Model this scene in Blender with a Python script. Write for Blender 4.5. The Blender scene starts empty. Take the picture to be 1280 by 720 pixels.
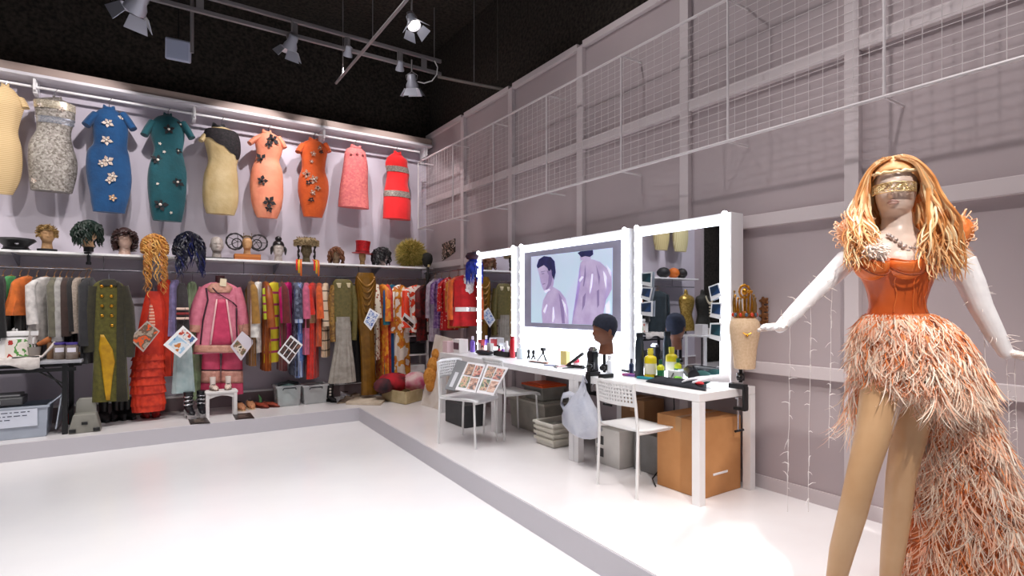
import bpy, math, random
from mathutils import Vector, Matrix, noise as mnoise
random.seed(7)
PI = math.pi; sin = math.sin; cos = math.cos
S = bpy.context.scene; COL = S.collection
# ---------------------------------------------------------------- camera model
F, CX, HY, CZ = 680.0, 640.0, 382.0, 1.3
TH = math.radians(33.83); CT, ST = math.cos(TH), math.sin(TH)
RIGHT = Vector((CT, -ST, 0)); FWD = Vector((ST, CT, 0)); EYE = Vector((0, 0, CZ))
def ray(px, py):
    return FWD + RIGHT * ((px-CX)/F) + Vector((0, 0, (HY-py)/F))
def onY(px, py, Y):
    d = ray(px, py); return EYE + d*(Y/d.y)
def onX(px, py, X):
    d = ray(px, py); return EYE + d*(X/d.x)
def onZ(px, py, Z):
    d = ray(px, py); return EYE + d*((Z-CZ)/d.z)
def atD(px, py, D):
    return EYE + ray(px, py)*D
XR, YB = 3.65, 7.87           # the two walls
TT = 0.73                     # make-up table height
# ---------------------------------------------------------------- materials
def hx(h):
    h = h.lstrip('#')
    def f(c):
        c /= 255.0
        return c/12.92 if c <= 0.04045 else ((c+0.055)/1.055)**2.4
    return tuple(f(int(h[i:i+2], 16)) for i in (0, 2, 4)) + (1.0,)
MC = {}
def mat(col, col2=None, rough=.7, metal=0, pat='noise', scale=18, bump=0, emit=0, trans=0, alpha=1, axis=0, thr=.35, pal=None, sheen=0, aniso=1.0):
    key = (col, col2, rough, metal, pat, scale, bump, emit, trans, alpha, axis, thr, tuple(pal) if pal else None, sheen, aniso)
    if key in MC: return MC[key]
    m = bpy.data.materials.new('m_%s_%d' % (col.strip('#'), len(MC))); m.use_nodes = True
    nt = m.node_tree; N = nt.nodes; L = nt.links; b = N['Principled BSDF']
    b.inputs['Roughness'].default_value = rough; b.inputs['Metallic'].default_value = metal
    b.inputs['Base Color'].default_value = hx(col)
    if trans: b.inputs['Transmission Weight'].default_value = trans; b.inputs['IOR'].default_value = 1.3
    if alpha < 1: b.inputs['Alpha'].default_value = alpha
    if sheen: b.inputs['Sheen Weight'].default_value = sheen
    tc = None
    if col2 or bump:
        tc = N.new('ShaderNodeTexCoord'); mp = N.new('ShaderNodeMapping'); L.new(tc.outputs['Object'], mp.inputs['Vector'])
        mp.inputs['Scale'].default_value = (1, 1, aniso); vec = mp.outputs['Vector']
    if col2:
        rp = N.new('ShaderNodeValToRGB'); rp.color_ramp.elements[0].color = hx(col); rp.color_ramp.elements[1].color = hx(col2)
        if pat == 'noise':
            t = N.new('ShaderNodeTexNoise'); t.inputs['Scale'].default_value = scale; t.inputs['Detail'].default_value = 3
            rp.color_ramp.elements[0].position = .35; rp.color_ramp.elements[1].position = .68; src = t.outputs['Fac']
        elif pat == 'stripe':
            t = N.new('ShaderNodeTexWave'); t.bands_direction = 'XYZ'[axis]; t.inputs['Scale'].default_value = scale; t.inputs['Distortion'].default_value = .4
            rp.color_ramp.elements[0].position = thr; rp.color_ramp.elements[1].position = thr+.12; src = t.outputs['Fac']
        elif pat == 'spots':
            t = N.new('ShaderNodeTexVoronoi'); t.inputs['Scale'].default_value = scale
            rp.color_ramp.elements[0].position = thr; rp.color_ramp.elements[1].position = thr-.05
            rp.color_ramp.elements[0].position, rp.color_ramp.elements[1].position = thr-.04, thr
            rp.color_ramp.elements[0].color = hx(col2); rp.color_ramp.elements[1].color = hx(col); src = t.outputs['Distance']
        elif pat == 'cells':
            t = N.new('ShaderNodeTexVoronoi'); t.inputs['Scale'].default_value = scale
            sp = N.new('ShaderNodeSeparateColor'); L.new(t.outputs['Color'], sp.inputs['Color']); src = sp.outputs['Red']
        elif pat == 'brick':
            t = N.new('ShaderNodeTexBrick'); t.inputs['Scale'].default_value = scale; t.inputs['Color1'].default_value = (0, 0, 0, 1); t.inputs['Color2'].default_value = (.2, .2, .2, 1)
            t.inputs['Mortar'].default_value = (1, 1, 1, 1); src = t.outputs['Color']
        if pal:
            rp.color_ramp.interpolation = 'CONSTANT'
            allc = [col, col2] + list(pal); e = rp.color_ramp.elements
            e[0].position = 0; e[1].position = 1.0/len(allc)
            for i, c in enumerate(allc[2:]):
                k = e.new((i+2)/len(allc)); k.color = hx(c)
            if pat == 'noise':
                for i, k in enumerate(e): k.position = .3 + .4*i/len(allc) if i else 0
        L.new(vec, t.inputs['Vector']); L.new(src, rp.inputs['Fac']); L.new(rp.outputs['Color'], b.inputs['Base Color'])
        if emit: L.new(rp.outputs['Color'], b.inputs['Emission Color'])
    if bump:
        t2 = N.new('ShaderNodeTexNoise'); t2.inputs['Scale'].default_value = scale*4; t2.inputs['Detail'].default_value = 2
        bp = N.new('ShaderNodeBump'); bp.inputs['Strength'].default_value = bump; bp.inputs['Distance'].default_value = .01
        L.new(vec, t2.inputs['Vector']); L.new(t2.outputs['Fac'], bp.inputs['Height']); L.new(bp.outputs['Normal'], b.inputs['Normal'])
    if emit:
        if not col2: b.inputs['Emission Color'].default_value = hx(col)
        b.inputs['Emission Strength'].default_value = emit
    MC[key] = m
    return m
def shade(h, k):
    h = h.lstrip('#'); return '#' + ''.join('%02x' % max(0, min(255, int(int(h[i:i+2], 16)*k))) for i in (0, 2, 4))
def cloth(col, k=.8, scale=14, bump=.3, rough=.85, **kw):
    return mat(col, kw.pop('col2', shade(col, k)), rough=rough, scale=scale, bump=bump, sheen=.2, **kw)
# ---------------------------------------------------------------- objects
WORLD = {}
def thing(name, label, cat, loc=(0, 0, 0), rz=0, group=None, world=False, rot=None):
    o = bpy.data.objects.new(name, None); COL.objects.link(o); o.empty_display_size = .05
    o.location = loc; o.rotation_euler = rot if rot else (0, 0, rz)
    o['label'] = label; o['category'] = cat
    if group: o['group'] = group
    if world: WORLD[o.name] = Vector(loc)
    return o
def tag(o, label, cat, group=None):
    o['label'] = label; o['category'] = cat
    if group: o['group'] = group
    return o
def dup(root, loc, rz, label, group=None):
    r = root.copy(); COL.objects.link(r); r.location = loc; r.rotation_euler = (0, 0, rz); r['label'] = label
    if group: r['group'] = group
    for ch in list(root.children):
        c = ch.copy(); COL.objects.link(c); c.parent = r
        for g in list(ch.children):
            d = g.copy(); COL.objects.link(d); d.parent = c
    return r
class M:
    def __init__(s): s.v = []; s.f = []; s.mi = []
    def add(s, vs, fs, m=0):
        b = len(s.v); s.v += [tuple(p) for p in vs]; s.f += [tuple(b+i for i in f) for f in fs]; s.mi += [m]*len(fs); return s
    def loft(s, rings, cap0=True, cap1=True, m=0, closed=True):
        n = len(rings[0]); vs = [p for r in rings for p in r]; fs = []
        for i in range(len(rings)-1):
            for j in range(n if closed else n-1):
                k = (j+1) % n
                fs.append((i*n+j, i*n+k, (i+1)*n+k, (i+1)*n+j))
        if closed and cap0: fs.append(tuple(range(n-1, -1, -1)))
        if closed and cap1: fs.append(tuple((len(rings)-1)*n+j for j in range(n)))
        return s.add(vs, fs, m)
    def box(s, c, d, R=None, m=0):
        c = Vector(c); x, y, z = d[0]/2, d[1]/2, d[2]/2; vs = []
        for a in ((-x,-y,-z),(x,-y,-z),(x,y,-z),(-x,y,-z),(-x,-y,z),(x,-y,z),(x,y,z),(-x,y,z)):
            p = Vector(a)
            if R is not None: p = R @ p
            vs.append(c+p)
        return s.add(vs, [(0,3,2,1),(4,5,6,7),(0,1,5,4),(1,2,6,5),(2,3,7,6),(3,0,4,7)], m)
    def bx(s, lo, hi, m=0):
        return s.box([(a+b)/2 for a, b in zip(lo, hi)], [abs(b-a) for a, b in zip(lo, hi)], None, m)
    def tube(s, pts, r, n=8, m=0, cap=True, flat=1.0):
        pts = [Vector(p) for p in pts]; k = len(pts)
        rs = r if isinstance(r, (list, tuple)) else [r]*k
        rings = []; up = None
        for i, p in enumerate(pts):
            t = (pts[min(i+1, k-1)] - pts[max(i-1, 0)])
            t = t.normalized() if t.length > 1e-9 else Vector((0, 0, 1))
            if up is None: up = Vector((0, 0, 1)) if abs(t.z) < .9 else Vector((1, 0, 0))
            a = t.cross(up)
            if a.length < 1e-6: a = t.orthogonal()
            a.normalize(); b = t.cross(a).normalized(); up = -b if b.dot(up) < 0 else b
            rings.append([p + (a*cos(2*PI*j/n) + b*sin(2*PI*j/n)*flat)*rs[i] for j in range(n)])
        return s.loft(rings, cap, cap, m)
    def cyl(s, c, r, h, n=20, m=0, r2=None):
        c = Vector(c); r2 = r if r2 is None else r2
        return s.loft([[c+Vector((r*cos(2*PI*j/n), r*sin(2*PI*j/n), 0)) for j in range(n)], [c+Vector((r2*cos(2*PI*j/n), r2*sin(2*PI*j/n), h)) for j in range(n)]], m=m)
    def lathe(s, prof, c=(0, 0, 0), n=20, m=0, R=None):
        c = Vector(c); rings = []
        for r, z in prof:
            ring = []
            for j in range(n):
                p = Vector((r*cos(2*PI*j/n), r*sin(2*PI*j/n), z))
                ring.append(c + (R @ p if R is not None else p))
            rings.append(ring)
        return s.loft(rings, m=m)
    def sph(s, c, r, nu=14, nv=9, R=None, m=0, jit=0):
        c = Vector(c); r = (r, r, r) if not hasattr(r, '__len__') else r; rings = []
        for i in range(nv):
            a = -PI/2 + PI*(i+.35)/(nv-.3); ring = []
            for j in range(nu):
                k = 1+random.uniform(-jit, jit)
                p = Vector((r[0]*cos(a)*cos(2*PI*j/nu)*k, r[1]*cos(a)*sin(2*PI*j/nu)*k, r[2]*sin(a)*k))
                ring.append(c + (R @ p if R is not None else p))
            rings.append(ring)
        return s.loft(rings, m=m)
    def prism(s, poly, t, X, m=0):
        "poly: 2-D outline mapped by X (4x4) in its XY plane, thickness t along local +Z"
        n = len(poly); vs = [X @ Vector((x, y, 0)) for x, y in poly] + [X @ Vector((x, y, t)) for x, y in poly]
        fs = [tuple(range(n-1, -1, -1)), tuple(range(n, 2*n))] + [(i, (i+1) % n, n+(i+1) % n, n+i) for i in range(n)]
        return s.add(vs, fs, m)
    def body(s, rows, n=28, rip=0, k=9, ph=0, m=0, back=.6, pw=2.0, tw=0, cap=True, U=None, V=None):
        """rows: (centre Vector, half width, front depth[, ripple scale]); width along U, front towards V"""
        U = U or Vector((1, 0, 0)); V = V or Vector((0, -1, 0)); rings = []
        for i, rw in enumerate(rows):
            c, hw, fd = rw[0], rw[1], rw[2]; rs = rw[3] if len(rw) > 3 else 1; ring = []
            for j in range(n):
                a = 2*PI*j/n; ca, sa = cos(a), sin(a)
                ex = math.copysign(abs(ca)**(2/pw), ca); ey = math.copysign(abs(sa)**(2/pw), sa)
                q = 1 + rip*rs*sin(k*a+ph+tw*i)
                ring.append(c + U*hw*ex*q + V*(fd if ey > 0 else fd*back)*ey*q)
            rings.append(ring)
        return s.loft(rings, cap, cap, m)
    def obj(s, name, m, parent=None, bevel=0, sub=0, solid=0, smooth=True, auto=None):
        off = WORLD.get(parent.name) if parent is not None else None
        p = parent
        while off is None and p is not None and p.parent is not None:
            p = p.parent; off = WORLD.get(p.name)
        vs = [tuple(Vector(v)-off) for v in s.v] if off is not None else s.v
        me = bpy.data.meshes.new(name); me.from_pydata(vs, [], s.f); me.validate()
        ms = m if isinstance(m, (list, tuple)) else [m]
        for x in ms: me.materials.append(x)
        if len(ms) > 1 and len(me.polygons) == len(s.mi): me.polygons.foreach_set('material_index', s.mi)
        if smooth:
            me.polygons.foreach_set('use_smooth', [True]*len(me.polygons))
        o = bpy.data.objects.new(name, me); COL.objects.link(o)
        if parent is not None: o.parent = parent
        if bevel:
            md = o.modifiers.new('b', 'BEVEL'); md.width = bevel; md.segments = 2; md.limit_method = 'ANGLE'; md.angle_limit = .7; md.harden_normals = False
        if solid:
            md = o.modifiers.new('s', 'SOLIDIFY'); md.thickness = solid; md.offset = 0
        if sub:
            md = o.modifiers.new('u', 'SUBSURF'); md.levels = sub; md.render_levels = sub
        if smooth: sharp(me, auto if auto else .9)
        me.update()
        return o
def sharp(me, ang):
    try: me.set_sharp_from_angle(angle=ang)
    except Exception: pass
def struct(name, mb, m, **kw):
    o = mb.obj(name, m, **kw); o['kind'] = 'structure'; return o
def lerp(a, b, t): return a+(b-a)*t
def frame(o, x, z):
    "matrix whose local X is x, local Y is z(up), local Z is the normal x cross z"
    x = Vector(x).normalized(); z = Vector(z); z = (z - x*z.dot(x)).normalized(); n = x.cross(z)
    X = Matrix(((x.x, z.x, n.x, o[0]), (x.y, z.y, n.y, o[1]), (x.z, z.z, n.z, o[2]), (0, 0, 0, 1)))
    return X
# common materials
WHITE = mat('#f2f0f0', '#eceaeb', rough=.45, scale=3); WHITEM = mat('#f4f3f3', rough=.35)
BLACK = mat('#141416', '#1e1e22', rough=.5, scale=9); BLACKM = mat('#101012', rough=.3)
STEEL = mat('#c9c9ce', rough=.25, metal=1); GOLD = mat('#d8a03c', '#b87a22', rough=.3, metal=1, scale=40)
CLEAR = mat('#e6eaec', rough=.15, trans=.55, alpha=.55); SKINB = mat('#c9a27c', '#b88e68', rough=.6, scale=10)
CANVAS = mat('#c8a98a', '#b5946f', rough=.9, scale=60, bump=.2)
# ================================================================ room shell
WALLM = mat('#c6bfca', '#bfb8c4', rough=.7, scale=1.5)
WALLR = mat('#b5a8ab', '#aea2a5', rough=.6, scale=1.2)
TRIMM = mat('#cec4c6', rough=.55)
BLK = mat('#3a332d', '#171310', rough=1, scale=26)
FLOORM = mat('#f3f1f1', '#efedee', rough=.22, scale=2)
PLATM = mat('#f0ecec', '#ebe6e6', rough=.2, scale=2)
EDGEM = mat('#c9c5cb', rough=.5)
LZ = -.17
struct('floor', M().bx((-7, -4, LZ-.1), (XR+.05, YB+.05, LZ)), FLOORM, smooth=False)
# L-shaped raised platform
pl = [(-7, 6.93), (2.25, 6.86), (2.105, 3.47), (1.93, -1.0), (1.93, -4), (XR, -4), (XR, YB), (-7, YB)]
struct('floor_platform', M().prism(pl, -LZ-.001, Matrix.Translation((0, 0, LZ+.001))), PLATM, smooth=False)
tr = M()
for a, b in ((pl[0], pl[1]), (pl[1], pl[2]), (pl[2], pl[3])):
    a = Vector((*a, 0)); b = Vector((*b, 0)); d = (b-a).normalized(); n = Vector((d.y, -d.x, 0))
    if n.dot(Vector((0, 0, 0))-a) < 0: n = -n
    c = (a+b)/2 + n*.004; R = Matrix((d, n, d.cross(n))).transposed()
    tr.box(c + Vector((0, 0, LZ/2-.002)), ((b-a).length+.008, .008, -LZ-.006), R)
struct('trim_1', tr, EDGEM, smooth=False)
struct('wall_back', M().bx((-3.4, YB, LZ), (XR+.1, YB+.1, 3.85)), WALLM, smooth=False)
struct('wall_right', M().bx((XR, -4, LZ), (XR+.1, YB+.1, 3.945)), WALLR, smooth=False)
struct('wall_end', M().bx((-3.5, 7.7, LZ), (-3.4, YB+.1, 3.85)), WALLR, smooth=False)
u = M(); u.bx((-7, YB+.12, LZ), (XR+.4, YB+.2, 6.0)); struct('wall_black', u, BLK, smooth=False)
u = M(); u.bx((XR+.12, -4, 3.9), (XR+.2, YB+.2, 6.0)); struct('wall_upper', u, BLK, smooth=False)
struct('ceiling', M().bx((-7, -4, 5.3), (XR+.3, YB+.3, 5.4)), BLK, smooth=False)
# baseboards
struct('baseboard_back', M().bx((-3.4, YB-.02, 0), (XR, YB, .165)), mat('#8d7d80', rough=.6), smooth=False)
struct('trim_2', M().bx((-3.4, YB-.03, .165), (XR, YB, .19)), WHITEM, smooth=False)
struct('baseboard_right', M().bx((XR-.015, -4, 0), (XR, YB-.03, .09)), TRIMM, smooth=False)
# cornice ledge over the dresses, with its hanging rail
lg = M(); lg.bx((-3.4, 7.60, 3.725), (XR-.02, YB, 3.76)); struct('trim_3', lg, mat('#dcd8dd', rough=.5), smooth=False, bevel=.006)
lg = M(); lg.bx((-3.4, 7.63, 3.76), (XR-.02, YB, 3.85)); struct('trim_4', lg, mat('#a8958c', rough=.6), smooth=False)
# wall framing on the mirror wall
vb = [6.61, 5.42, 4.16, 2.88, 1.62, .36, -.9]
for i, y in enumerate(vb):
    struct('trim_%d' % (10+i), M().bx((XR-.05, y-.042, .09), (XR, y+.042, 3.9)), TRIMM, smooth=False, bevel=.003)
ys = [YB-.03] + vb + [-2]
for r, (z0, z1) in enumerate(((.82, .90), (1.86, 1.95), (2.86, 2.95), (3.88, 3.945))):
    for i in range(len(ys)-1):
        a, b = ys[i+1]+.042, ys[i]-.042
        if r == 0 and a > 2.2: continue
        struct('trim_%d' % (20+r*10+i), M().bx((XR-.046, a, z0), (XR, b, z1)), TRIMM, smooth=False, bevel=.003)
# ================================================================ clothes rails and shelf
WIRE = mat('#d6d0d2', rough=.4)
rl = thing('wall_rail', 'white tube rail under the cornice ledge above the row of dresses', 'rail', (0, 7.68, 3.64), world=True)
t = M(); t.tube([(-3.3, 7.68, 3.64), (3.45, 7.68, 3.64)], .014, 10); t.obj('tube', WHITEM, rl)
for px in (43, 243, 405, 533):
    x = onY(px, 150, 7.66).x
    b = M(); b.bx((x-.012, 7.64, 3.60), (x+.012, 7.71, 3.724)); b.bx((x-.02, 7.70, 3.58), (x+.02, YB, 3.724)); b.obj('bracket', WHITEM, rl, bevel=.003)
sh = thing('wall_shelf', 'long white shelf carrying the row of wig heads', 'shelf', (0, 7.6, 1.84), world=True)
b = M(); b.bx((-2.95, 7.42, 1.845), (3.55, YB, 1.87)); b.obj('board', WHITEM, sh, bevel=.003, smooth=False)
for px in (20, 180, 345, 470):
    x = onY(px, 330, 7.7).x
    b = M(); b.add([(x-.008, YB, 1.844), (x-.008, 7.5, 1.844), (x-.008, YB, 1.72), (x+.008, YB, 1.844), (x+.008, 7.5, 1.844), (x+.008, YB, 1.72)], [(0, 1, 2), (5, 4, 3), (0, 3, 4, 1), (1, 4, 5, 2), (2, 5, 3, 0)])
    b.obj('bracket', mat('#8f8f9c', rough=.5), sh, smooth=False)
RZ = 1.69; RY = 7.5
cr = thing('clothes_rail', 'long grey clothes rail under the wig shelf', 'rail', (0, RY, RZ), world=True)
t = M(); t.tube([(-2.9, RY, RZ), (3.5, RY, RZ)], .011, 10); t.obj('tube', mat('#77757c', rough=.3, metal=.6), cr)
for x in (-2.2, -.4, 1.0, 2.45, 3.4):
    t = M(); t.tube([(x, RY, RZ), (x, RY, 1.843)], .006, 6); t.obj('drop_rod', mat('#66646c', rough=.4), cr)
# ================================================================ wire mesh guard
gx = 3.40
g = thing('wire_mesh_guard', 'long white wire mesh guard mounted high along the mirror wall', 'mesh guard', (gx, 3, 2.46), world=True)
PY = [7.62, 6.5, 5.47, 4.44, 3.38, 2.34, 1.36, .34, -.7, -1.7]
for a, b in zip(PY[:-1], PY[1:]):
    m = M(); r = .0021
    z = 2.46+.055
    while z < 3.44:
        m.tube([(gx, a, z), (gx, b, z)], r, 4, cap=False); z += .055
    y = b+.075
    while y < a-.02:
        m.tube([(gx, y, 2.46), (gx, y, 3.46)], r, 4, cap=False); y += .085
    m.obj('mesh_panel', mat('#cfc8c9', rough=.5), g)
for y in PY:
    m = M(); m.tube([(gx, y, 2.45), (gx, y, 3.47)], .009, 6); m.tube([(gx, y, 2.46), (XR, y, 2.46)], .009, 6); m.tube([(gx, y, 3.46), (XR, y, 3.46)], .009, 6)
    m.obj('post', WIRE, g)
for z in (2.46, 3.46):
    m = M(); m.tube([(gx, 7.62, z), (gx, -1.7, z)], .011, 6); m.obj('guard_rail', WIRE, g)
# ================================================================ lighting track and ceiling gear
GREY = mat('#8e8a8c', rough=.45, metal=.3); LAMPM = mat('#b9bcc9', rough=.35, metal=.2)
tz = 4.6; ty = 6.65
tk = thing('lighting_track', 'grey twin-bar lighting track hung from the black ceiling', 'lighting track', (1.5, ty, tz), world=True)
for dz, nm in ((0, 'upper_bar'), (-.17, 'lower_bar')):
    m = M(); m.bx((-.6, ty-.02, tz+dz-.022), (3.3, ty+.02, tz+dz+.022)); m.obj(nm, GREY, tk, bevel=.004, smooth=False)
for px in (368, 434, 500, 530, 250):
    x = onY(px, 60, ty).x
    m = M(); m.bx((x-.035, ty-.012, tz-.17), (x+.035, ty+.012, tz)); m.obj('link_plate', GREY, tk)
for x in (.35, 2.35, 3.2):
    m = M(); m.tube([(x, ty, tz), (x, ty, 5.3)], .006, 6); m.obj('drop_rod', GREY, tk)
pp = thing('ceiling_pipe', 'grey pipe crossing over the lighting track', 'pipe', (2.3, 4.5, 4.75), world=True)
m = M(); m.tube([onY(420, 104, 7.1) , onY(420, 104, 7.1) + Vector((0, -5.2, 0))], .017, 8); m.obj('tube', GREY, pp)
zz = onY(420, 104, 7.1)
for y in (6.8, 4.0):
    m = M(); m.tube([(zz.x, y, zz.z), (zz.x, y, 5.3)], .006, 6); m.obj('drop_rod', GREY, pp)
pp = thing('ceiling_pipe', 'dim pipe continuing from the end of the track to the mirror wall', 'pipe', (3, 6.5, 4.4), world=True)
a = onY(548, 96, 6.5); b_ = onX(640, 114, XR+.1); m = M(); m.tube([a, b_], .02, 8); m.obj('tube', mat('#6b6560', rough=.5), pp)
m = M(); m.tube([(a+b_)/2, ((a+b_)/2).to_2d().to_3d()+Vector((0, 0, 5.3))], .005, 6); m.obj('drop_rod', GREY, pp)
pp = thing('ceiling_pipe', 'upright pipe hanging beside the near end of the track', 'pipe', (.3, 6.7, 4.5), world=True)
a = onY(240, 66, 6.7); m = M(); m.tube([a, (a.x, a.y, 5.3)], .018, 8); m.obj('tube', GREY, pp)
hz = thing('hanging_cable', 'thin dark cable hanging from the ceiling by the mirror wall', 'cable', (3.5, 6, 5.3), world=True)
a = onX(622, 100, 3.5); m = M(); m.tube([a, (a.x, a.y, 5.3)], .006, 6); m.obj('cord', mat('#4a4642', rough=.6), hz)
sp = thing('ceiling_speaker', 'small pale square speaker against the black ceiling', 'speaker', (0, 6.9, 4.2), world=True)
c = onY(223, 63, 6.9); R = Matrix.Rotation(.3, 3, 'X') @ Matrix.Rotation(-.2, 3, 'Z')
m = M(); m.box(c, (.24, .07, .22), R); m.obj('cabinet', mat('#a9b0c6', rough=.5), sp, bevel=.015)
m = M(); m.box(c+R @ Vector((0, -.038, 0)), (.2, .006, .18), R); m.obj('grille', mat('#98a0b8', rough=.6), sp)
m = M(); m.tube([c, (c.x, c.y+.03, 5.3)], .008, 6); m.obj('drop_rod', BLACKM, sp)
def spot(px, py, plane, size, aim, label, doors=True, group=None, toptrack=True):
    c = onY(px, py, plane); root = thing('track_spotlight', label, 'spotlight', tuple(c), group=group)
    d = (Vector(aim)-c).normalized(); up = Vector((0, 0, 1)); x = d.cross(up).normalized(); z = x.cross(d)
    R = Matrix((x, d, z)).transposed()      # local y = beam
    k = size
    def P(x_, y_, z_): return R @ Vector((x_*k, y_*k, z_*k))
    m = M(); rings = []
    for r, y in ((.30, -.9), (.42, -.8), (.45, -.2), (.62, .15), (.66, .5)):
        rings.append([P(r*cos(2*PI*j/18), y, r*sin(2*PI*j/18)) for j in range(18)])
    m.loft(rings, cap1=False); m.obj('housing', LAMPM, root)
    m = M(); m.loft([[P(.6*cos(2*PI*j/18), .32, .6*sin(2*PI*j/18)) for j in range(18)], [P(.58*cos(2*PI*j/18), .36, .58*sin(2*PI*j/18)) for j in range(18)]]); m.obj('lens', mat('#fff6ea', emit=3), root)
    if doors:
        for q in range(4):
            a = q*PI/2; ux = Vector((cos(a), 0, sin(a))); uz = Vector((-sin(a), 0, cos(a)))
            vs = []
            for (o, l, w) in ((.68, .5, .5), (1.15, 1.25, .72), (1.19, 1.25, .72), (.72, .5, .5)):
                for sgn in (-1, 1):
                    p = ux*o + uz*w*sgn; vs.append(P(p.x, l, p.z))
            m = M(); m.add(vs, [(0, 1, 3, 2), (4, 5, 7, 6), (0, 2, 4, 6), (1, 7, 5, 3), (2, 3, 5, 4), (0, 6, 7, 1)]); m.obj('barn_door', LAMPM, root, smooth=False)
    m = M(); m.tube([P(.5, -.3, 0), P(.6, -.3, 0)+Vector((0, 0, .5*k)), P(0, -.3, 0)+Vector((0, 0, .9*k)), P(-.6, -.3, 0)+Vector((0, 0, .5*k)), P(-.5, -.3, 0)], .05*k, 6)
    top = P(0, -.3, 0)+Vector((0, 0, .9*k)); m.tube([top, top+Vector((0, 0, 1.2*k))], .09*k, 8); m.obj('yoke', GREY, root)
    return root, c, d
SPOTS = [
 spot(172, 5, 6.3, .15, (-.9, 7.8, 2.75), 'track spotlight cut by the top of the picture, nearest the pale speaker'),
 spot(364, 55, 6.62, .12, (1.0, 7.8, 2.75), 'barn-door spotlight on the middle of the twin-bar track'),
 spot(435, 66, 6.62, .085, (2.1, 7.8, 2.75), 'small bare spotlight between the two barn-door spotlights', doors=False),
 spot(500, 84, 6.62, .085, (3.0, 7.8, 2.75), 'small bare spotlight just above the barn-door spotlight at the track end', doors=False),
 spot(515, 104, 6.62, .125, (3.3, 7.2, 2.0), 'barn-door spotlight with a white cable loop at the end of the track'),
 spot(516, 28, 5.4, .11, (2.9, 3.5, .6), 'upright barn-door spotlight hanging from the upper crossing pipe'),
]
cb = thing('lamp_cable', 'white cable looped at the end of the lighting track', 'cable', (3.2, 6.6, 4.5), world=True)
m = M(); m.tube([onY(p[0], p[1], 6.6) for p in ((543, 76), (547, 84), (546, 93), (540, 101), (530, 104), (522, 102))], .008, 6); m.obj('cord', WHITEM, cb)
# ================================================================ lights
def spotlamp(loc, aim, power, ang=70, blend=.5, col=(1, .95, .93), size=.05):
    l = bpy.data.lights.new('spot', 'SPOT'); l.energy = power; l.spot_size = math.radians(ang); l.spot_blend = blend; l.color = col; l.shadow_soft_size = size
    o = bpy.data.objects.new('spot_lamp', l); COL.objects.link(o); o.location = loc
    o.rotation_euler = (Vector(aim)-Vector(loc)).to_track_quat('-Z', 'Y').to_euler(); return o
def arealamp(loc, aim, power, size, col=(1, 1, 1), spread=180):
    l = bpy.data.lights.new('area', 'AREA'); l.energy = power; l.shape = 'RECTANGLE'; l.size = size[0]; l.size_y = size[1]; l.color = col; l.spread = math.radians(spread)
    o = bpy.data.objects.new('floor_fill_lamp', l); COL.objects.link(o); o.location = loc  # unseen overhead fill, added to brighten the white floor and platform
    o.rotation_euler = (Vector(aim)-Vector(loc)).to_track_quat('-Z', 'Y').to_euler(); return o
for (rt, c, d), pw in zip(SPOTS[:5], (98, 106, 82, 82, 52)):
    spotlamp(c+d*.1, c+d*2, pw, 72, .45, (1, .93, .93), .025)
spotlamp((-2.3, 6.4, 4.6), (-2.4, 7.8, 2.6), 200, 95, .5)  # unseen spot added to brighten the wall reflected in the large mirror
spotlamp((-2.6, 4.6, 4.6), (-2.4, 7.3, 1.2), 160, 60, .6)
for x in (-1.3, .2, 1.7):          # lower garments and platform
    spotlamp((x, 4.4, 4.9), (x+.3, 7.5, .9), 175, 60, .7, (1, .95, .92), .05)
spotlamp((1.6, 3.6, 4.9), (3.6, 3.2, 2.0), 66, 100, .8, (1, .93, .92), .06)
spotlamp((1.7, 6.0, 4.9), (3.6, 6.2, 2.3), 28, 100, .8, (1, .93, .92), .06)
spotlamp((1.6, .9, 4.9), (3.6, .9, .7), 160, 75, .8, (1, .93, .92), .06)
spotlamp((1.0, -.75, 4.0), (2.55, .95, 1.4), 430, 34, .9, (1, .94, .88), .05)      # key on the feathered figure
spotlamp((3.2, -.2, 4.3), (2.75, .95, 1.0), 120, 50, .9, (1, .95, .9), .05)
arealamp((.2, 2.9, 5.1), (.2, 2.9, 0), 125, (3.6, 5.0), (1, .98, .99), 85)
arealamp((2.6, 1.6, 5.0), (2.6, 1.6, 0), 14, (1.2, 4), (1, .97, .96), 80)
w = bpy.data.worlds.new('World'); S.world = w; w.use_nodes = True
w.node_tree.nodes['Background'].inputs['Color'].default_value = (.80, .78, .88, 1); w.node_tree.nodes['Background'].inputs['Strength'].default_value = .17
# ================================================================ camera
cd = bpy.data.cameras.new('camera'); co = bpy.data.objects.new('camera', cd); COL.objects.link(co)
co.location = EYE; co.rotation_euler = (PI/2, 0, -TH); cd.sensor_width = 36; cd.lens = 36*F/1280; cd.shift_y = (HY-360)/1280; cd.clip_start = .05
S.camera = co
S.view_settings.view_transform = 'Standard'; S.view_settings.look = 'None'; S.view_settings.exposure = 0; S.view_settings.gamma = 1; S.view_settings.use_curve_mapping = False
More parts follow.
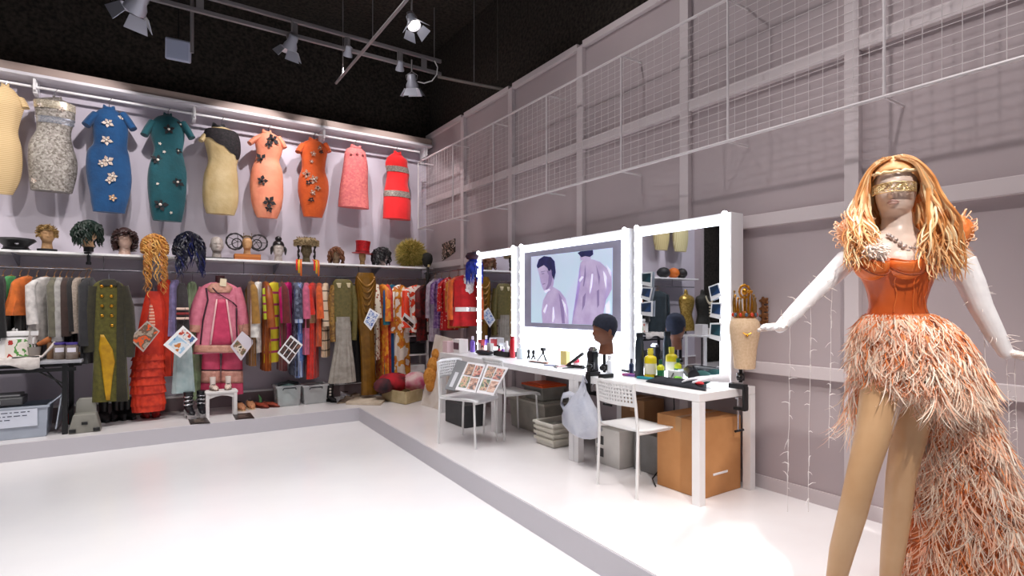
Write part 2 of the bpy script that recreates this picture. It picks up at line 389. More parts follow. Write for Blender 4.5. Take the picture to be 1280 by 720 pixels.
# ================================================================ the row of dresses under the ledge
DY = 7.64
def Z1(x, y): return (x*.29167, 80+y*.29167)      # zoom frames the outlines were read in
def Z2(x, y): return (260+x*.3125, 110+y*.3125)
def rows_px(rows, Z, Y, dep=.55, dmax=.13):
    out = []
    for y, l, r in rows:
        a, b = Z(l, y), Z(r, y); A = onY(a[0], a[1], Y); B = onY(b[0], b[1], Y); c = (A+B)/2
        hw = abs(B.x-A.x)/2; out.append((Vector((c.x, Y, c.z)), hw, min(hw*dep, dmax)))
    return out
def smooth_rows(rows, k=3):
    out = []
    n = len(rows)
    for i in range(n-1):
        p0, p1, p2, p3 = rows[max(i-1, 0)], rows[i], rows[i+1], rows[min(i+2, n-1)]
        for q in range(k):
            t = q/k
            def cr(a, b, c, d): return .5*((2*b)+(c-a)*t+(2*a-5*b+4*c-d)*t*t+(3*b-a-3*c+d)*t**3)
            out.append((Vector([cr(p0[0][j], p1[0][j], p2[0][j], p3[0][j]) for j in range(3)]), max(.003, cr(p0[1], p1[1], p2[1], p3[1])), max(.003, cr(p0[2], p1[2], p2[2], p3[2]))))
    out.append(rows[-1]); return out
def dress(label, rows, Z, m, sleeves=(), collar=None, trim=None, rip=.014, yoke=None, bands=(), flowers=(), group='sheath dresses under the ledge', Y=DY):
    R = smooth_rows(rows_px(rows, Z, Y)); c0 = R[0][0]; low = R[-1][0]
    root = thing('cheongsam_dress', label, 'dress', (c0.x, Y, low.z), group=group, world=True)
    # shoulders close to the neck
    top = [(c0+Vector((0, 0, .048)), R[0][1]*.36, R[0][2]*.6), (c0+Vector((0, 0, .036)), R[0][1]*.60, R[0][2]*.75), (c0+Vector((0, 0, .018)), R[0][1]*.86, R[0][2]*.92)]
    b = M(); b.body(top+R, 32, rip=rip, k=8); b.obj('body', m, root)
    for (p, q, r0, r1) in sleeves:
        p, q = Z(*p), Z(*q); A = onY(p[0], p[1], Y); B = onY(q[0], q[1], Y-.02)
        A.y = Y; t = M(); t.tube([A, (A+B)/2+Vector((0, 0, .008)), B], [r0*.86, (r0+r1)*.44, r1*.92], 18, flat=.62); t.obj('sleeve', m, root)
    if collar:
        (x0, x1, y0, y1) = collar; a = Z(x0, y0); c = Z(x1, y1); A = onY(*a, Y); B = onY(*c, Y); w = abs(B.x-A.x)/2; cc = Vector(((A.x+B.x)/2, Y, c0.z+.022)); h = max(.06, A.z-B.z)
        t = M(); n = 20; rings = []
        for z, k in ((0, 1.1), (h*.5, .98), (h, .9)):
            rings.append([cc+Vector((w*k*cos(2*PI*j/n), -w*k*.8*sin(2*PI*j/n), z - (h*.65*max(0, sin(2*PI*j/n))**6 if z == h else 0))) for j in range(n)])
        t.loft(rings, cap0=False, cap1=False); t.obj('collar', trim or m, root, solid=.006)
    # hanger hook
    hk = M(); hp = c0+Vector((0, .01, .06)); zt = 3.655
    hk.tube([hp-Vector((0, 0, .04)), (hp.x, Y+.01, zt-.04), (hp.x+.02, Y+.02, zt-.01), (hp.x+.01, 7.68, zt+.004), (hp.x-.012, 7.70, zt-.02)], .0035, 6); hk.obj('hanger_hook', STEEL, root)
    fr = lambda z: min(R, key=lambda r: abs(r[0].z-z))
    for (y0, y1, mm) in bands:
        za = onY(*Z(rows[0][1], y0), Y); 
        zA = onY(Z((rows[0][1]+rows[0][2])/2, y0)[0], Z(0, y0)[1], Y).z; zB = onY(Z((rows[0][1]+rows[0][2])/2, y1)[0], Z(0, y1)[1], Y).z
        rr = []
        for q in range(5):
            z = lerp(zA, zB, q/4); r = fr(z); rr.append((Vector((r[0].x, Y, z)), r[1]+.006, r[2]+.006))
        t = M(); t.body(rr, 32); t.obj('band', mm, root)
    if yoke:
        y0, y1, mm, skew = yoke; rr = []
        for r in top[2:]+R:
            rr.append(r)
        zB = onY(*Z((rows[0][1]+rows[0][2])/2, y1), Y).z
        rings = []; n = 32
        base = [r for r in rr if r[0].z > zB-.25]
        t = M(); vs = []
        for i, r in enumerate(base):
            ring = []
            for j in range(n):
                a = 2*PI*j/n; x = cos(a)
                zlim = zB + skew*(-x)          # lower towards +x
                z = max(r[0].z, zlim + .012*sin(9*a))
                rz = fr(z) if z > r[0].z else r
                ring.append(Vector((rz[0].x+(rz[1]+.006)*cos(a), Y-(rz[2]+.006)*(sin(a) if sin(a) > 0 else .6*sin(a)), z)))
            rings.append(ring)
        t.loft(rings, cap1=False); t.obj('lace_yoke', mm, root)
    for (x, y, s, mm, cen) in flowers:
        p = Z(x, y); P = onY(*p, Y); r = fr(P.z); u = max(-.95, min(.95, (P.x-r[0].x)/r[1])); P.y = Y - r[2]*math.sqrt(1-u*u) - .004
        t = M(); kk = 5; ph = random.random()*3
        for j in range(kk):
            a = ph+2*PI*j/kk; L = s*random.uniform(.8, 1.2)
            poly = []
            d = Vector((cos(a), 0, sin(a))); e = Vector((-sin(a), 0, cos(a)))
            vs = [P+d*L*.1, P+d*L*.55+e*L*.3+Vector((0, -.012, 0)), P+d*L*1.0+Vector((0, -.006, 0)), P+d*L*.55-e*L*.3+Vector((0, -.012, 0))]
            t.add(vs + [v+Vector((0, .006, 0)) for v in vs], [(0, 1, 2, 3), (7, 6, 5, 4), (0, 4, 5, 1), (1, 5, 6, 2), (2, 6, 7, 3), (3, 7, 4, 0)], 0)
        if cen: t.sph(P+Vector((0, -.012, 0)), s*.22, 8, 6, m=1)
        t.obj('flower', [mm, cen or mm], root)
    return root
PEARL = mat('#f0e6da', rough=.3); BFL = mat('#17141a', rough=.7); SFL = mat('#d9cfc4', '#b89a86', rough=.4, scale=60)
dress('cream striped sheath dress cut off by the picture edge under the ledge', [(118, -20, 70), (165, -62, 105), (230, -48, 90), (290, -45, 78), (350, -58, 93), (430, -63, 97), (500, -52, 85), (558, -30, 55)], Z1,
      mat('#d9bf94', '#c2a26f', pat='stripe', axis=2, scale=16, thr=.45, rough=.8), sleeves=[((90, 150), (112, 190), .05, .045)], collar=(5, 40, 108, 125))
SIL = mat('#b4aea6', '#6e665e', pat='cells', scale=60, rough=.35, metal=.45, bump=.5)
dress('silver sequinned short dress with square neckline between the cream and blue ones', [(170, 145, 322), (230, 150, 322), (290, 155, 305), (340, 125, 312), (400, 118, 330), (460, 120, 332), (520, 126, 318), (548, 130, 310)], Z1, SIL,
      collar=(225, 265, 150, 172), bands=[(235, 262, mat('#a8adb8', '#e6e6ea', pat='cells', scale=90, rough=.25, metal=.7)), (168, 200, mat('#b9a98e', '#efe6d2', pat='cells', scale=70, rough=.3, metal=.5))],
      flowers=[(150, 505, .03, SFL, PEARL), (180, 185, .03, SFL, PEARL), (270, 205, .03, SFL, PEARL)])
BLU = cloth('#0b4a7c', scale=8, col2='#083e6c', bump=.5)
dress('royal blue cheongsam dress with silver flower sprays down the front', [(210, 415, 520), (240, 393, 545), (290, 396, 550), (350, 398, 546), (380, 375, 553), (440, 367, 562), (500, 372, 565), (560, 385, 556), (600, 390, 545), (637, 398, 536)], Z1, BLU,
      sleeves=[((412, 218), (368, 262), .09, .075), ((525, 218), (572, 280), .09, .07)], collar=(440, 494, 186, 214),
      flowers=[(465, 262, .055, SFL, PEARL), (520, 235, .03, SFL, PEARL), (458, 335, .055, SFL, PEARL), (462, 425, .06, SFL, PEARL), (440, 436, .045, SFL, PEARL), (485, 490, .06, SFL, PEARL), (472, 505, .04, SFL, PEARL), (484, 580, .045, mat('#c9a27c', rough=.5), PEARL)])
TEA = cloth('#0a525c', scale=8, col2='#08474f', bump=.5)
dress('teal cheongsam dress scattered with black flowers and pearls', [(240, 665, 775), (270, 642, 790), (320, 646, 790), (370, 660, 782), (400, 652, 788), (460, 635, 800), (520, 631, 800), (580, 636, 796), (640, 646, 786), (674, 655, 778)], Z1, TEA,
      sleeves=[((655, 250), (618, 305), .085, .07), ((782, 255), (822, 318), .085, .07)], collar=(700, 738, 218, 240),
      flowers=[(722, 290, .065, BFL, PEARL), (773, 265, .045, BFL, PEARL), (763, 378, .045, BFL, PEARL), (676, 418, .07, BFL, PEARL), (760, 513, .065, BFL, PEARL), (686, 608, .075, BFL, PEARL), (685, 348, .018, PEARL, PEARL), (703, 384, .018, PEARL, PEARL), (674, 520, .018, PEARL, PEARL), (732, 642, .018, PEARL, PEARL)])
ID = lambda x, y: (x, y)
dress('cream satin sheath dress with a black lace yoke over its shoulders', [(165, 257, 297), (175, 254, 300), (190, 258, 300), (205, 260, 296), (220, 255, 297), (240, 253, 298), (255, 254, 297), (268, 258, 293)], ID, mat('#d2bb8c', '#c2a774', rough=.5, scale=6, bump=.4),
      sleeves=[((258, 168), (251, 176), .06, .05)], collar=(265, 282, 156, 166), trim=BLACK, yoke=(160, 186, mat('#0e0c0f', '#2a2226', rough=.8, pat='cells', scale=60, bump=.4), .13), rip=.02)
PEA = mat('#ec9674', '#e08364', rough=.6, scale=6, bump=.4)
dress('peach cheongsam dress with four black flowers down the front', [(195, 200, 285), (225, 188, 300), (265, 194, 292), (290, 190, 284), (330, 175, 297), (380, 168, 300), (430, 170, 300), (480, 178, 292), (520, 195, 276)], Z2, PEA,
      sleeves=[((205, 198), (166, 222), .075, .055), ((280, 200), (308, 240), .075, .055)], collar=(216, 254, 176, 196), rip=.015,
      flowers=[(252, 212, .085, BFL, BFL), (240, 232, .05, BFL, BFL), (210, 290, .075, BFL, BFL), (210, 378, .07, BFL, BFL), (238, 460, .085, BFL, BFL), (238, 488, .05, BFL, BFL)])
ORG = cloth('#cf5512', scale=9, col2='#bd490b', bump=.5)
FL2 = mat('#c9a892', '#8a4a30', rough=.5, scale=60)
dress('orange cheongsam dress embroidered with pale blossoms', [(225, 380, 468), (255, 368, 476), (290, 374, 470), (330, 374, 468), (370, 362, 480), (420, 360, 481), (470, 370, 471), (517, 382, 456)], Z2, ORG,
      sleeves=[((380, 228), (360, 256), .07, .06), ((468, 225), (484, 256), .07, .06)], collar=(402, 440, 204, 224),
      flowers=[(415, 270, .045, FL2, PEARL), (440, 245, .035, FL2, PEARL), (390, 350, .06, FL2, BFL), (415, 372, .06, FL2, PEARL), (395, 385, .04, BFL, FL2), (430, 405, .045, FL2, BFL), (410, 425, .04, FL2, PEARL), (405, 452, .04, BFL, FL2), (445, 262, .03, BFL, BFL), (408, 300, .03, FL2, PEARL)])
PNK = mat('#e8837c', '#d6666a', pat='cells', scale=42, rough=.8, bump=.7)
dress('coral pink lace shift dress flaring towards the hem', [(252, 552, 628), (270, 546, 632), (310, 542, 638), (350, 536, 638), (400, 528, 638), (440, 524, 640), (480, 521, 642)], Z2, PNK, collar=(570, 612, 240, 254),
      flowers=[(565, 272, .022, mat('#8d3a3e'), None), (588, 272, .022, mat('#8d3a3e'), None), (612, 275, .022, mat('#8d3a3e'), None)])
RED = cloth('#e81a20', scale=7, col2='#dd1216')
SBD = mat('#c9c0b4', '#8a8078', pat='cells', scale=90, rough=.3, metal=.5)
dress('bright red sleeveless dress with two silver sequin bands', [(275, 726, 782), (285, 716, 795), (310, 710, 797), (345, 716, 803), (380, 712, 798), (420, 705, 806), (470, 702, 810), (526, 700, 808)], Z2, RED, collar=(742, 772, 264, 278), bands=[(318, 340, SBD), (416, 440, SBD)])
# three more that the photograph shows only in the near mirror

for i, (x, c1, c2, lab) in enumerate(((-2.02, '#c9bb8a', '#b5a473', 'pale olive sheath dress seen only in the large mirror'), (-2.62, '#d8cfa4', '#c2b684', 'cream ribbed sheath dress seen only in the large mirror'))):
    d = M(); root = thing('cheongsam_dress', lab, 'dress', (x, DY, 2.45), group='sheath dresses under the ledge', world=True)
    prof = ((3.5, .12), (3.42, .2), (3.3, .2), (3.15, .18), (3.0, .21), (2.8, .23), (2.6, .21), (2.45, .17))
    R = smooth_rows([(Vector((x, DY, z)), w_, w_*.5) for z, w_ in prof]); d.body(R, 28, rip=.02); d.obj('body', mat(c1, c2, pat='stripe', axis=0, scale=9, rough=.6), root)
    hk = M(); hk.tube([(x, DY, 3.5), (x, DY, 3.62), (x+.02, 7.68, 3.658), (x, 7.70, 3.64)], .0035, 6); hk.obj('hanger_hook', STEEL, root)
# ================================================================ head forms and wigs
def head_rings(H=.27, face=True, n=36, neck=True, rows=34, slim=1.0, fs=1.0):
    """closed head surface in local metres, z=0 neck base, face towards -Y; H total height"""
    k = H/.30; rings = []
    def prof(t):      # t 0..1 -> (z, half width, front, back, ycentre)
        pts = [(0, .062, .060, .062, .012), (.03, .056, .052, .056, .014), (.085, .050, .045, .052, .016), (.095, .052, .060, .055, .010), (.105, .054, .074, .06, .004), (.12, .062, .080, .066, .002), (.15, .070, .084, .080, 0), (.18, .075, .086, .092, 0), (.21, .077, .088, .098, 0), (.24, .074, .082, .096, 0), (.27, .062, .064, .082, 0), (.29, .040, .040, .054, 0), (.30, .012, .012, .016, .004)]
        z = t*.30
        for a, b in zip(pts[:-1], pts[1:]):
            if z <= b[0]+1e-9:
                u = (z-a[0])/(b[0]-a[0]); u = u*u*(3-2*u) if False else u
                return [lerp(a[i], b[i], u) for i in range(5)]
        return list(pts[-1])
    for i in range(rows+1):
        z, hw, fr, bk, yc = prof(i/rows); ring = []
        for j in range(n):
            a = 2*PI*j/n - PI/2; ca, sa = cos(a), sin(a)
            x = hw*slim*ca; y = yc + (fr*sa if sa < 0 else bk*sa)
            if face and sa < -.2 and z > .09:
                g = lambda x0, z0, sx, sz: fs*math.exp(-((x-x0)/sx)**2-((z-z0)/sz)**2)
                y -= .020*g(0, .158, .011, .012) + .011*g(0, .178, .009, .020)                          # nose
                y += .012*g(.030, .188, .017, .011) + .012*g(-.030, .188, .017, .011)                    # eye sockets
                y -= .005*g(.030, .186, .010, .006) + .005*g(-.030, .186, .010, .006)                    # eyeballs
                y -= .007*g(0, .133, .018, .006) + .006*g(0, .124, .014, .005) - .004*g(0, .1285, .018, .003)   # lips
                y -= .006*g(0, .106, .016, .009) + .004*g(0, .206, .045, .008)                           # chin, brow
            ring.append(Vector((x*k, y*k, z*k)))
        rings.append(ring)
    return rings
def ears(mb, H):
    k = H/.30
    for s in (-1, 1): mb.sph((s*.076*k, .012*k, .175*k), (.009*k, .018*k, .03*k), 10, 7)
def head_obj(root, H, m, face=True, name='head_form', lift=0):
    mb = M(); R = [[p+Vector((0, 0, lift)) for p in r] for r in head_rings(H, face)]
    mb.loft(R)
    if face:
        e = M(); ears(e, H); mb.add([Vector(v)+Vector((0, 0, lift)) for v in e.v], e.f)
    return mb.obj(name, m, root, sub=1 if face else 0)
def skull(H, t0, k=1.06, n=28, lift=0, front=None, back=None):
    """cap over the skull from height t0 (back) rising to `front` at the forehead"""
    R = head_rings(H, False, n=n, rows=40); sel = []
    zc = t0*H; zf = (front if front is not None else t0)*H
    out = []
    for r in R:
        if r[0].z < min(zc, zf)-.01: continue
        ring = []
        for p in r:
            fr = max(0, min(1, (-p.y/H/.25)*.5+.5)); lim = lerp(zc, zf, fr)
            z = max(p.z, lim); q = p
            if z > p.z:
                q = min((rr for rr in R), key=lambda rr: abs(rr[0].z-z))[r.index(p)]
            ring.append(Vector((q.x*k, q.y*k, z+(.006 if z > .8*H else 0)+(k-1)*H*.5*(z/H)+lift)))
        out.append(ring)
    return out
def cap_mesh(H, t0, front, k=1.06, lift=0):
    mb = M(); mb.loft(skull(H, t0, k, lift=lift, front=front), cap0=False); return mb
def curl(mb, p, d, L, r, amp, turns, w, n=12, m=0):
    "a tapered wavy lock from p along d"
    d = Vector(d).normalized(); a = d.orthogonal().normalized(); b = d.cross(a); ph = random.random()*6; pts = []
    for i in range(n+1):
        t = i/n; pts.append(Vector(p)+d*L*t+(a*cos(ph+turns*2*PI*t)+b*sin(ph+turns*2*PI*t))*amp*min(1, t*3))
    mb.tube(pts, [w*(1-.75*(i/n)**2) for i in range(n+1)], 5, m=m)
def fall(mb, p0, out, L, w, amp=.012, waves=2, n=14, m=0, drop=.04, seg=5, end=None):
    "lock that leaves the scalp along `out` and then hangs; waves sideways"
    p0 = Vector(p0); out = Vector(out); pts = []; ph = random.random()*6; s = Vector((-out.y, out.x, 0)); s = s.normalized() if s.length > 1e-6 else Vector((1, 0, 0))
    o = Vector((out.x, out.y, 0))
    for i in range(n+1):
        t = i/n; q = p0 + o*drop*(1-math.exp(-5*t)) + Vector((0, 0, -L*t + (out.z*drop*t*(1-t)*3)))
        q += s*amp*sin(ph+waves*2*PI*t)*min(1, t*2.5) + o*amp*.7*cos(ph+waves*2*PI*t)*min(1, t*2.5)
        if end is not None: q += Vector(end)*t*t
        pts.append(q)
    mb.tube(pts, [w*(1-.8*(i/n)**3)*(.6+.4*min(1, i/2)) for i in range(n+1)], seg, m=m)
def scalp_points(H, n, tmin, seed, face_ang=.9, lift=0, tmax=.99, k=1.02):
    random.seed(seed); R = head_rings(H, False, n=48, rows=60); out = []
    while len(out) < n:
        t = random.uniform(tmin, tmax); r = R[int(t*60)]; j = random.randrange(48); p = r[j]
        a = math.atan2(p.x, -p.y)
        if abs(a) < face_ang and t < .80: continue
        nrm = Vector((p.x/(.077**2), p.y/(.09**2), (p.z-.62*H)/(.11**2))).normalized()
        out.append((Vector((p.x*k, p.y*k, p.z+lift)), nrm))
    return out
def face_dir(x, y):   # rotation that turns a local -Y face towards the camera-ish side of the room
    d = Vector((0.6, 0, 0)) - Vector((x, y, 0)); return math.atan2(d.x, -d.y)
SHZ = 1.872; SY = 7.60
def shelf_pt(px, y=SY): 
    p = onY(px, 310, y); return (p.x, y, SHZ)
def px_h(px, p1, p0, y=SY):     # real height spanned by pixels
    return onY(px, p1, y).z - onY(px, p0, y).z
PLAST = mat('#c9bfb8', '#a89a92', rough=.2, scale=30, bump=.5); TANC = mat('#b08a62', '#9c7650', rough=.7, scale=40)
# 1 peaked cap
x, y, z = shelf_pt(20, 7.58)
r = thing('peaked_cap', 'black peaked officer cap with a silver badge lying on the shelf', 'cap', (x, y, z), rz=.2)
m = M(); m.lathe([(.09, 0), (.098, .004), (.1, .05), (.14, .085), (.165, .105), (.15, .125), (.06, .135), (.01, .136)], n=28); m.obj('crown', BLACK, r)
m = M(); vs = []
for k_ in (0, 1):
    for i in range(13):
        a = PI+PI*i/12; rr = .098 + k_*.075*sin(PI*i/12); vs.append((rr*cos(a), rr*sin(a), .02-.015*k_))
vs2 = [(a, b, c+.006) for a, b, c in vs]
m.add(vs+vs2, [(i, i+1, 14+i, 13+i) for i in range(12)]+[(26+i, 39+i, 40+i, 27+i) for i in range(12)]+[(13+i, 14+i, 40+i, 39+i) for i in range(12)]); m.obj('visor', BLACKM, r)
m = M(); m.sph((0, -.118, .072), (.018, .008, .02), 10, 8); m.obj('badge', STEEL, r)
m = M(); m.lathe([(.101, .012), (.104, .012), (.104, .034), (.101, .034)], n=28); m.obj('band', mat('#2c2a2e', rough=.4), r)
# 2 blond cropped wig
def wig_stand(px, name, label, H, m, face, cat='wig head', y=SY, rz=None, lift=0, group='wig heads on the shelf', sc=1):
    x, y_, z = shelf_pt(px, y); rt = thing(name, label, cat, (x, y_, z), rz=face_dir(x, y_) if rz is None else rz, group=group); rt.scale = (sc, sc, sc)
    head_obj(rt, H, m, face, lift=lift); return rt
r = wig_stand(59, 'wig_head', 'tan canvas head in a cropped blond wig beside the peaked cap', .25, TANC, True, lift=.03)
m = M(); m.cyl((0, 0, 0), .085, .032, 24); m.obj('stand', BLACK, r)
m = cap_mesh(.25, .52, .76, 1.08, .03)
for p, nn in scalp_points(.25, 170, .55, 1, .75, .03): curl(m, p, nn+Vector((0, -.5, -.5)), .04, 0, .005, 1, .007, 5)
m.obj('wig', mat('#7d6234', '#9a7a46', rough=.6, scale=30), r)
# 3 dark green bob on a clamped head
x, y, z = shelf_pt(112, 7.43)
r = thing('wig_head', 'tan head turned sideways in a shaggy black-green bob wig clamped to the shelf edge', 'wig head', (x, y, z+.06), rz=face_dir(x, y)+.95, group='wig heads on the shelf')
head_obj(r, .27, SKINB, True)
m = cap_mesh(.27, .35, .78, 1.16)
for p, nn in scalp_points(.27, 260, .5, 2, .95): fall(m, p+nn*.012, nn+Vector((random.uniform(-.3, .3), random.uniform(-.3, .3), 0)), random.uniform(.07, .16), .009, .012, 1.2, 8, drop=.045)
m.obj('wig', mat('#10291d', '#0a1a14', rough=.5, scale=25), r)
m = M(); m.cyl((0, .01, -.05), .045, .055, 16); m.cyl((0, .01, -.16), .016, .12, 12); m.cyl((0, .01, -.19), .024, .03, 12); m.box((0, .01, -.065), (.06, .06, .02)); m.obj('clamp', BLACKM, r, bevel=.003)
# 4 curly brown bob
r = wig_stand(156, 'wig_head', 'faceless shiny wrapped head in a curly dark brown bob wig', .25, mat('#c2a394', '#a98a7c', rough=.25, scale=25, bump=.4), False, sc=1.2)
m = cap_mesh(.25, .6, .82, 1.08)
for p, nn in scalp_points(.25, 130, .38, 4, .85, tmax=.93):
    q = p + nn*.02
    for s_ in range(1): curl(m, q, (0.2*nn.x, .2*nn.y, -1), .05, 0, .016, 1.6, .010, 12)
m.obj('wig', mat('#3a1e1c', '#24100f', rough=.45, scale=30), r)
# 5 long golden wig
x, y, z = shelf_pt(193, 7.40)
r = thing('long_wig', 'long golden curly wig hanging down over the orange-red gown', 'wig', (x, y, z), rz=.15)
head_obj(r, .23, SKINB, False, lift=.0)
m = cap_mesh(.23, .45, .60, 1.12)
GH = [mat('#d99b4a', '#c2803a', rough=.4, scale=20), mat('#f0c070', '#e0a450', rough=.4, scale=20), mat('#b5702c', rough=.4)]
for q, (p, nn) in enumerate(scalp_points(.23, 250, .42, 5, .35)):
    L = random.uniform(.45, .68) if nn.y < .5 else random.uniform(.3, .5)
    L = min(L, p.z*.9) if p.y > -.035 else L
    fall(m, p+nn*.012, (nn.x*1.0, min(nn.y, .1)*1.0-.25, nn.z), L*(.6+.4*random.random()), .0075, .022, random.uniform(2.6, 4.4), 24, m=q % 3, drop=.052)
m.obj('hair', GH, r)
# 6 long blue-black wig
x, y, z = shelf_pt(236, 7.42)
r = thing('long_wig', 'long wavy black wig with blue ends hanging over the shelf edge', 'wig', (x, y, z+.03), rz=.15)
head_obj(r, .25, PLAST, False)
m = cap_mesh(.25, .40, .55, 1.16)
BH = [mat('#0c0c1c', '#15152e', rough=.35, scale=20), mat('#182060', '#0e1238', rough=.35, scale=20)]
for q, (p, nn) in enumerate(scalp_points(.25, 300, .45, 6, .3)):
    L = random.uniform(.2, .42); L = min(L, p.z*.9+.025) if p.y > -.035 else L; fall(m, p+nn*.012, (nn.x, nn.y*.8-.15, nn.z), L, .010, .018, random.uniform(1.2, 2.2), 16, m=1 if (L > .36) else 0, drop=.085)
m.obj('hair', BH, r)
# 7 wrapped bald head
r = wig_stand(271, 'wig_head', 'bald head wrapped in clear film beside the blue-black wig', .215, PLAST, True, sc=1.3)
m = M(); m.bx((-.17, -.10, -.001), (.13, .1, .012)); m.obj('tray', BLACK, r, bevel=.004)
# 8 head on a wooden block wearing two big braided loops
r = wig_stand(309, 'wig_head', 'tan head on an orange wooden block wearing two big black braided loops', .225, mat('#c79a6c', '#b58656', rough=.6, scale=40), False, lift=.07)
m = M(); m.bx((-.15, -.09, 0), (.15, .09, .075)); m.obj('wooden_block', mat('#c07434', '#a9602a', pat='stripe', scale=6, axis=2, rough=.6), r, bevel=.004)
for s in (-1, 1):
    lp = M(); c = Vector((s*.135, .02, .235)); pts = [c+Vector((.10*cos(2*PI*i/28), .0, .10*sin(2*PI*i/28))) for i in range(29)]
    lp.tube(pts, [.011+.003*sin(i*2.2) for i in range(29)], 7)
    pts = [c+Vector((-s*.02, .01, -.02))+Vector((.055*cos(2*PI*i/20), 0, .06*sin(2*PI*i/20))) for i in range(21)]
    lp.tube(pts, .008, 6)
    for i in range(5): lp.tube([c+Vector((-s*.03, 0, 0)), c+Vector((.09*cos(i*1.25), 0, .09*sin(i*1.25)))], .004, 5)
    lp.obj('braid_loop', mat('#17141a', '#2a2226', rough=.5, scale=60, bump=.5), r)
m = M(); m.tube([(-.05, -.02, .29), (-.02, -.04, .305), (.02, -.04, .305), (.05, -.02, .29)], .01, 6)
for k_ in (-.04, .05): m.tube([(k_, 0, .29), (k_, 0, .335)], .003, 5); m.sph((k_, 0, .34), .007, 8, 6)
m.obj('hairpins', mat('#6e5a3c', rough=.4, metal=.6), r)
# 9 black updo
r = wig_stand(348, 'wig_head', 'film-wrapped head in a smooth black wig with a small bun', .215, PLAST, True, sc=1.22)
m = cap_mesh(.215, .45, .80, 1.10); m.sph((0, .0, .245), (.035, .03, .028), 14, 9, jit=.03)
for s in (-1, 1): fall(m, (s*.058, -.02, .16), (s, -.3, 0), .09, .016, .003, 1, 8, drop=.012)
m.obj('wig', mat('#0e0b0d', '#1a1416', rough=.35, scale=30), r)
# 10 fur hat with braids and ribbons
r = wig_stand(383, 'wig_head', 'olive head in a fur hat with braids and red and yellow ribbons over the shelf', .22, mat('#6e6248', '#5c5038', rough=.8, scale=40), True, y=7.52, sc=1.18)
m = M(); m.lathe([(.07, .19), (.115, .185), (.125, .21), (.12, .245), (.09, .27), (.02, .275)], n=24)
random.seed(11)
for i in range(420):
    a = random.random()*2*PI; zz_ = random.uniform(.185, .275); rr = .118 if zz_ < .25 else random.uniform(.02, .11); p = Vector((rr*cos(a), rr*sin(a), zz_)); dd = Vector((cos(a), sin(a), random.uniform(-.4, .6)+(1 if zz_ > .25 else 0)))
    m.tube([p, p+dd.normalized()*.012, p+dd.normalized()*.022+Vector((0, 0, -.006))], [.005, .004, .001], 4)
m.obj('fur_hat', mat('#a08c68', '#7a6646', rough=.8, scale=45), r)
for s in (-1, 1):
    m = M(); pts = [Vector((s*(.085+.004*sin(i*1.5)), -.03, .19-.018*i)) for i in range(13)]; m.tube(pts, [.012+.004*sin(i*2.1) for i in range(13)], 7); m.obj('braid', mat('#1d1614', rough=.6), r)
    for q, c_ in enumerate(('#e8301c', '#f2c21c', '#e8701c')):
        m = M(); x0 = s*(.08)+q*.022-.02; w2 = .009
        pts = [(x0, -.06, .03), (x0+s*.01, -.135, .012), (x0+s*.012, -.165, -.03), (x0+s*.01, -.16, -.10-.03*q)]
        vs = []
        for p in pts: vs += [(p[0]-w2, p[1], p[2]), (p[0]+w2, p[1], p[2])]
        m.add(vs, [(2*i, 2*i+1, 2*i+3, 2*i+2) for i in range(3)]); m.obj('ribbon', mat(c_, rough=.6), r, solid=.003)
# 11 short brown bob
r = wig_stand(420, 'wig_head', 'faceless brown head in a short wavy chestnut wig', .2, mat('#8a745c', '#786248', rough=.7, scale=40), False, sc=1.15)
m = cap_mesh(.2, .5, .8, 1.10)
for p, nn in scalp_points(.2, 120, .45, 12, .8): fall(m, p+nn*.008, nn, random.uniform(.06, .13), .011, .012, 1.3, 9, drop=.03)
m.obj('wig', mat('#5c3620', '#7a4a2c', rough=.45, scale=30), r)
# 12 red top hat
r = wig_stand(453, 'wig_head', 'tan head under a red sequinned top hat', .19, mat('#a08256', '#8c6e46', rough=.8, scale=40), False)
rt = Matrix.Rotation(.06, 3, 'Y'); m = M(); m.lathe([(.145, .0), (.15, .006), (.10, .008), (.092, .02), (.095, .10), (.105, .175), (.10, .18), (.02, .182)], (0, 0, .165), 26, R=rt)
m.obj('top_hat', mat('#c0141c', '#8a0c12', pat='cells', scale=70, rough=.4, metal=.2), r)
m = M(); m.lathe([(.094, .012), (.097, .012), (.098, .04), (.095, .04)], (0, 0, .165), 26, R=rt); m.obj('hat_band', mat('#7d0c12', rough=.6), r)
# 13 pale head in profile with swept black wig
r = wig_stand(479, 'wig_head', 'pale head in profile in a swept black wig', .255, mat('#d8c4bc', '#c8b0a8', rough=.5, scale=20), True, rz=face_dir(2.6, 7.6)+1.1, y=7.56)
m = cap_mesh(.255, .45, .72, 1.13)
for p, nn in scalp_points(.255, 240, .5, 13, .7): fall(m, p+nn*.012, nn+Vector((0, .3, 0)), random.uniform(.07, .16), .011, .016, 1.1, 9, drop=.05)
m.obj('wig', mat('#0d0b0e', '#1c181c', rough=.45, scale=30), r)
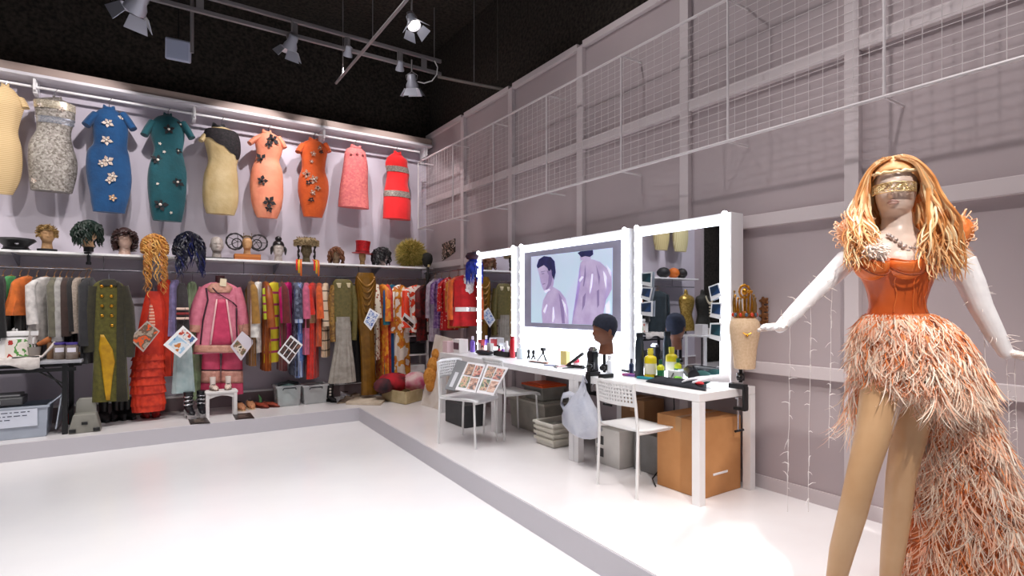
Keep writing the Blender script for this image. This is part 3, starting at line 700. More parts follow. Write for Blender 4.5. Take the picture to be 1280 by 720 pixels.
# 14 frizzy blond wig
x, y, z = shelf_pt(514, 7.58)
r = thing('frizzy_wig', 'huge frizzy greenish-blond wig at the end of the shelf by the corner', 'wig', (x, y, z))
head_obj(r, .2, CANVAS, False)
m = M(); random.seed(14); m.sph((0, 0, .20), (.16, .13, .15), 18, 12, jit=.10)
for i in range(2600):
    a = random.random()*2*PI; b_ = math.asin(random.uniform(-1, 1)); n_ = Vector((cos(a)*cos(b_), sin(a)*cos(b_), sin(b_))); n_.z = max(n_.z, -.75)
    p = Vector((n_.x*.16, n_.y*.13, n_.z*.15+.20)); L = random.uniform(.03, .11); q = p+n_*L+Vector((random.uniform(-.02, .02), random.uniform(-.02, .02), random.uniform(-.03, .01)))
    q.z = max(q.z, .005); mid = (p+q)/2+Vector((random.uniform(-.015, .015),)*3); mid.z = max(mid.z, .004); p.z = max(p.z, .004)
    m.tube([p, mid, q], [.0045, .0032, .0008], 4, m=i % 2)
m.obj('hair', [mat('#9a8840', '#7e7a30', rough=.7, scale=12), mat('#c8ae62', '#a89446', rough=.7, scale=12)], r)
# 15 dark mesh cap form clamped at the shelf end
x, y, z = shelf_pt(534, 7.40)
r = thing('wig_head', 'dark hooded head form on a black pole clamp at the very end of the shelf', 'wig head', (x, y, z), group='wig heads on the shelf')
m = M(); m.lathe([(.03, .0), (.05, .02), (.075, .07), (.083, .12), (.075, .17), (.05, .2), (.01, .212)], n=22); m.obj('hood', mat('#20201c', '#14130f', rough=.8, scale=40), r)
m = M(); m.box((0, -.05, .02), (.03, .012, .045)); m.obj('tag', mat('#d8c890', rough=.6), r)
m = M(); m.cyl((0, -.02, -.26), .02, .28, 12); m.cyl((0, -.02, -.18), .035, .1, 14); m.cyl((0, -.02, -.3), .028, .05, 12); m.obj('clamp', mat('#2a2826', rough=.4), r)
# ================================================================ clothes on the rails
HOOK = mat('#9a9aa0', rough=.25, metal=.9); WOOD = mat('#a87848', '#8c6238', rough=.6, scale=20)
def hanger(root, w, wood=True, rise=.0):
    m = M(); m.tube([(-.006, .028, .0-.012), (-.002, .018, .012), (0, 0, .0155), (.004, -.016, .008), (.003, -.018, -.015), (0, 0, -.05), (0, 0, -.085)], .0028, 6)
    m.tube([(-w*.85, 0, -.15), (-w*.4, 0, -.105), (0, 0, -.08), (w*.4, 0, -.105), (w*.85, 0, -.15)], .008, 6)
    m.obj('hanger', WOOD if wood else HOOK, root)
def garment(loc, label, cat, m, L, w=.19, t=.035, sl=.5, yaw=90, flare=1.08, slm=None, rip=.10, group='clothes on the long rail', band=None, name=None, slr=.045, waist=.95):
    x, y, z = loc; root = thing(name or cat, label, cat, (x, y, z), rz=math.radians(yaw), group=group)
    hanger(root, w)
    b = M(); rows = [(Vector((0, 0, -.088)), .045, .03, 0), (Vector((0, 0, -.10)), w*.45, .034, 0), (Vector((0, 0, -.125)), w*.8, .036, 0), (Vector((0, 0, -.16)), w, t, 0)]
    n = 12
    for i in range(1, n+1):
        q = i/n; ww = w*(lerp(1, waist, min(1, q*2.2)) if q < .45 else lerp(waist, flare, (q-.45)/.55))
        rows.append((Vector((0, 0, lerp(-.16, -L, q))), ww, t*(1+.25*q), min(1, q*1.3)))
    b.body(rows, 40, rip=rip, k=random.choice((7, 8, 9, 11)), ph=random.random()*6, back=1.0, pw=2.4, tw=random.uniform(-.08, .08)); b.obj('body', m, root)
    if sl:
        for s in (-1, 1):
            q = M(); d = random.uniform(.0, .04); q.tube([(s*w*.8, 0, -.145), (s*(w+.02), 0, -.19), (s*(w+.035), -d*.5, -.16-sl*.5), (s*(w+.03), -d, -.16-sl)], [.03, slr*.95, slr, slr*1.15], 12, flat=.75)
            q.obj('sleeve', slm or m, root)
    if band:
        z0, z1, mm = band; rr = []
        for i in range(4):
            zq = lerp(z0, z1, i/3); q = (-.16-zq)/(L-.16) if L > .16 else 0; q = max(0, min(1, q)); ww = w*(lerp(1, waist, min(1, q*2.2)) if q < .45 else lerp(waist, flare, (q-.45)/.55)); rr.append((Vector((0, 0, zq)), ww+.004, t*1.22+.01))
        bb = M(); bb.body(rr, 36, back=1, pw=2.4); bb.obj('trim_band', mm, root)
    return root
def rail(px, bot, label, cat, m, yaw=90, **kw):
    p = onY(px, 345, RY); L = RZ - onY(px, bot, RY).z
    return garment((p.x, RY, RZ), label, cat, m, max(.3, L), yaw=yaw, **kw)
random.seed(21)
C = cloth
rail(4, 425, 'black coat at the outer end of the long rail, cut by the picture edge', 'coat', C('#141416'), sl=.55, t=.04)
rail(14, 392, 'green jacket with a pointed flared front near the outer end of the rail', 'jacket', C('#4a9a58'), yaw=52, sl=.0, w=.17, t=.04, flare=1.45, waist=1.15)
rail(25, 440, 'black dress squeezed between the green and the orange tops', 'dress', C('#1a1718'), sl=0, w=.11)
rail(35, 394, 'orange pointed cape top on the rail beside a dark brown coat', 'cape', C('#d9702a'), yaw=52, sl=0, w=.17, t=.04, flare=1.45, waist=1.15)
rail(46, 445, 'dark brown coat on the rail between the orange cape and white shirt', 'coat', C('#2c211c'), sl=0, t=.032, w=.13)
rail(58, 428, 'white shirt with a limp pointed sleeve on the rail', 'shirt', C('#ded8d4'), yaw=60, sl=.42, w=.19, t=.035, flare=1.25)
rail(68, 432, 'olive grey coat hanging just beside the white shirt', 'coat', C('#6a6656'), sl=.55, t=.03)
rail(75, 425, 'pale grey coat with long sleeves over the bread and brushes', 'coat', C('#a8a4a0'), sl=.6, t=.03)
rail(83, 440, 'chocolate brown coat next to the pale grey coat', 'coat', C('#3a2620'), sl=.55, t=.03)
rail(90, 440, 'black blouse on the rail between chocolate coat and beige jacket', 'blouse', C('#191516'), sl=.5, t=.03)
rail(99, 415, 'beige tweed jacket on the rail, left of the olive coat group', 'jacket', C('#a8988a', scale=60), yaw=80, sl=.52, t=.035)
rail(107, 425, 'black jacket with white piping beside the beige tweed jacket', 'jacket', mat('#1b1a1e', '#e8e4e0', pat='stripe', axis=0, scale=3.2, thr=.92), sl=.5, t=.03)
# charcoal long coat hanging lower, just before the olive coat
p = onY(112, 380, 7.42)
garment((p.x, 7.40, RZ), 'long charcoal coat with a grey scarf pressed against the olive military coat', 'coat', C('#2b2a2d'), 1.0, yaw=80, sl=.65, t=.045)
rail(207, 470, 'plain red-orange gown right behind the ruffled one', 'gown', C('#d8361a', scale=8), yaw=8, sl=0, w=.085, t=.05, flare=.95)
rail(219, 420, 'lilac blouse beside the red-orange gown', 'blouse', C('#9a8fc2'), yaw=60, sl=0, t=.04, w=.09)
rail(314, 456, 'golden brown robe, first of the dense rail group after the pink robe', 'robe', C('#8a5a1e'), t=.035, sl=.45, slm=C('#a87a34'))
rail(323, 440, 'white long-sleeved gown squeezed between two brown robes', 'gown', C('#f0ebe4'), yaw=68, t=.035, sl=.62, w=.17)
rail(332, 462, 'rust brown satin robe beside the lime striped robe', 'robe', mat('#a8561c', '#7c3a10', rough=.45, scale=9, bump=.2), t=.04, sl=.5)
rail(343, 452, 'lime yellow robe with magenta slanted stripes', 'robe', mat('#d8c832', '#b2386a', pat='stripe', axis=2, scale=2.1, thr=.84, rough=.6), yaw=52, t=.05, sl=.4, slm=mat('#c9cf3a', '#a82e66', pat='stripe', axis=2, scale=3, thr=.8, rough=.6))
rail(352, 462, 'maroon robe tucked behind the lime striped one', 'robe', C('#6e1c20'), t=.035, sl=.45)
rail(360, 432, 'hot magenta satin top with white cuffs', 'top', mat('#d8267c', '#b0145e', rough=.45, scale=9, bump=.2), yaw=55, t=.045, sl=.45, w=.16)
rail(368, 468, 'navy patterned skirt suit on the rail next to the magenta top', 'suit', mat('#23243c', '#7a8296', pat='cells', scale=26), t=.035, sl=.4)
rail(375, 470, 'blue and white striped shirt over denim, on the rail', 'shirt', mat('#5c7cc0', '#c4cfe4', pat='stripe', axis=0, scale=7, thr=.5), yaw=70, t=.04, sl=.45, band=(-.75, -1.1, mat('#4a6cb0', '#6f90cc', rough=.9, scale=30)))
rail(383, 442, 'rose pink robe with a dark brown lower band', 'robe', C('#d9688a'), yaw=75, t=.04, sl=.4, band=(-.5, -.68, C('#5c2a1c')))
rail(391, 472, 'scarlet long robe with a tan middle band', 'robe', C('#df2a1a'), yaw=62, t=.045, sl=.35, w=.17, band=(-.45, -.62, C('#b8926a')))
rail(399, 432, 'bright orange jacket between the scarlet robe and the striped cream one', 'jacket', C('#e8622a'), yaw=75, t=.035, sl=.4)
rail(407, 445, 'cream robe with thin slanted black stripes', 'robe', mat('#d8bfa4', '#2a2018', pat='stripe', axis=2, scale=2.4, thr=.93), yaw=70, t=.04, sl=.5)
rail(471, 448, 'narrow white floral robe beside the gold draped gown', 'robe', mat('#d8ccb8', '#8a3a20', pat='spots', scale=24, thr=.35), yaw=70, t=.035, sl=.4)
rail(478, 476, 'orange-red brocade robe between the floral and the blue robes', 'robe', mat('#c83a1c', '#e8a830', pat='cells', scale=22, rough=.6), t=.035, sl=.45)
rail(484, 482, 'crimson beaded robe brushing the blue silk robe', 'robe', mat('#a8141c', '#d8503a', pat='cells', scale=30, rough=.5), yaw=78, t=.035, sl=.45)
rail(490, 468, 'royal blue and teal silk robe on the corner end of the rail', 'robe', mat('#144a9c', '#0e6e78', rough=.45, scale=5, bump=.2), yaw=48, t=.05, sl=.5, w=.21)
rail(500, 474, 'white kimono with large golden chrysanthemums', 'kimono', mat('#efe4d6', '#ecdfd0', pat='noise', scale=4.5, pal=['#efe4d6', '#d8922a', '#c86a1c', '#efe4d6', '#efe4d6'], rough=.6), yaw=26, t=.08, sl=.62, w=.17, slr=.075)
rail(521, 415, 'orange-red kimono with white cloud patterns', 'kimono', mat('#e8421a', '#e23a16', pat='noise', scale=4.5, pal=['#e8421a', '#f2e4da', '#f0dcd0', '#e23a16', '#e8421a'], rough=.6), yaw=16, t=.08, sl=.55, w=.2, slr=.09)
rail(530, 425, 'dark red flowered robe at the very corner of the long rail', 'robe', mat('#7c1a1c', '#2a1614', pat='cells', scale=20), yaw=40, t=.05, sl=.4)
# seen only in the mirror
garment((-1.75, RY, RZ), 'slate blue dress on the rail seen only in the large mirror', 'dress', C('#26343c'), 1.0, yaw=30, sl=.5, t=.06)
def bust(x, y, lab, m_, prof, extra=None):
    r = thing('dress_form', lab, 'dress form', (x, y, 0), world=True)
    g = M(); g.cyl((x, y, 0), .14, .02, 24); g.cyl((x, y, .02), .016, .85, 12); g.obj('stand', BLACKM, r)
    g = M(); g.body(smooth_rows([(Vector((x, y, z)), w_, w_*.6) for z, w_ in prof]), 28, rip=.01, U=Vector((.97, -.24, 0)), V=Vector((-.24, -.97, 0))); g.obj('garment', m_, r); return r
PR = ((1.62, .04), (1.58, .06), (1.52, .08), (1.48, .2), (1.40, .25), (1.28, .23), (1.12, .18), (.98, .23), (.86, .26), (.8, .25))
bust(-2.12, 7.1, 'gold sequin bodice on a stand seen only in the large mirror', mat('#c8a85a', '#8a6a24', pat='cells', scale=50, rough=.3, metal=.5), PR)
r = bust(-2.5, 7.0, 'black bodice with a bone necklace on a stand seen only in the large mirror', mat('#1a1a18', '#2c2a24', rough=.7, scale=20), PR)
g = M()
for i in range(12):
    a = -1.1+2.2*i/11; g.sph((-2.5-.03+.13*sin(a), 7.0-.15-.02*cos(a), 1.47-.16*cos(a)**2+.03), (.014, .012, .03), 8, 6)
for i in range(5): g.sph((-2.54, 6.84, 1.33-.06*i), (.03, .014, .018), 8, 6)
g.obj('bone_necklace', mat('#e8dcc0', rough=.5), r)
for x, c_, lab in ((-2.05, '#141416', 'black round hat on the shelf seen only in the large mirror'), (-2.36, '#c8681c', 'orange turban on the shelf seen only in the large mirror'), (-2.62, '#1c1a1a', 'small black hat on the shelf end seen only in the large mirror')):
    g = M(); g.sph((x, 7.6, 1.872+.11), (.16 if x > -2.2 else .12, .12, .11), 20, 10, jit=.03); tag(g.obj('hat', mat(c_, rough=.6), None), lab, 'hat')
r = thing('trestle_table', 'white table with clutter seen only in the large mirror', 'table', (-2.3, 6.5, 0), world=True)
g = M(); g.bx((-2.9, 6.25, .72), (-1.6, 6.75, .75)); g.obj('tabletop', WHITEM, r, smooth=False)
for x in (-2.85, -1.65):
    for y in (6.29, 6.71): g = M(); g.bx((x-.02, y-.02, 0), (x+.02, y+.02, .72)); g.obj('leg', WHITEM, r, smooth=False)
for i, (x, w_, h_, c_) in enumerate(((-1.8, .16, .2, '#e8e4e4'), (-2.05, .12, .12, '#d8d0cc'), (-2.3, .2, .08, '#2a2a2e'), (-2.6, .14, .22, '#e0d8c8'))):
    g = M(); g.bx((x-w_/2, 6.4, .7505), (x+w_/2, 6.58, .75+h_)); tag(g.obj('clutter_box', mat(c_, rough=.5), None, bevel=.006, smooth=False), ('tall white', 'small pale', 'flat black', 'tall cream')[i]+' box on the table seen only in the large mirror', 'box')
# ---------------------------------------------------------------- right-wall rack
rk = thing('clothes_rail', 'short clothes rail on the mirror wall between the corner and first mirror', 'rail', (3.45, 6.7, 1.78), world=True)
m = M(); m.tube([(3.45, 7.5, 1.78), (3.45, 5.93, 1.78)], .011, 8); m.obj('tube', HOOK, rk)
for y in (7.48, 5.96):
    m = M(); m.tube([(3.45, y, 1.78), (XR, y, 1.78)], .009, 6); m.obj('bracket', HOOK, rk)
WG = 'clothes on the short rail'
garment((3.50, 7.25, 1.78), 'pale lilac gauze gown deep in the corner of the short rail', 'gown', mat('#a494a8', '#c8bcc8', rough=.7, scale=20), 1.0, yaw=0, sl=.5, t=.05, group=WG, w=.08)
garment((3.49, 7.02, 1.78), 'purple sequin dress behind the red beaded one', 'dress', mat('#5c2a7c', '#a88ab8', pat='cells', scale=40, rough=.4), .8, yaw=0, sl=.3, t=.05, group=WG, w=.11)
garment((3.49, 6.78, 1.78), 'red dress beaded with silver spots on the short rail', 'dress', mat('#c8141c', '#e8c4b8', pat='spots', scale=26, thr=.3, rough=.5), .82, yaw=0, sl=.4, t=.06, group=WG, w=.115)
garment((3.46, 6.46, 1.78), 'gold and red brocade coat tucked behind the fur-collared suit', 'coat', mat('#d8902a', '#a8341c', pat='cells', scale=24, rough=.5), .78, yaw=0, sl=.4, t=.06, group=WG, w=.13)
st = garment((3.405, 6.14, 1.78), 'red suit with white fur collar and white belt on the short rail', 'suit', C('#c80f18', col2='#a80a12'), .74, yaw=-6, sl=.5, t=.09, group=WG, w=.19, slm=C('#e8641c'), band=(-.50, -.555, mat('#efe6e2', rough=.8)))
m = M(); m.add([(-.055, -.10, -.11), (.055, -.10, -.11), (.045, -.115, -.28), (0, -.118, -.34), (-.045, -.115, -.28)], [(0, 1, 2, 3, 4)])
random.seed(3)
for i in range(70):
    a = random.random(); s = random.choice((-1, 1)); p = Vector((s*(.055-.03*a)+random.uniform(-.02, .02), -.105, -.10-.22*a)); m.sph(p, .014, 6, 5)
m.obj('fur_collar', mat('#e8dcd8', '#d0c0bc', rough=.9, scale=50, bump=.5), st)
m = M(); m.box((-.02, -.118, -.527), (.05, .012, .05)); m.obj('buckle', STEEL, st)
# blue wig with beret on top of the suit
r = thing('blue_wig', 'cobalt blue wig in a dark red beret above the red suit', 'wig', (3.42, 5.93, 1.80))
m = M(); m.sph((0, 0, .05), (.085, .085, .09), 16, 10)
random.seed(8)
for i in range(110):
    a = random.random()*2*PI; p = Vector((.075*cos(a), .075*sin(a), .06)); fall(m, p, (cos(a), sin(a), .2), random.uniform(.12, .30), .011, .012, 1.2, 10, drop=.035)
m.obj('hair', mat('#1a2fa8', '#101d6e', rough=.5, scale=20), r)
m = M(); m.lathe([(.06, .07), (.11, .085), (.125, .12), (.10, .16), (.02, .175)], n=22); m.obj('beret', mat('#3a1020', '#1a1430', rough=.8, scale=12), r)
m = M(); m.tube([(0, 0, .17), (0, .08, .19), (.14, .15, .2), (.2, .2, .12)], .006, 6); m.obj('hook', HOOK, r)
pf = thing('framed_photo', 'small black photo print pinned to the wall near the corner', 'photo', (XR-.02, 6.9, 2.05), world=True)
a, b_, c_, d_ = [onX(px, py, XR-.012) for px, py in ((552.5, 305), (568.5, 298), (568.5, 315), (552.5, 326))]
m = M(); m.add([a, b_, c_, d_]+[q+Vector((.01, 0, 0)) for q in (a, b_, c_, d_)], [(0, 1, 2, 3), (7, 6, 5, 4), (0, 4, 5, 1), (1, 5, 6, 2), (2, 6, 7, 3), (3, 7, 4, 0)]); m.obj('print', mat('#1c1614', '#d8c4b8', pat='noise', scale=14, pal=['#1c1614', '#15100e', '#a88878', '#1c1614'], rough=.4), pf, smooth=False)
# ---------------------------------------------------------------- front-facing show pieces (outlines placed at their own depth)
FY = 7.2
def front(name, label, cat, rows, m, Y=FY, dep=.4, dmax=.12, rip=.02, k=9, hang=True, part='body', group=None, hx_=None):
    R = smooth_rows(rows_px(rows, ID, Y, dep, dmax)); c0 = R[0][0]
    root = thing(name, label, cat, (c0.x, Y, R[-1][0].z), world=True, group=group)
    b = M(); b.body(R, 44, rip=rip, k=k, pw=2.2); b.obj(part, m, root)
    if hang:
        h = M(); h.tube([(c0.x, Y, c0.z-.05), (c0.x, Y, RZ-.06), (c0.x, (Y+RY)/2, RZ-.005), (c0.x, RY, RZ+.014), (c0.x, RY+.018, RZ+.004), (c0.x, RY+.02, RZ-.015)], .003, 6); h.obj('hanger_hook', HOOK, root)
    return root, R
def add_body(root, part, rows, m, Y, dep=.4, dmax=.12, rip=.02, k=9, n=40):
    R = smooth_rows(rows_px(rows, ID, Y, dep, dmax)); b = M(); b.body(R, n, rip=rip, k=k, pw=2.2); return b.obj(part, m, root), R
def sleeve_px(root, pts, rad, m, Y, part='sleeve'):
    b = M(); b.tube([onY(p[0], p[1], Y) for p in pts], rad, 14, flat=.8); return b.obj(part, m, root)
def surf(R, P, lift=.006):
    r = min(R, key=lambda q: abs(q[0].z-P.z)); u = max(-.95, min(.95, (P.x-r[0].x)/r[1])); return Vector((P.x, r[0].y - r[2]*math.sqrt(1-abs(u)**2.2)**(1) - lift, P.z))
def patch(root, part, R, poly, Y, m, lift=.008, sub=6):
    "cloth patch following the garment front: poly = list of (py, pxL, pxR)"
    b = M(); rings = []
    pts = []
    for i in range(len(poly)-1):
        for q in range(4): t = q/4; pts.append([lerp(poly[i][j], poly[i+1][j], t) for j in range(3)])
    pts.append(poly[-1])
    for py, l, r in pts: rings.append([surf(R, onY(lerp(l, r, j/sub), py, Y), lift) for j in range(sub+1)])
    b.loft(rings, closed=False); return b.obj(part, m, root, solid=.004)
# olive military greatcoat
OL = cloth('#5f5a1c', col2='#4c4816', scale=30); OLD = cloth('#34301c', col2='#2a2718', scale=30)
g, R = front('military_coat', 'long olive double-breasted military greatcoat with gold buttons and yellow lining', 'coat', [(349, 131, 141), (354, 119, 152), (364, 115, 158), (385, 116, 158), (410, 117, 157), (440, 117, 158), (475, 116, 160), (501, 115, 162)], OL, dep=.38, rip=.012)
patch(g, 'dark_front', R, [(352, 145, 149), (364, 147, 157), (410, 146, 156), (501, 146, 160)], FY, OLD)
patch(g, 'yellow_lining', R, [(418, 126, 130), (436, 124, 141), (452, 127, 144), (470, 129, 141), (499, 133, 138)], FY, mat('#c99a12', '#a87a0c', rough=.5, scale=12), lift=.012)
patch(g, 'collar', R, [(349, 129, 143), (354, 124, 148), (358, 127, 146)], FY, OLD, lift=.014)
for s in ([(153, 358), (160, 385), (163, 425), (161, 446)], [(118, 358), (113, 390), (111, 420), (112, 440)]): sleeve_px(g, s, [.07, .075, .07, .068], OLD, FY+.02)
for i in range(5):
    for px in ((127.5, 139.5) if i < 4 else (139.5,)):
        b = M(); P = surf(R, onY(px+i*.2, 358+i*12.2, FY), .012); b.sph(P, (.016, .01, .016), 10, 7); b.obj('button', GOLD, g)
# ruffled gown
RG = mat('#d8361a', '#b8220e', rough=.55, scale=9, bump=.2)
GY = 7.40
g, R = front('ruffled_gown', 'orange-red tiered ruffle gown hanging to the floor under the golden wig', 'gown', [(364, 184, 200), (372, 181, 204), (385, 178, 206), (410, 173, 206), (440, 167, 205), (470, 164, 205), (500, 165, 206), (514, 167, 204)], RG, Y=GY, dep=.42, dmax=.16, rip=.02)
for i in range(9):
    t = 438+i*9; r0 = min(R, key=lambda q: abs(q[0].z-onY(185, t, GY).z)); r1 = min(R, key=lambda q: abs(q[0].z-onY(185, t+12, GY).z))
    b = M(); rows = [(r0[0]+Vector((0, 0, .0)), r0[1]*.95, r0[2]*.95, .3), (lerp(r0[0], r1[0], .5), r0[1]*1.02, r0[2]*1.08, .7), (r1[0], r1[1]*1.09, r1[2]*1.24, 1)]
    b.body(rows, 84, rip=.035, k=19, ph=i*1.3, cap=False); b.obj('ruffle', mat('#dd4020', '#b0200c', rough=.5, scale=14, bump=.2), g)
patch(g, 'pale_flounce', R, [(380, 187, 190), (392, 186, 193), (405, 186, 194), (420, 187, 193)], GY, mat('#f0b8a0', '#d8482a', pat='stripe', axis=2, scale=9, thr=.55), lift=.014)
# pale green + pale blue pieces
g, R = front('long_dress', 'pale mint green long dress beside the pink embroidered robe', 'dress', [(352, 238, 243), (358, 234, 246), (385, 234, 248), (430, 235, 251), (470, 237, 253), (500, 238, 255)], mat('#a8bc94', '#8ea67c', rough=.6, scale=10), Y=7.58, rip=.06, k=9)
g, R = front('pleated_outfit', 'black top with striped cuffs over a pale blue pleated skirt', 'outfit', [(354, 224, 230), (362, 221, 234), (390, 221, 236), (417, 221, 237)], C('#3a3436'), Y=7.36, rip=.02)
add_body(g, 'skirt', [(415, 221, 238), (430, 219, 239), (460, 217, 241), (491, 215, 243)], mat('#b4c4c4', '#98aeb0', rough=.6, scale=10), 7.36, rip=.07, k=12)
for q in range(3):
    b = M(); P = onY(228, 386+q*6, 7.36); b.tube([P+Vector((-.06, -.05, 0)), P+Vector((0, -.065, 0)), P+Vector((.06, -.05, 0))], .014, 8); b.obj('striped_cuff', mat('#e8c8b8' if q % 2 == 0 else '#8a2a2a', rough=.8), g)
# pink embroidered robe
PK = mat('#dc8094', '#cc6c82', rough=.6, scale=16, bump=.2); PKD = mat('#d04468', '#bc3058', rough=.5, scale=12); BGE = mat('#cf9a86', '#b8806c', pat='cells', scale=30, rough=.6); PIP = mat('#3a1c28', rough=.6)
g, R = front('embroidered_robe', 'pink embroidered court robe with wide sleeves over matching red-pink skirt', 'robe', [(353, 264, 284), (358, 253, 295), (368, 249, 299), (400, 247, 299), (425, 244, 302), (441, 241, 304)], PK, Y=7.46, dep=.38, rip=.01)
for s in ([(256, 360), (249, 380), (243, 404), (242, 414)], [(294, 360), (299, 380), (303, 402), (306, 418)]):
    o = sleeve_px(g, s, [.08, .095, .10, .095], PK, 7.48); e = s[-1]; f = s[-2]
    sleeve_px(g, [(lerp(f[0], e[0], .2), lerp(f[1], e[1], .2)), (lerp(f[0], e[0], 1.08), lerp(f[1], e[1], 1.08))], [.105, .101], BGE, 7.48, 'cuff')
patch(g, 'front_panel', R, [(374, 271, 281), (400, 267, 285), (430, 263, 289)], 7.46, PKD)
patch(g, 'hem_band', R, [(431, 243.5, 301.5), (440, 241.5, 303)], 7.46, BGE, lift=.01)
for x0, x1 in ((270, 262), (282, 290)): patch(g, 'ribbon', R, [(374, x0-1, x0+1), (430, x1-1.2, x1+1.2)], 7.46, mat('#e8b8b8', rough=.5), lift=.014)
for poly in ([(360, 264, 266), (366, 269, 271.5), (372, 279, 281), (378, 289, 291), (384, 295, 297)], [(360, 256, 258), (375, 258, 260), (400, 252, 254), (430, 249, 250.5)], [(385, 294, 296), (405, 294, 295.5), (430, 295, 296.5)]): patch(g, 'piping', R, poly, 7.46, PIP, lift=.016, sub=2)
patch(g, 'collar_band', R, [(354, 264, 284), (360, 258, 290), (366, 262, 286)], 7.46, BGE, lift=.012)
b = M(); P = onY(275, 352, 7.46); b.cyl(P-Vector((0, 0, .06)), .05, .13, 16); b.obj('neck_form', mat('#3a1418', rough=.6), g)
b = M(); P = onY(279, 353, 7.37); b.box(P, (.07, .006, .09), Matrix.Rotation(.1, 3, 'Y')); b.obj('tag', mat('#e8d8b8', rough=.7), g)
for l, r in ((251, 275), (276, 303)):
    o, R2 = add_body(g, 'skirt_panel', [(438, l+2, r-1), (455, l+1, r), (475, l, r+.5), (493, l-1, r+1)], mat('#d04a6c', '#b83858', rough=.5, scale=10), 7.48, rip=.015, dep=.5)
    patch(g, 'skirt_border', R2, [(463, l+.5, r), (478, l, r+.4)], 7.48, mat('#d8a090', '#c08474', pat='cells', scale=30), lift=.008)
    patch(g, 'skirt_piping', R2, [(461.5, l+.5, r), (463, l+.5, r)], 7.48, PIP, lift=.010)
# olive top and pleated grey skirt
g, R = front('evening_outfit', 'sheer olive sequinned top over a grey pleated skirt, hung facing the room', 'outfit', [(349, 420, 436), (353, 416, 440), (362, 415, 441), (385, 416, 440), (402, 417, 440)], mat('#6e6232', '#575026', rough=.55, scale=30, bump=.3), Y=7.22, rip=.01)
add_body(g, 'skirt', [(396, 420, 437), (410, 420, 438), (430, 419, 439), (455, 415, 442), (478, 411, 444)], mat('#a49c92', '#8a8278', rough=.45, scale=14), 7.2, rip=.06, k=14, n=96, dep=.5, dmax=.14)
patch(g, 'lace_yoke', R, [(354, 419, 425), (360, 421, 424)], 7.22, mat('#c8b894', rough=.5)); patch(g, 'lace_yoke', R, [(354, 431, 437), (360, 433, 436)], 7.22, mat('#c8b894', rough=.5))
sleeve_px(g, [(417, 357), (414, 375), (415, 400), (417, 427)], [.05, .055, .05, .05], mat('#6a4a26', '#a8803c', pat='cells', scale=40, rough=.5), 7.24)
sleeve_px(g, [(440, 357), (443, 380), (443, 405), (442, 425)], [.05, .055, .05, .05], mat('#6e6232', '#575026', rough=.55, scale=30, bump=.3), 7.24)
# gold draped gown
GD = mat('#8a5f14', '#6c480c', rough=.38, scale=9, metal=.25, bump=.15)
g, R = front('draped_gown', 'dark gold satin gown with a deep cowl drape reaching the floor', 'gown', [(341, 448, 466), (350, 445, 469), (370, 445, 469), (392, 446, 467), (415, 449, 467), (440, 451, 468), (470, 452, 469), (493, 452, 472)], GD, Y=7.3, rip=.05, k=10, dep=.5, dmax=.14)
for i in range(7):
    b = M(); y0 = 346+i*3; low = 358+i*8; l = 446+.3*i; r = 468-.3*i; pts = []
    for q in range(11):
        u = q/10; P = onY(lerp(l, r, u), y0+(low-y0)*(1-(2*u-1)**2), 7.3); pts.append(surf(R, P, -.002+.006*sin(PI*u)))
    b.tube(pts, [.008+.014*sin(PI*q/10) for q in range(11)], 8); b.obj('drape_fold', GD, g)
# ================================================================ things on the back platform
def face_to(d): return math.atan2(d[0], -d[1])
# folding table
GTOP = mat('#a9a9ae', '#9b9ba2', rough=.5, scale=8)
xr = onZ(102, 450, .75).x; yf = 7.03; yb = 7.70
t = thing('folding_table', 'grey folding table with black metal legs at the outer end of the rail', 'table', (xr-.7, yf, 0), world=True)
m = M(); m.bx((-2.1, yf, .72), (xr, yb, .75)); m.obj('tabletop', GTOP, t, bevel=.006, smooth=False)
for y in (yf+.05, yb-.05):
    m = M(); m.bx((-2.0, y-.012, .64), (xr-.05, y+.012, .675)); m.obj('side_bar', BLACKM, t)
for x in (xr-.14, -1.95):
    for y in (yf+.06, yb-.06):
        m = M(); m.bx((x-.022, y-.022, 0), (x+.022, y+.022, .72)); m.obj('leg', BLACKM, t)
    m = M(); m.bx((x-.01, yf+.06, .18), (x+.01, yb-.06, .21)); m.obj('crossbar', BLACKM, t)
    m = M(); sg = -1 if x > -1 else 1; m.tube([(x, yf+.07, .50), (x+sg*.28, yf+.07, .70)], .009, 6); m.tube([(x, yf+.07, .44), (x-sg*-.0+sg*.18, yf+.07, .70)], .008, 6); m.obj('brace', BLACKM, t)
ZT = .7515
def on_table(px, Y, z=ZT): p = onY(px, 440, Y); return (p.x, Y, z)
# white cooker box
x, y, z = on_table(20, 7.42); r = thing('cooker', 'white boxy cooker with a lid and picture panel on the folding table', 'appliance', (x, y, z), rz=.1); r.scale = (1.15, 1, 1.4)
m = M(); m.box((0, 0, .085), (.27, .24, .17)); m.obj('body', WHITEM, r, bevel=.02)
m = M(); m.box((0, 0, .19), (.31, .26, .035)); m.sph((0, 0, .215), (.03, .03, .018), 12, 6); m.obj('lid', WHITEM, r, bevel=.01)
m = M(); m.box((.02, -.123, .085), (.17, .006, .13)); m.obj('front_decal', mat('#e8e2d8', '#b8322a', pat='noise', scale=9, pal=['#efe8e0', '#efe8e0', '#5a9a4a', '#efe8e0', '#e8e0d8'], rough=.5), r)
m = M(); m.box((-.15, 0, .12), (.05, .06, .02)); m.box((.16, 0, .13), (.05, .07, .05)); m.obj('handle', WHITEM, r, bevel=.006)
r = thing('cloth', 'crumpled white cloth draped over the front edge of the folding table', 'cloth', (-.95, yf, ZT), world=True)
x0 = onY(4, 440, yf).x; x1 = onY(50, 440, yf).x; m = M(); rings = []
random.seed(5)
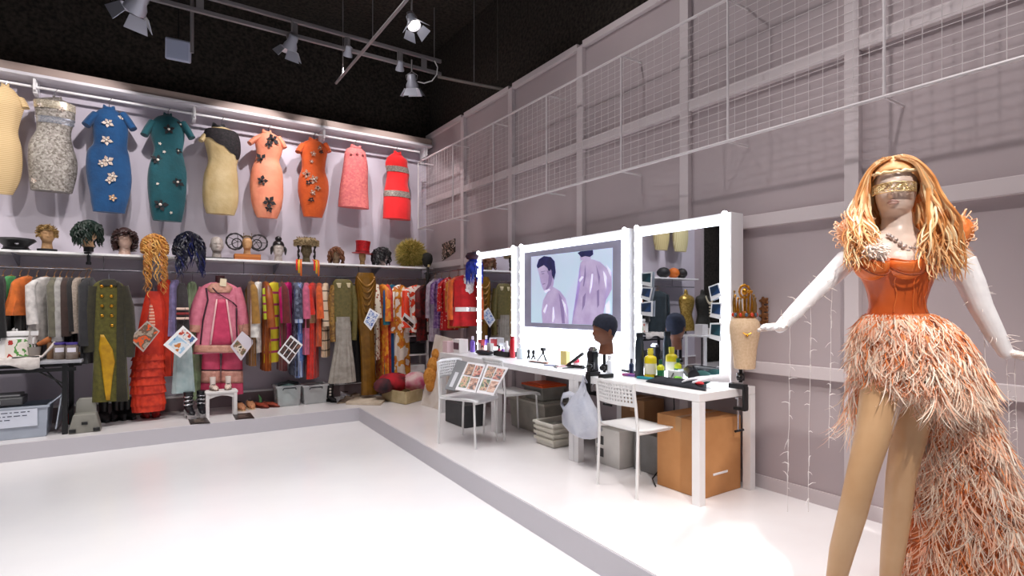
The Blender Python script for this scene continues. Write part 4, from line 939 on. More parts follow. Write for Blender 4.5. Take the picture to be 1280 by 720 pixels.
for i in range(22):
    u = i/21; x = lerp(x0-.3, x1, u); ring = []
    for j, (yy, zz_) in enumerate(((7.35, .006), (7.25, .02), (7.15, .012), (7.07, .022), (7.02, .012), (7.012, -.02), (7.008, -.05-.03*sin(u*9)))):
        ring.append(Vector((x, yy, ZT+zz_+.004+(.014*mnoise.noise((u*7, j*.9, 2))+.012 if j < 5 else 0))))
    rings.append(ring)
m.loft(rings, closed=False); m.obj('fabric', mat('#e6dfda', '#cfc6c0', rough=.9, scale=20), r, solid=.004)
x, y, z = on_table(32, 7.14, .785); r = tag(M().box((x, y, z+.004), (.2, .1, .014), Matrix.Rotation(.2, 3, 'Z')).obj('tablet', BLACKM, None, bevel=.004), 'black tablet lying on the white cloth on the folding table', 'tablet')
x, y, z = on_table(43, 7.3); r = thing('plastic_cup', 'cloudy plastic tumbler on the folding table beside the cooker', 'cup', (x, y, z))
m = M(); m.lathe([(.038, 0), (.042, .01), (.055, .13), (.05, .13), (.039, .012), (.005, .01)], n=20); m.obj('tumbler', mat('#b8b0aa', rough=.2, trans=.4), r)
m = M(); m.tube([(-.01, 0, .02), (.03, .01, .2)], .006, 6); m.tube([(.01, .01, .02), (-.02, .02, .18)], .006, 6); m.obj('brushes', mat('#4a3a34'), r)
x, y, z = on_table(50, 7.2); r = thing('hand_brush', 'white hand brush leaning against the jar cluster on the folding table', 'brush', (x, y, z))
m = M(); m.tube([(0, 0, .012), (.06, 0, .09), (.12, .02, .17)], [.01, .012, .02], 8); m.obj('handle', mat('#d8cfca', rough=.5), r)
x, y, z = on_table(66, 7.3); r = thing('bread_roll', 'long brown roll propped over the jars on the folding table', 'bread', (x, y, z))
m = M(); m.tube([(-.12, 0, .15), (-.04, 0, .19), (.06, 0, .25), (.1, 0, .27)], [.018, .035, .036, .02], 12); m.obj('crust', mat('#b8703a', '#9a5628', rough=.7, scale=18), r)
m = M(); m.cyl((0, .01, 0), .05, .17, 16); m.obj('tin', mat('#8a6a50', rough=.5), r)
x, y, z = on_table(80, 7.5); r = thing('sponge_block', 'orange-brown sponge block standing behind the jars on the folding table', 'sponge', (x, y, z))
m = M(); m.box((0, 0, .1), (.13, .06, .2), Matrix.Rotation(.12, 3, 'Y')); m.obj('block', mat('#b8622a', '#9a4c1e', rough=.9, scale=40), r, bevel=.012)
for px, lab in ((75, 'clear jar with purple lid beside the brown roll'), (90, 'clear jar with purple lid nearest the end of the folding table')):
    x, y, z = on_table(px, 7.14 if px == 90 else 7.2); r = thing('storage_jar', lab, 'jar', (x, y, z), group='jars on the folding table')
    m = M(); m.lathe([(.05, 0), (.053, .01), (.053, .13), (.046, .145), (.046, .15)], n=22); m.obj('glass', mat('#8c8078', '#6c5c50', rough=.15, scale=12), r)
    m = M(); m.cyl((0, 0, .15), .05, .022, 22); m.obj('lid', mat('#4a3a8a', rough=.4), r, bevel=.003)
    m = M(); m.loft([[Vector((.0545*sin(a), -.0545*cos(a), z_)) for a in [(-.7+.14*i) for i in range(11)]] for z_ in (.075, .12)], closed=False); m.obj('label', mat('#e8e4f0', rough=.6), r)
x, y, z = on_table(101, 7.3); r = tag(M().sph((x, y, z+.03), (.05, .04, .03), 14, 8).obj('scoop', mat('#6a4a30', rough=.7), None), 'small brown bowl-shaped scoop at the end of the folding table', 'scoop')
# crate under the table
def crate(name, label, cat, lo, hi, m_, lid=None, lidm=None, rim=True, handles=None, group=None, wall=.012):
    x0, y0, z0 = lo; x1, y1, z1 = hi; r = thing(name, label, cat, ((x0+x1)/2, (y0+y1)/2, z0), world=True, group=group)
    tp = .018; b = M()
    o = lambda k, z: [Vector((x0+tp-k*tp, y0+tp-k*tp, z)), Vector((x1-tp+k*tp, y0+tp-k*tp, z)), Vector((x1-tp+k*tp, y1-tp+k*tp, z)), Vector((x0+tp-k*tp, y1-tp+k*tp, z))]
    i_ = lambda k, z: [p+Vector(((wall if p.x < (x0+x1)/2 else -wall), (wall if p.y < (y0+y1)/2 else -wall), 0)) for p in o(k, z)]
    b.loft([o(0, z0), o(1, z1), i_(1, z1), i_(0, z0+wall)]); b.obj('tub', m_, r, bevel=.006, smooth=False)
    if rim:
        b = M(); e = .012
        for (a, c) in (((x0-e, y0-e), (x1+e, y0+.004)), ((x0-e, y1-.004), (x1+e, y1+e)), ((x0-e, y0+.004), (x0+.004, y1-.004)), ((x1-.004, y0+.004), (x1+e, y1-.004))): b.bx((a[0], a[1], z1-.02), (c[0], c[1], z1))
        b.obj('rim', m_, r, smooth=False)
    if lid == 'on':
        b = M(); b.bx((x0-.014, y0-.014, z1+.0005), (x1+.014, y1+.014, z1+.022)); b.bx((x0+.03, y0+.03, z1+.022), (x1-.03, y1-.03, z1+.03)); b.obj('lid', lidm, r, bevel=.006, smooth=False)
    return r
PLG = mat('#b4bcc8', '#a6aebb', rough=.35, scale=5)
cx0 = -1.5; cx1 = -.82
r = crate('storage_crate', 'pale grey plastic crate with a paper list and raised flap under the folding table', 'crate', (cx0, 7.06, 0), (cx1, 7.46, .315), PLG)
b = M(); b.add([(cx1, 7.08, .31), (cx1, 7.44, .31), (cx1+.10, 7.44, .40), (cx1+.10, 7.08, .40)], [(0, 1, 2, 3)]); b.obj('flap', PLG, r, solid=.01, smooth=False)
b = M(); b.add([(cx1+.10, 7.09, .40), (cx1+.10, 7.43, .40), (cx1+.055, 7.43, .06), (cx1+.055, 7.09, .06)], [(0, 1, 2, 3)]); b.obj('flap', PLG, r, solid=.01, smooth=False)
b = M(); q0 = .064; b.add([(-1.46, 7.062-.006, .12), (-.90, 7.062-.006, .12), (-.90, 7.046, .29), (-1.46, 7.046, .29)], [(0, 1, 2, 3)]); b.obj('paper_list', mat('#dfe4f0', rough=.7), r, solid=.002, smooth=False)
random.seed(9)
for row in range(4):
    b = M(); zz_ = .265-.035*row; xx = -1.42; end = (-.95, -.98, -1.12, -1.2)[row]
    while xx < end:
        w_ = random.uniform(.015, .05); yq = lerp(7.055, 7.045, (zz_-.12)/.17)-.002; b.bx((xx, yq-.001, zz_-.004), (xx+w_, yq, zz_+.004)); xx += w_+.014
    b.obj('handwriting', mat('#4a4f66', rough=.8), r, smooth=False)
r = thing('equipment_case', 'dark grey equipment case lying on the pale crate under the folding table', 'case', (-1.2, 7.3, .316), world=True)
m = M(); m.bx((-1.52, 7.12, .3165), (-1.02, 7.42, .40)); m.obj('base', mat('#5c5c5e', rough=.5), r, bevel=.012); m = M(); m.bx((-1.5, 7.14, .401), (-1.04, 7.4, .425)); m.obj('lid', mat('#77777a', rough=.5), r, bevel=.01)
m = M(); m.bx((-1.36, 7.113, .345), (-1.18, 7.119, .375)); m.obj('nameplate', mat('#b0b0b4', rough=.5), r)
# grey angular unit
r = thing('plastic_step', 'grey angular plastic step stool with black corner pads beside the folding table', 'step stool', (-.53, 7.12, 0), world=True)
GP = mat('#8f8d84', '#817f77', rough=.5, scale=8); xL, xR = -.665, -.40
m = M(); m.prism([(xL, 0), (xR, 0), (xR-.005, .04), (xR-.04, .19), (xL+.04, .19), (xL+.005, .04)], .20, frame((0, 7.24, 0), (1, 0, 0), (0, 0, 1))); m.obj('base', GP, r, bevel=.01, smooth=False)
m = M(); m.prism([(xL+.045, .18), (xR-.045, .18), (xR-.05, .30), (xR-.075, .335), (xL+.075, .335), (xL+.05, .30)], .07, frame((0, 7.26, 0), (1, 0, 0), (0, 0, 1))); m.obj('backrest', mat('#9a9890', rough=.5), r, bevel=.01, smooth=False)
for x in (xL+.035, xR-.035):
    m = M(); m.box((x, 7.035, .03), (.055, .02, .035)); m.obj('pad', BLACKM, r, bevel=.004)
m = M(); m.box(((xL+xR)/2, 7.036, .10), (.05, .012, .03)); m.obj('latch', BLACKM, r, bevel=.003)
p = onZ(86, 531, 0); r = thing('red_bottle', 'small red bottle on the platform between the crate and the grey step', 'bottle', (p.x, p.y+.05, 0))
m = M(); m.lathe([(.025, 0), (.028, .01), (.028, .1), (.012, .125), (.012, .14)], n=14); m.obj('flask', mat('#e0482a', rough=.4), r); m = M(); m.cyl((0, 0, .14), .014, .02, 12); m.obj('cap', WHITEM, r)
# ---------------------------------------------------------------- shoes
def shoe(root, m, solem, L=.25, w=.085, h=.07, heel=.0, shaft=0, plat=.0, dx=0, dy=0, toe=1.0, strap=None, rz=0):
    "one shoe in local metres, toe towards -Y; returns nothing, adds parts sole + upper under an Empty root"
    R = Matrix.Rotation(rz, 3, 'Z'); T = lambda p: R @ Vector(p) + Vector((dx, dy, 0)); n = 16; rings = []; srings = []
    for i in range(15):
        t = i/14; y = L*(t-.5); wk = w/2*(.55+.45*sin(PI*min(1, max(0, .12+t*.62))))*(1 if t < .9 else 1-.6*((t-.9)/.1)**2)*(.35+.65*min(1, t*5) if t < .2 else 1)
        lift = heel*max(0, (t-.35)/.65)**1.3 + plat
        hh = h*(.42+.58*min(1, t*1.7))*(1 if t > .08 else .5)
        if t > .5 and not shaft: hh *= 1
        rings.append([T((wk*cos(2*PI*j/n), y, lift+.012+hh*(.5+.5*sin(2*PI*j/n))*(1 if True else 1))) for j in range(n)])
        srings.append([T((wk*1.06*a, y, lift+b_)) for a, b_ in ((-1, 0), (1, 0), (1, .014), (-1, .014))])
    u = M(); u.loft(rings)
    if shaft: u.loft([[T((.046*k*cos(2*PI*j/n), .055+.055*k*sin(2*PI*j/n)+L*.15-.03, heel+plat+z_)) for j in range(n)] for k, z_ in ((.95, .03), (.9, .09), (.95, .09+shaft*.5), (1.08, .09+shaft))])
    up = u.obj('upper', m, root)
    s = M(); s.loft(srings)
    if heel: s.loft([[T((a*.026, L*.40+b_*.024, z_)) for a, b_ in ((-1, -1), (1, -1), (1, 1), (-1, 1))] for z_ in (0, heel+.005)])
    if plat: s.loft([[T((a*w*.42, L*.22*b_-L*.22, z_)) for a, b_ in ((-1, -1), (1, -1), (1, 1), (-1, 1))] for z_ in (0, plat+.01)])
    s.obj('sole', solem, root)
    if not shaft:
        o = M(); o.loft([[T((w*.24*k*cos(2*PI*j/n), L*.20+L*.20*k*sin(2*PI*j/n), heel*.75+plat+.012+h*1.0+e)) for j in range(n)] for k, e in ((1.05, -.004), (1.0, .003), (.8, .002))]); o.obj('opening', mat(shade('#5a4a40', .6), rough=.9), root)
BT = mat('#141214', '#201d1e', rough=.35, scale=12)
def put_shoe(px, py, name, label, cat, m, solem, rz, group=None, **kw):
    p = onZ(px, py, 0); r = thing(name, label, cat, (p.x, min(p.y+.03, 7.66), 0.001), rz=rz, group=group); shoe(r, m, solem, **kw); return r
for i, (px, py) in enumerate(((131, 527), (144, 525), (153, 523), (162, 522))):
    put_shoe(px, py, 'black_boot', ['black leather ankle boot next to the grey step, first of four', 'second black leather ankle boot from the grey step', 'third black leather ankle boot from the grey step', 'black leather ankle boot touching the ruffled gown'][i], 'boot', BT, BLACKM, (.25, -.1, .2, .35)[i], group='black boots under the greatcoat', L=.27, w=.10, h=.085, heel=.02, shaft=.13)
for i, (px, py) in enumerate(((182, 522), (195, 521))):
    put_shoe(px, py, 'red_shoe', ('red shoe under the ruffled gown beside the boots', 'red shoe under the ruffled gown, farther from the boots')[i], 'shoe', mat('#c01a14', rough=.4), mat('#7a100c'), (.15, -.1)[i], group='red shoes under the gown', L=.24, w=.085, h=.06)
for i, (px, py) in enumerate(((238, 524), (253, 522))):
    r = put_shoe(px, py, 'platform_boot', ('black and silver strapped platform boot under the pale blue skirt', 'black and silver strapped platform boot next to the white stool')[i], 'boot', mat('#1a1a1e', rough=.3), mat('#c8c4c4', rough=.3, metal=.4), (.3, .1)[i], group='platform boots', L=.2, w=.08, h=.075, heel=.06, plat=.035, shaft=.12)
    for k_ in range(3):
        b = M(); b.lathe([(.05, 0), (.055, .01), (.05, .02)], (0, .055, .15+.045*k_), 14); b.obj('strap', STEEL, r)
# white stool with tiny shoes
p = onZ(274, 516, 0); sx, sy = p.x, min(p.y+.0, 7.27)
r = thing('low_stool', 'small white low stool under the pink embroidered robe', 'stool', (sx, sy, 0))
WS = mat('#ece8e6', '#e2dedc', rough=.5, scale=6)
m = M(); m.box((0, 0, .285), (.34, .20, .03)); m.obj('seat', WS, r, bevel=.008)
for a in (-1, 1):
    for b_ in (-1, 1):
        m = M(); m.loft([[Vector((a*.145+q*.018, b_*.075+w_*.018, z_)) for q, w_ in ((-1, -1), (1, -1), (1, 1), (-1, 1))] for z_ in (0, .27)]); m.obj('leg', WS, r, bevel=.003, smooth=False)
for b_ in (-1, 1):
    m = M(); pts = [(-.127, .27), (.127, .27), (.127, .215), (.06, .24), (0, .247), (-.06, .24), (-.127, .215)]; m.prism(pts, .014, frame((0, b_*.075+.007, 0), (1, 0, 0), (0, 0, 1))); m.obj('apron', WS, r, smooth=False)
for i, dx in enumerate((-.07, .075)):
    q = thing('slipper', ('ivory slipper on the white stool, nearer the platform boots', 'ivory slipper on the white stool, nearer the tan shoes')[i], 'slipper', (sx+dx, sy-.0, .3005), rz=(.2, -.15)[i], group='slippers on the stool'); shoe(q, mat('#e0cfc0', '#a87a68', pat='spots', scale=60, thr=.4, rough=.5), mat('#8a7a70'), L=.18, w=.075, h=.055)
    l = M(); l.tube([(0, .05, .05), (0, .05, .10), (0, .055, .155)], [.028, .03, .032], 14); l.obj('sock', mat('#e6d8cf', rough=.8), q)
for i, (px, py) in enumerate(((301, 513), (314, 511))):
    put_shoe(px, py, 'tan_shoe', ('tan embroidered shoe beside the white stool', 'tan embroidered shoe beside the red pair')[i], 'shoe', mat('#c48a62', '#8c3a2a', pat='spots', scale=40, thr=.3, rough=.6), mat('#d8b890'), (.2, .05)[i], group='tan shoes', L=.25, w=.095, h=.085)
for i, (px, py) in enumerate(((328, 510), (340, 509))):
    r = put_shoe(px, py, 'red_slipper', ('red slipper with green lining beside the tan shoes', 'red slipper next to the clear storage box')[i], 'slipper', mat('#a8442c', '#6a2a1c', rough=.6, scale=20), mat('#5a2218'), (.5, .7)[i], group='red slippers', L=.24, w=.09, h=.055)
    if i == 0:
        l = M(); l.tube([(0, .03, .06), (.01, .04, .11), (-.01, .05, .16)], [.02, .016, .006], 8); l.obj('green_ribbon', mat('#4a7a4a', rough=.8), r)
# clear boxes
def clear_box(px0, px1, py, top, label, content=None):
    a = onZ(px0, py, 0); b = onZ(px1, py-1.5, 0); y = min(7.42, (a.y+b.y)/2); x0, x1 = onY(px0, py, y).x, onY(px1, py, y).x; h = onY((px0+px1)/2, top, y).z
    r = crate('clear_box', label, 'storage box', (x0, y, .001), (x1, y+.28, h), mat('#eceeee', '#e0e2e2', rough=.15, scale=8, alpha=.36), group='clear boxes under the rail')
    for yy in (y-.014, ):
        b = M(); xm = (x0+x1)/2; b.tube([(xm-.08, yy, h-.05), (xm-.07, yy-.015, h-.03), (xm+.07, yy-.015, h-.03), (xm+.08, yy, h-.05)], .008, 6); b.obj('handle', mat('#3a3a40', rough=.4), r)
    return r, x0, x1, y, h
r, x0, x1, y, h = clear_box(346, 377, 506, 482, 'clear plastic box heaped with teal cloth under the long rail')
q = thing('teal_cloth', 'folded pale teal cloth heaped in the first clear box', 'cloth', ((x0+x1)/2, y+.14, .02), world=True)
b = M(); random.seed(2); b.sph(((x0+x1)/2, y+.14, h*.55), ((x1-x0)*.44, .11, h*.53), 22, 12, jit=.05); b.obj('fabric', mat('#7fb0ac', '#a8ccc6', rough=.9, scale=14), q)
b = M(); b.tube([((x0+x1)/2-.13, y+.06, h+.01), ((x0+x1)/2, y+.05, h+.045), ((x0+x1)/2+.12, y+.07, h+.01)], .022, 8); b.obj('black_roll', mat('#1d2024', rough=.8), q)
r, x0, x1, y, h = clear_box(379, 410, 504, 481, 'clear plastic box of grey cloth next to the teal one')
q = thing('grey_cloth', 'grey cloth lying inside the second clear box', 'cloth', ((x0+x1)/2, y+.14, .02), world=True)
b = M(); b.sph(((x0+x1)/2, y+.14, h*.40), ((x1-x0)*.42, .11, h*.36), 20, 10, jit=.06); b.obj('fabric', mat('#8a8a86', '#6a6a66', rough=.9, scale=14), q)
r = put_shoe(416, 503, 'black_bootie', 'small black bootie with white buttons beside the second clear box', 'boot', BT, BLACKM, .4, L=.16, w=.07, h=.07, heel=.03, shaft=.12)
for k_ in range(3):
    b = M(); b.sph((-.03, .0, .1+.04*k_), .014, 8, 6); b.obj('button', PEARL, r)
rail(444, 478, 'black trousers hanging behind the grey pleated skirt', 'trousers', C('#17151a'), yaw=20, sl=0, w=.14, t=.04)
r = put_shoe(436, 500, 'white_pump', 'white satin pump on the beige cloth under the grey skirt', 'shoe', mat('#e8e4ea', rough=.35), WHITEM, 1.3, L=.2, w=.07, h=.06, heel=.05)
# beige cloth and slab
def lumps(name, label, cat, quad, h, m_, nx=16, ny=10, seed=1, z0=.0, amp=1.0):
    a, b, c, d = quad; r = thing(name, label, cat, tuple((a+b+c+d)/4), world=True); g = M(); rings = []
    for i in range(nx+1):
        u = i/nx; ring = []
        for j in range(ny+1):
            v = j/ny; p = lerp(lerp(a, b, u), lerp(d, c, u), v); e = min(1, 4*min(u, 1-u))*min(1, 4*min(v, 1-v))
            ring.append(Vector((p.x, p.y, z0+.002+h*e*(.5+amp*.6*mnoise.noise((u*5+seed, v*4, seed)))))) 
        rings.append(ring)
    g.loft(rings, closed=False)
    n = ny+1; per = [0]
    return r, g
Q = lambda *pts: [onZ(px, py, 0) for px, py in pts]
def yclip(q): return [Vector((p.x, min(p.y, 7.82), p.z)) for p in q]
r, g = lumps('beige_cloth', 'rumpled beige cloth spread below the grey pleated skirt', 'cloth', yclip(Q((421, 505), (452, 502), (452, 488), (421, 492))), .09, None, seed=3); g.obj('fabric', mat('#a89684', '#86745f', rough=.95, scale=18, bump=.4), r, solid=.004)
r = thing('cream_slab', 'flat cream slab under the hem of the gold gown', 'slab', tuple(onZ(460, 503, 0)), world=True)
q = Q((432, 506), (476, 507), (484, 499), (446, 497)); X = Matrix.Identity(4); g = M(); g.prism([(p.x, p.y) for p in q], .035, Matrix.Translation((0, 0, .001))); g.obj('slab', mat('#d8c8b4', '#c4b29c', rough=.8, scale=12), r, bevel=.006, smooth=False)
# wooden tray and coloured cloths
q = Q((478, 500), (507, 506), (528, 500), (500, 494)); ctr = sum(q, Vector())/4
r = thing('wooden_tray', 'pale shallow wooden crate full of red and white cloths in the corner', 'crate', tuple(ctr), world=True)
g = M(); g.prism([(p.x, p.y) for p in q], .03, Matrix.Translation((0, 0, .001))); g.obj('bottom', mat('#c4ad84', rough=.8), r, smooth=False)
for i in range(4):
    a, b = q[i], q[(i+1) % 4]; d = (b-a).normalized(); n_ = Vector((d.y, -d.x, 0)); g = M(); g.box((a+b)/2+Vector((0, 0, .085)), ((b-a).length, .02, .16), Matrix((d, n_, d.cross(n_))).transposed()); g.obj('side_board', mat('#d0bd92', '#bca67a', rough=.75, scale=10), r, bevel=.004, smooth=False)
for i, (dx, dy, dz, rr, c1, c2, lab) in enumerate(((-.10, .06, .24, (.24, .2, .13), '#c01828', '#2a1418', 'crimson and black cloth bundle in the wooden crate'), (.16, -.08, .25, (.18, .16, .13), '#d8587c', '#e8d0cc', 'pink and white cloth bundle in the wooden crate'), (.26, .12, .22, (.15, .13, .1), '#d8b8a8', '#5a2030', 'cream and maroon cloth bundle in the wooden crate'), (-.28, -.02, .22, (.13, .13, .1), '#2a2228', '#6a2a30', 'black cloth bundle at the edge of the wooden crate'))):
    g = M(); random.seed(30+i); g.sph(tuple(ctr+Vector((dx, dy, dz))), rr, 22, 14, jit=.07); o = g.obj('cloth_bundle', mat(c1, c2, pat='noise', scale=6, rough=.85), None); tag(o, lab, 'cloth', 'cloth bundles in the crate')
# white shelf unit with frames in the corner
ux0, ux1, uy0, uy1 = 2.62, 3.16, 7.46, 7.76
ux0 = onY(509, 440, 7.4).x; ux1 = onY(538, 440, 7.4).x
r = thing('shelf_unit', 'small white open shelf unit in the corner below the kimonos', 'shelf', ((ux0+ux1)/2, 7.45, 0), world=True)
for z in (.30, .56, .84): m = M(); m.bx((ux0, uy0, z), (ux1, uy1, z+.025)); m.obj('shelf_board', WS, r, smooth=False, bevel=.003)
for x in (ux0, ux1-.03):
    for y in (uy0, uy1-.03): m = M(); m.bx((x, y, 0), (x+.03, y+.03, .84)); m.obj('post', WS, r, smooth=False)
r = tag(M().bx((ux0+.07, 7.48, .586), (ux1-.05, 7.7, .74)).obj('black_box', BLACK, None, bevel=.006), 'flat black box on the shelf unit in the corner', 'box')
r = tag(M().bx((ux0+.05, 7.48, .326), (ux1-.05, 7.7, .42)).obj('white_box', WHITEM, None, bevel=.006), 'long white box on the lowest shelf of the corner unit', 'box')
r = thing('photo_stand', 'small white framed photo leaning on top of the corner shelf unit', 'frame', ((ux0+ux1)/2, 7.55, .866), rz=.3, rot=(-.2, 0, .3))
m = M(); m.box((.05, 0, .10), (.22, .015, .20)); m.obj('frame', WS, r, bevel=.003); m = M(); m.box((.05, -.009, .10), (.16, .004, .15)); m.obj('picture', mat('#4a4440', '#8a6a58', rough=.5, scale=16), r)
# white garment bag with an orange plush leaning by the chairs
A = onZ(526, 506, 0); B = onZ(556, 514, 0); dW = (B-A).normalized(); back = Vector((dW.y, -dW.x, 0)); back = back if back.dot(FWD) > 0 else -back
r = thing('white_board', 'white leaning board with an orange plush shape behind the album chair', 'board', tuple((A+B)/2), world=True)
TL = onZ(526, 506, 0)+back*.25; tl = atD(544, 418, (TL-EYE).dot(FWD)+.05); tr_ = atD(566, 424, (B-EYE).dot(FWD)+.25)
m = M(); m.add([A, B, tr_, tl]+[p+back*.02 for p in (A, B, tr_, tl)], [(0, 1, 2, 3), (7, 6, 5, 4), (0, 4, 5, 1), (1, 5, 6, 2), (2, 6, 7, 3), (3, 7, 4, 0)]); m.obj('board', mat('#ece4dc', '#dccfc2', rough=.8, scale=8), r, smooth=False)
def onboard(px, py):
    n = (B-A).cross(tl-A).normalized(); d = ray(px, py); t = (A-EYE).dot(n)/d.dot(n); return EYE+d*t
q = thing('orange_plush', 'orange fluffy plush hanging on the white leaning board', 'plush', tuple(onboard(543, 484)), world=True)
m = M(); random.seed(4); nrm = (B-A).cross(tl-A).normalized(); nrm = nrm if nrm.dot(FWD) < 0 else -nrm
for (px, py, rr) in ((547, 444, .07), (545, 458, .10), (542, 472, .115), (541, 482, .08)):
    m.sph(onboard(px, py)+nrm*rr*.5, (rr*.75, rr*.75, rr*1.1), 16, 10, jit=.05)
m.obj('fur', mat('#dd9a48', '#c47c2c', rough=.95, scale=40, bump=.6), q)
# caption plates
for i, (pts, lab) in enumerate(((((235, 524), (258, 522.3), (262.5, 529), (238, 531)), 'dark caption plate on the platform under the pale blue skirt'), (((291, 518.5), (313, 516.5), (318, 523), (294.5, 525)), 'dark caption plate on the platform before the tan shoes'))):
    q = Q(*pts); r = thing('caption_plate', lab, 'caption plate', tuple(sum(q, Vector())/4), world=True, group='caption plates')
    g = M(); g.prism([(p.x, p.y) for p in q], .008, Matrix.Translation((0, 0, .001))); g.obj('plate', mat('#2c211e', rough=.4), r, smooth=False)
    for k_ in (.3, .5, .7):
        a = lerp(lerp(q[0], q[3], k_), lerp(q[1], q[2], k_), .25); b = lerp(lerp(q[0], q[3], k_), lerp(q[1], q[2], k_), .75 if k_ != .5 else .6); g = M(); g.tube([a+Vector((0, 0, .009)), b+Vector((0, 0, .009))], .006, 4, flat=.3); g.obj('text_line', mat('#a89688', rough=.6), r)
# ---------------------------------------------------------------- hanging photo cards
def card(label, pts, m_, Y, tiles=None, tie=None, frame_m=WHITEM):
    q = [onY(px, py, Y) for px, py in pts]; c = sum(q, Vector())/4; r = thing('photo_card', label, 'photo card', tuple(c), world=True, group='photo cards on the clothes')
    for i, p in enumerate(q): p.y += .02*(1 if i in (1, 2) else -1)
    g = M(); g.add(q+[p+Vector((0, .006, 0)) for p in q], [(0, 1, 2, 3), (7, 6, 5, 4), (0, 4, 5, 1), (1, 5, 6, 2), (2, 6, 7, 3), (3, 7, 4, 0)]); g.obj('card', frame_m, r, smooth=False)
    B4 = lambda u, v: lerp(lerp(q[0], q[1], u), lerp(q[3], q[2], u), v) + Vector((0, -.003, 0))
    for (u0, u1, v0, v1, mm) in (tiles or [(.08, .92, .1, .9, m_)]):
        g = M(); g.add([B4(u0, v0), B4(u1, v0), B4(u1, v1), B4(u0, v1)], [(0, 1, 2, 3)]); g.obj('photo', mm, r, solid=.002, smooth=False)
    g = M(); t = max(q, key=lambda p: p.z); g.tube([t, t+Vector((.03, .08, .12)), t+Vector((.02, .12, .26))], .0016, 5); g.obj('string', HOOK, r)
    return r
ph = lambda *c, s=7: mat(c[0], c[1], pat='noise', scale=s, pal=list(c[2:]), rough=.4)
card('tan photo card tied over the orange-red ruffled gown', [(161, 423), (184, 401), (200, 414), (179, 440)], None, 7.18, [(.06, .94, .06, .94, ph('#8a7a6c', '#a89684', '#6c5648', '#d85a2a', '#7a6a5c', s=10))], frame_m=mat('#b4aaa2', rough=.5))
card('white card with a blue and orange photo over the pale blue skirt', [(204, 431), (229, 407), (247.5, 424), (225, 447)], None, 7.15, [(.12, .60, .15, .88, ph('#3a78b8', '#a8c8e0', '#e0e4e8', '#c87a3a', s=8)), (.66, .94, .12, .9, ph('#c04a3a', '#e8e0da', '#4a6a9a', s=16))])
card('grey-white card with a forest photo by the pink robe sleeve', [(287.5, 433), (303, 414), (318.5, 427), (301, 451)], None, 7.3, [(.12, .5, .1, .9, ph('#5a5a3c', '#8a6a50', '#d8c8b8', '#3a3a2a', s=12))], frame_m=mat('#d0c8d0', rough=.5))
dk = lambda: ph('#2a1c1a', '#5a3a30', '#1c1412', '#8a5a48', s=18)
card('white card with six dark portraits over the rail robes', [(346.4, 441), (364, 419), (379, 431), (361, 455)], None, 7.12, [(u, u+.38, v, v+.25, dk()) for u in (.09, .53) for v in (.07, .38, .69)])
card('white card with blue sketch marks before the blue silk robe', [(454, 403), (463, 385), (475.5, 393), (463, 413)], None, 7.1, [(.1, .9, .1, .9, ph('#e4e8f0', '#4a68b0', '#e8ecf2', '#8aa0d0', '#e6eaf0', '#c05a5a', s=14))])
card('dark photo card with thick white edge under the orange-red kimono', [(505, 391), (520, 402), (517, 411), (502, 399)], None, 7.0, [(.05, .95, .45, .95, ph('#5a2a20', '#2a1614', '#a86a4a', s=12))])
# ================================================================ make-up tables, mirrors, chairs
TX0, TX1 = 2.956, 3.575
TW = mat('#f1efef', '#eceaea', rough=.35, scale=4)
def desk(y0, y1, label):
    r = thing('makeup_table', label, 'table', ((TX0+TX1)/2, (y0+y1)/2, 0), world=True, group='white make-up tables')
    m = M(); m.bx((TX0, y0, TT-.055), (TX1, y1, TT)); m.obj('tabletop', TW, r, bevel=.003, smooth=False)
    for x in (TX0+.03, TX1-.03):
        for y in (y0+.03, y1-.03): m = M(); m.bx((x-.03, y-.03, 0), (x+.03, y+.03, TT-.056)); m.obj('leg', TW, r, bevel=.002, smooth=False)
    return r
desk(2.24, 3.487, 'white make-up table nearest the feathered figure, before the large mirror'); desk(3.49, 4.737, 'white make-up table in the middle of the row, under the lit picture'); desk(4.74, 5.99, 'white make-up table at the corner end, before the smallest mirror')
LED = mat('#eef4ff', emit=3.2); MIR = mat('#dfe3ea', rough=.015, metal=1); CAB = mat('#f3f2f4', rough=.4)
MX0, MX1, MZ0, MZ1 = 3.40, 3.555, TT+.001, 1.96
def mirror(y0, y1, label, pane=True, bot=.085, side=.085, group='lit mirrors on the make-up tables'):
    r = thing('lit_mirror', label, 'mirror', ((MX0+MX1)/2, (y0+y1)/2, MZ0), world=True, group=group)
    m = M(); m.bx((MX0+.012, y0, MZ0), (MX1, y1, MZ1)); m.obj('cabinet', CAB, r, bevel=.004, smooth=False)
    i_ = .016
    for (a, b, c, d) in ((y0+i_, y1-i_, MZ1-.085, MZ1-i_), (y0+i_, y1-i_, MZ0, MZ0+bot), (y0+i_, y0+side, MZ0+bot, MZ1-.085), (y1-side, y1-i_, MZ0+bot, MZ1-.085)):
        m = M(); m.bx((MX0, a, c), (MX0+.0118, b, d)); m.obj('light_strip', LED, r, smooth=False)
    if pane: m = M(); m.bx((MX0+.008, y0+side, MZ0+bot), (MX0+.0118, y1-side, MZ1-.085)); m.obj('mirror_glass', MIR, r, smooth=False)
    n = 0; pts = []
    z = MZ0+.1
    while z < MZ1: pts += [(y0+side/2, z), (y1-side/2, z)]; z += .14
    y = y0+.12
    while y < y1-.1: pts += [(y, MZ1-.042)]; y += .14
    me = None
    for y, z in pts:
        if me is None:
            b = M(); b.sph((0, 0, 0), .021, 10, 7); b0 = b.obj('bulb', LED2, None); me = b0.data; o = b0
        else: o = bpy.data.objects.new('bulb', me); COL.objects.link(o)
        o.parent = r; o.location = Vector((MX0-.004, y, z)) - WORLD[r.name]
    return r
LED2 = mat('#f4f8ff', emit=14)
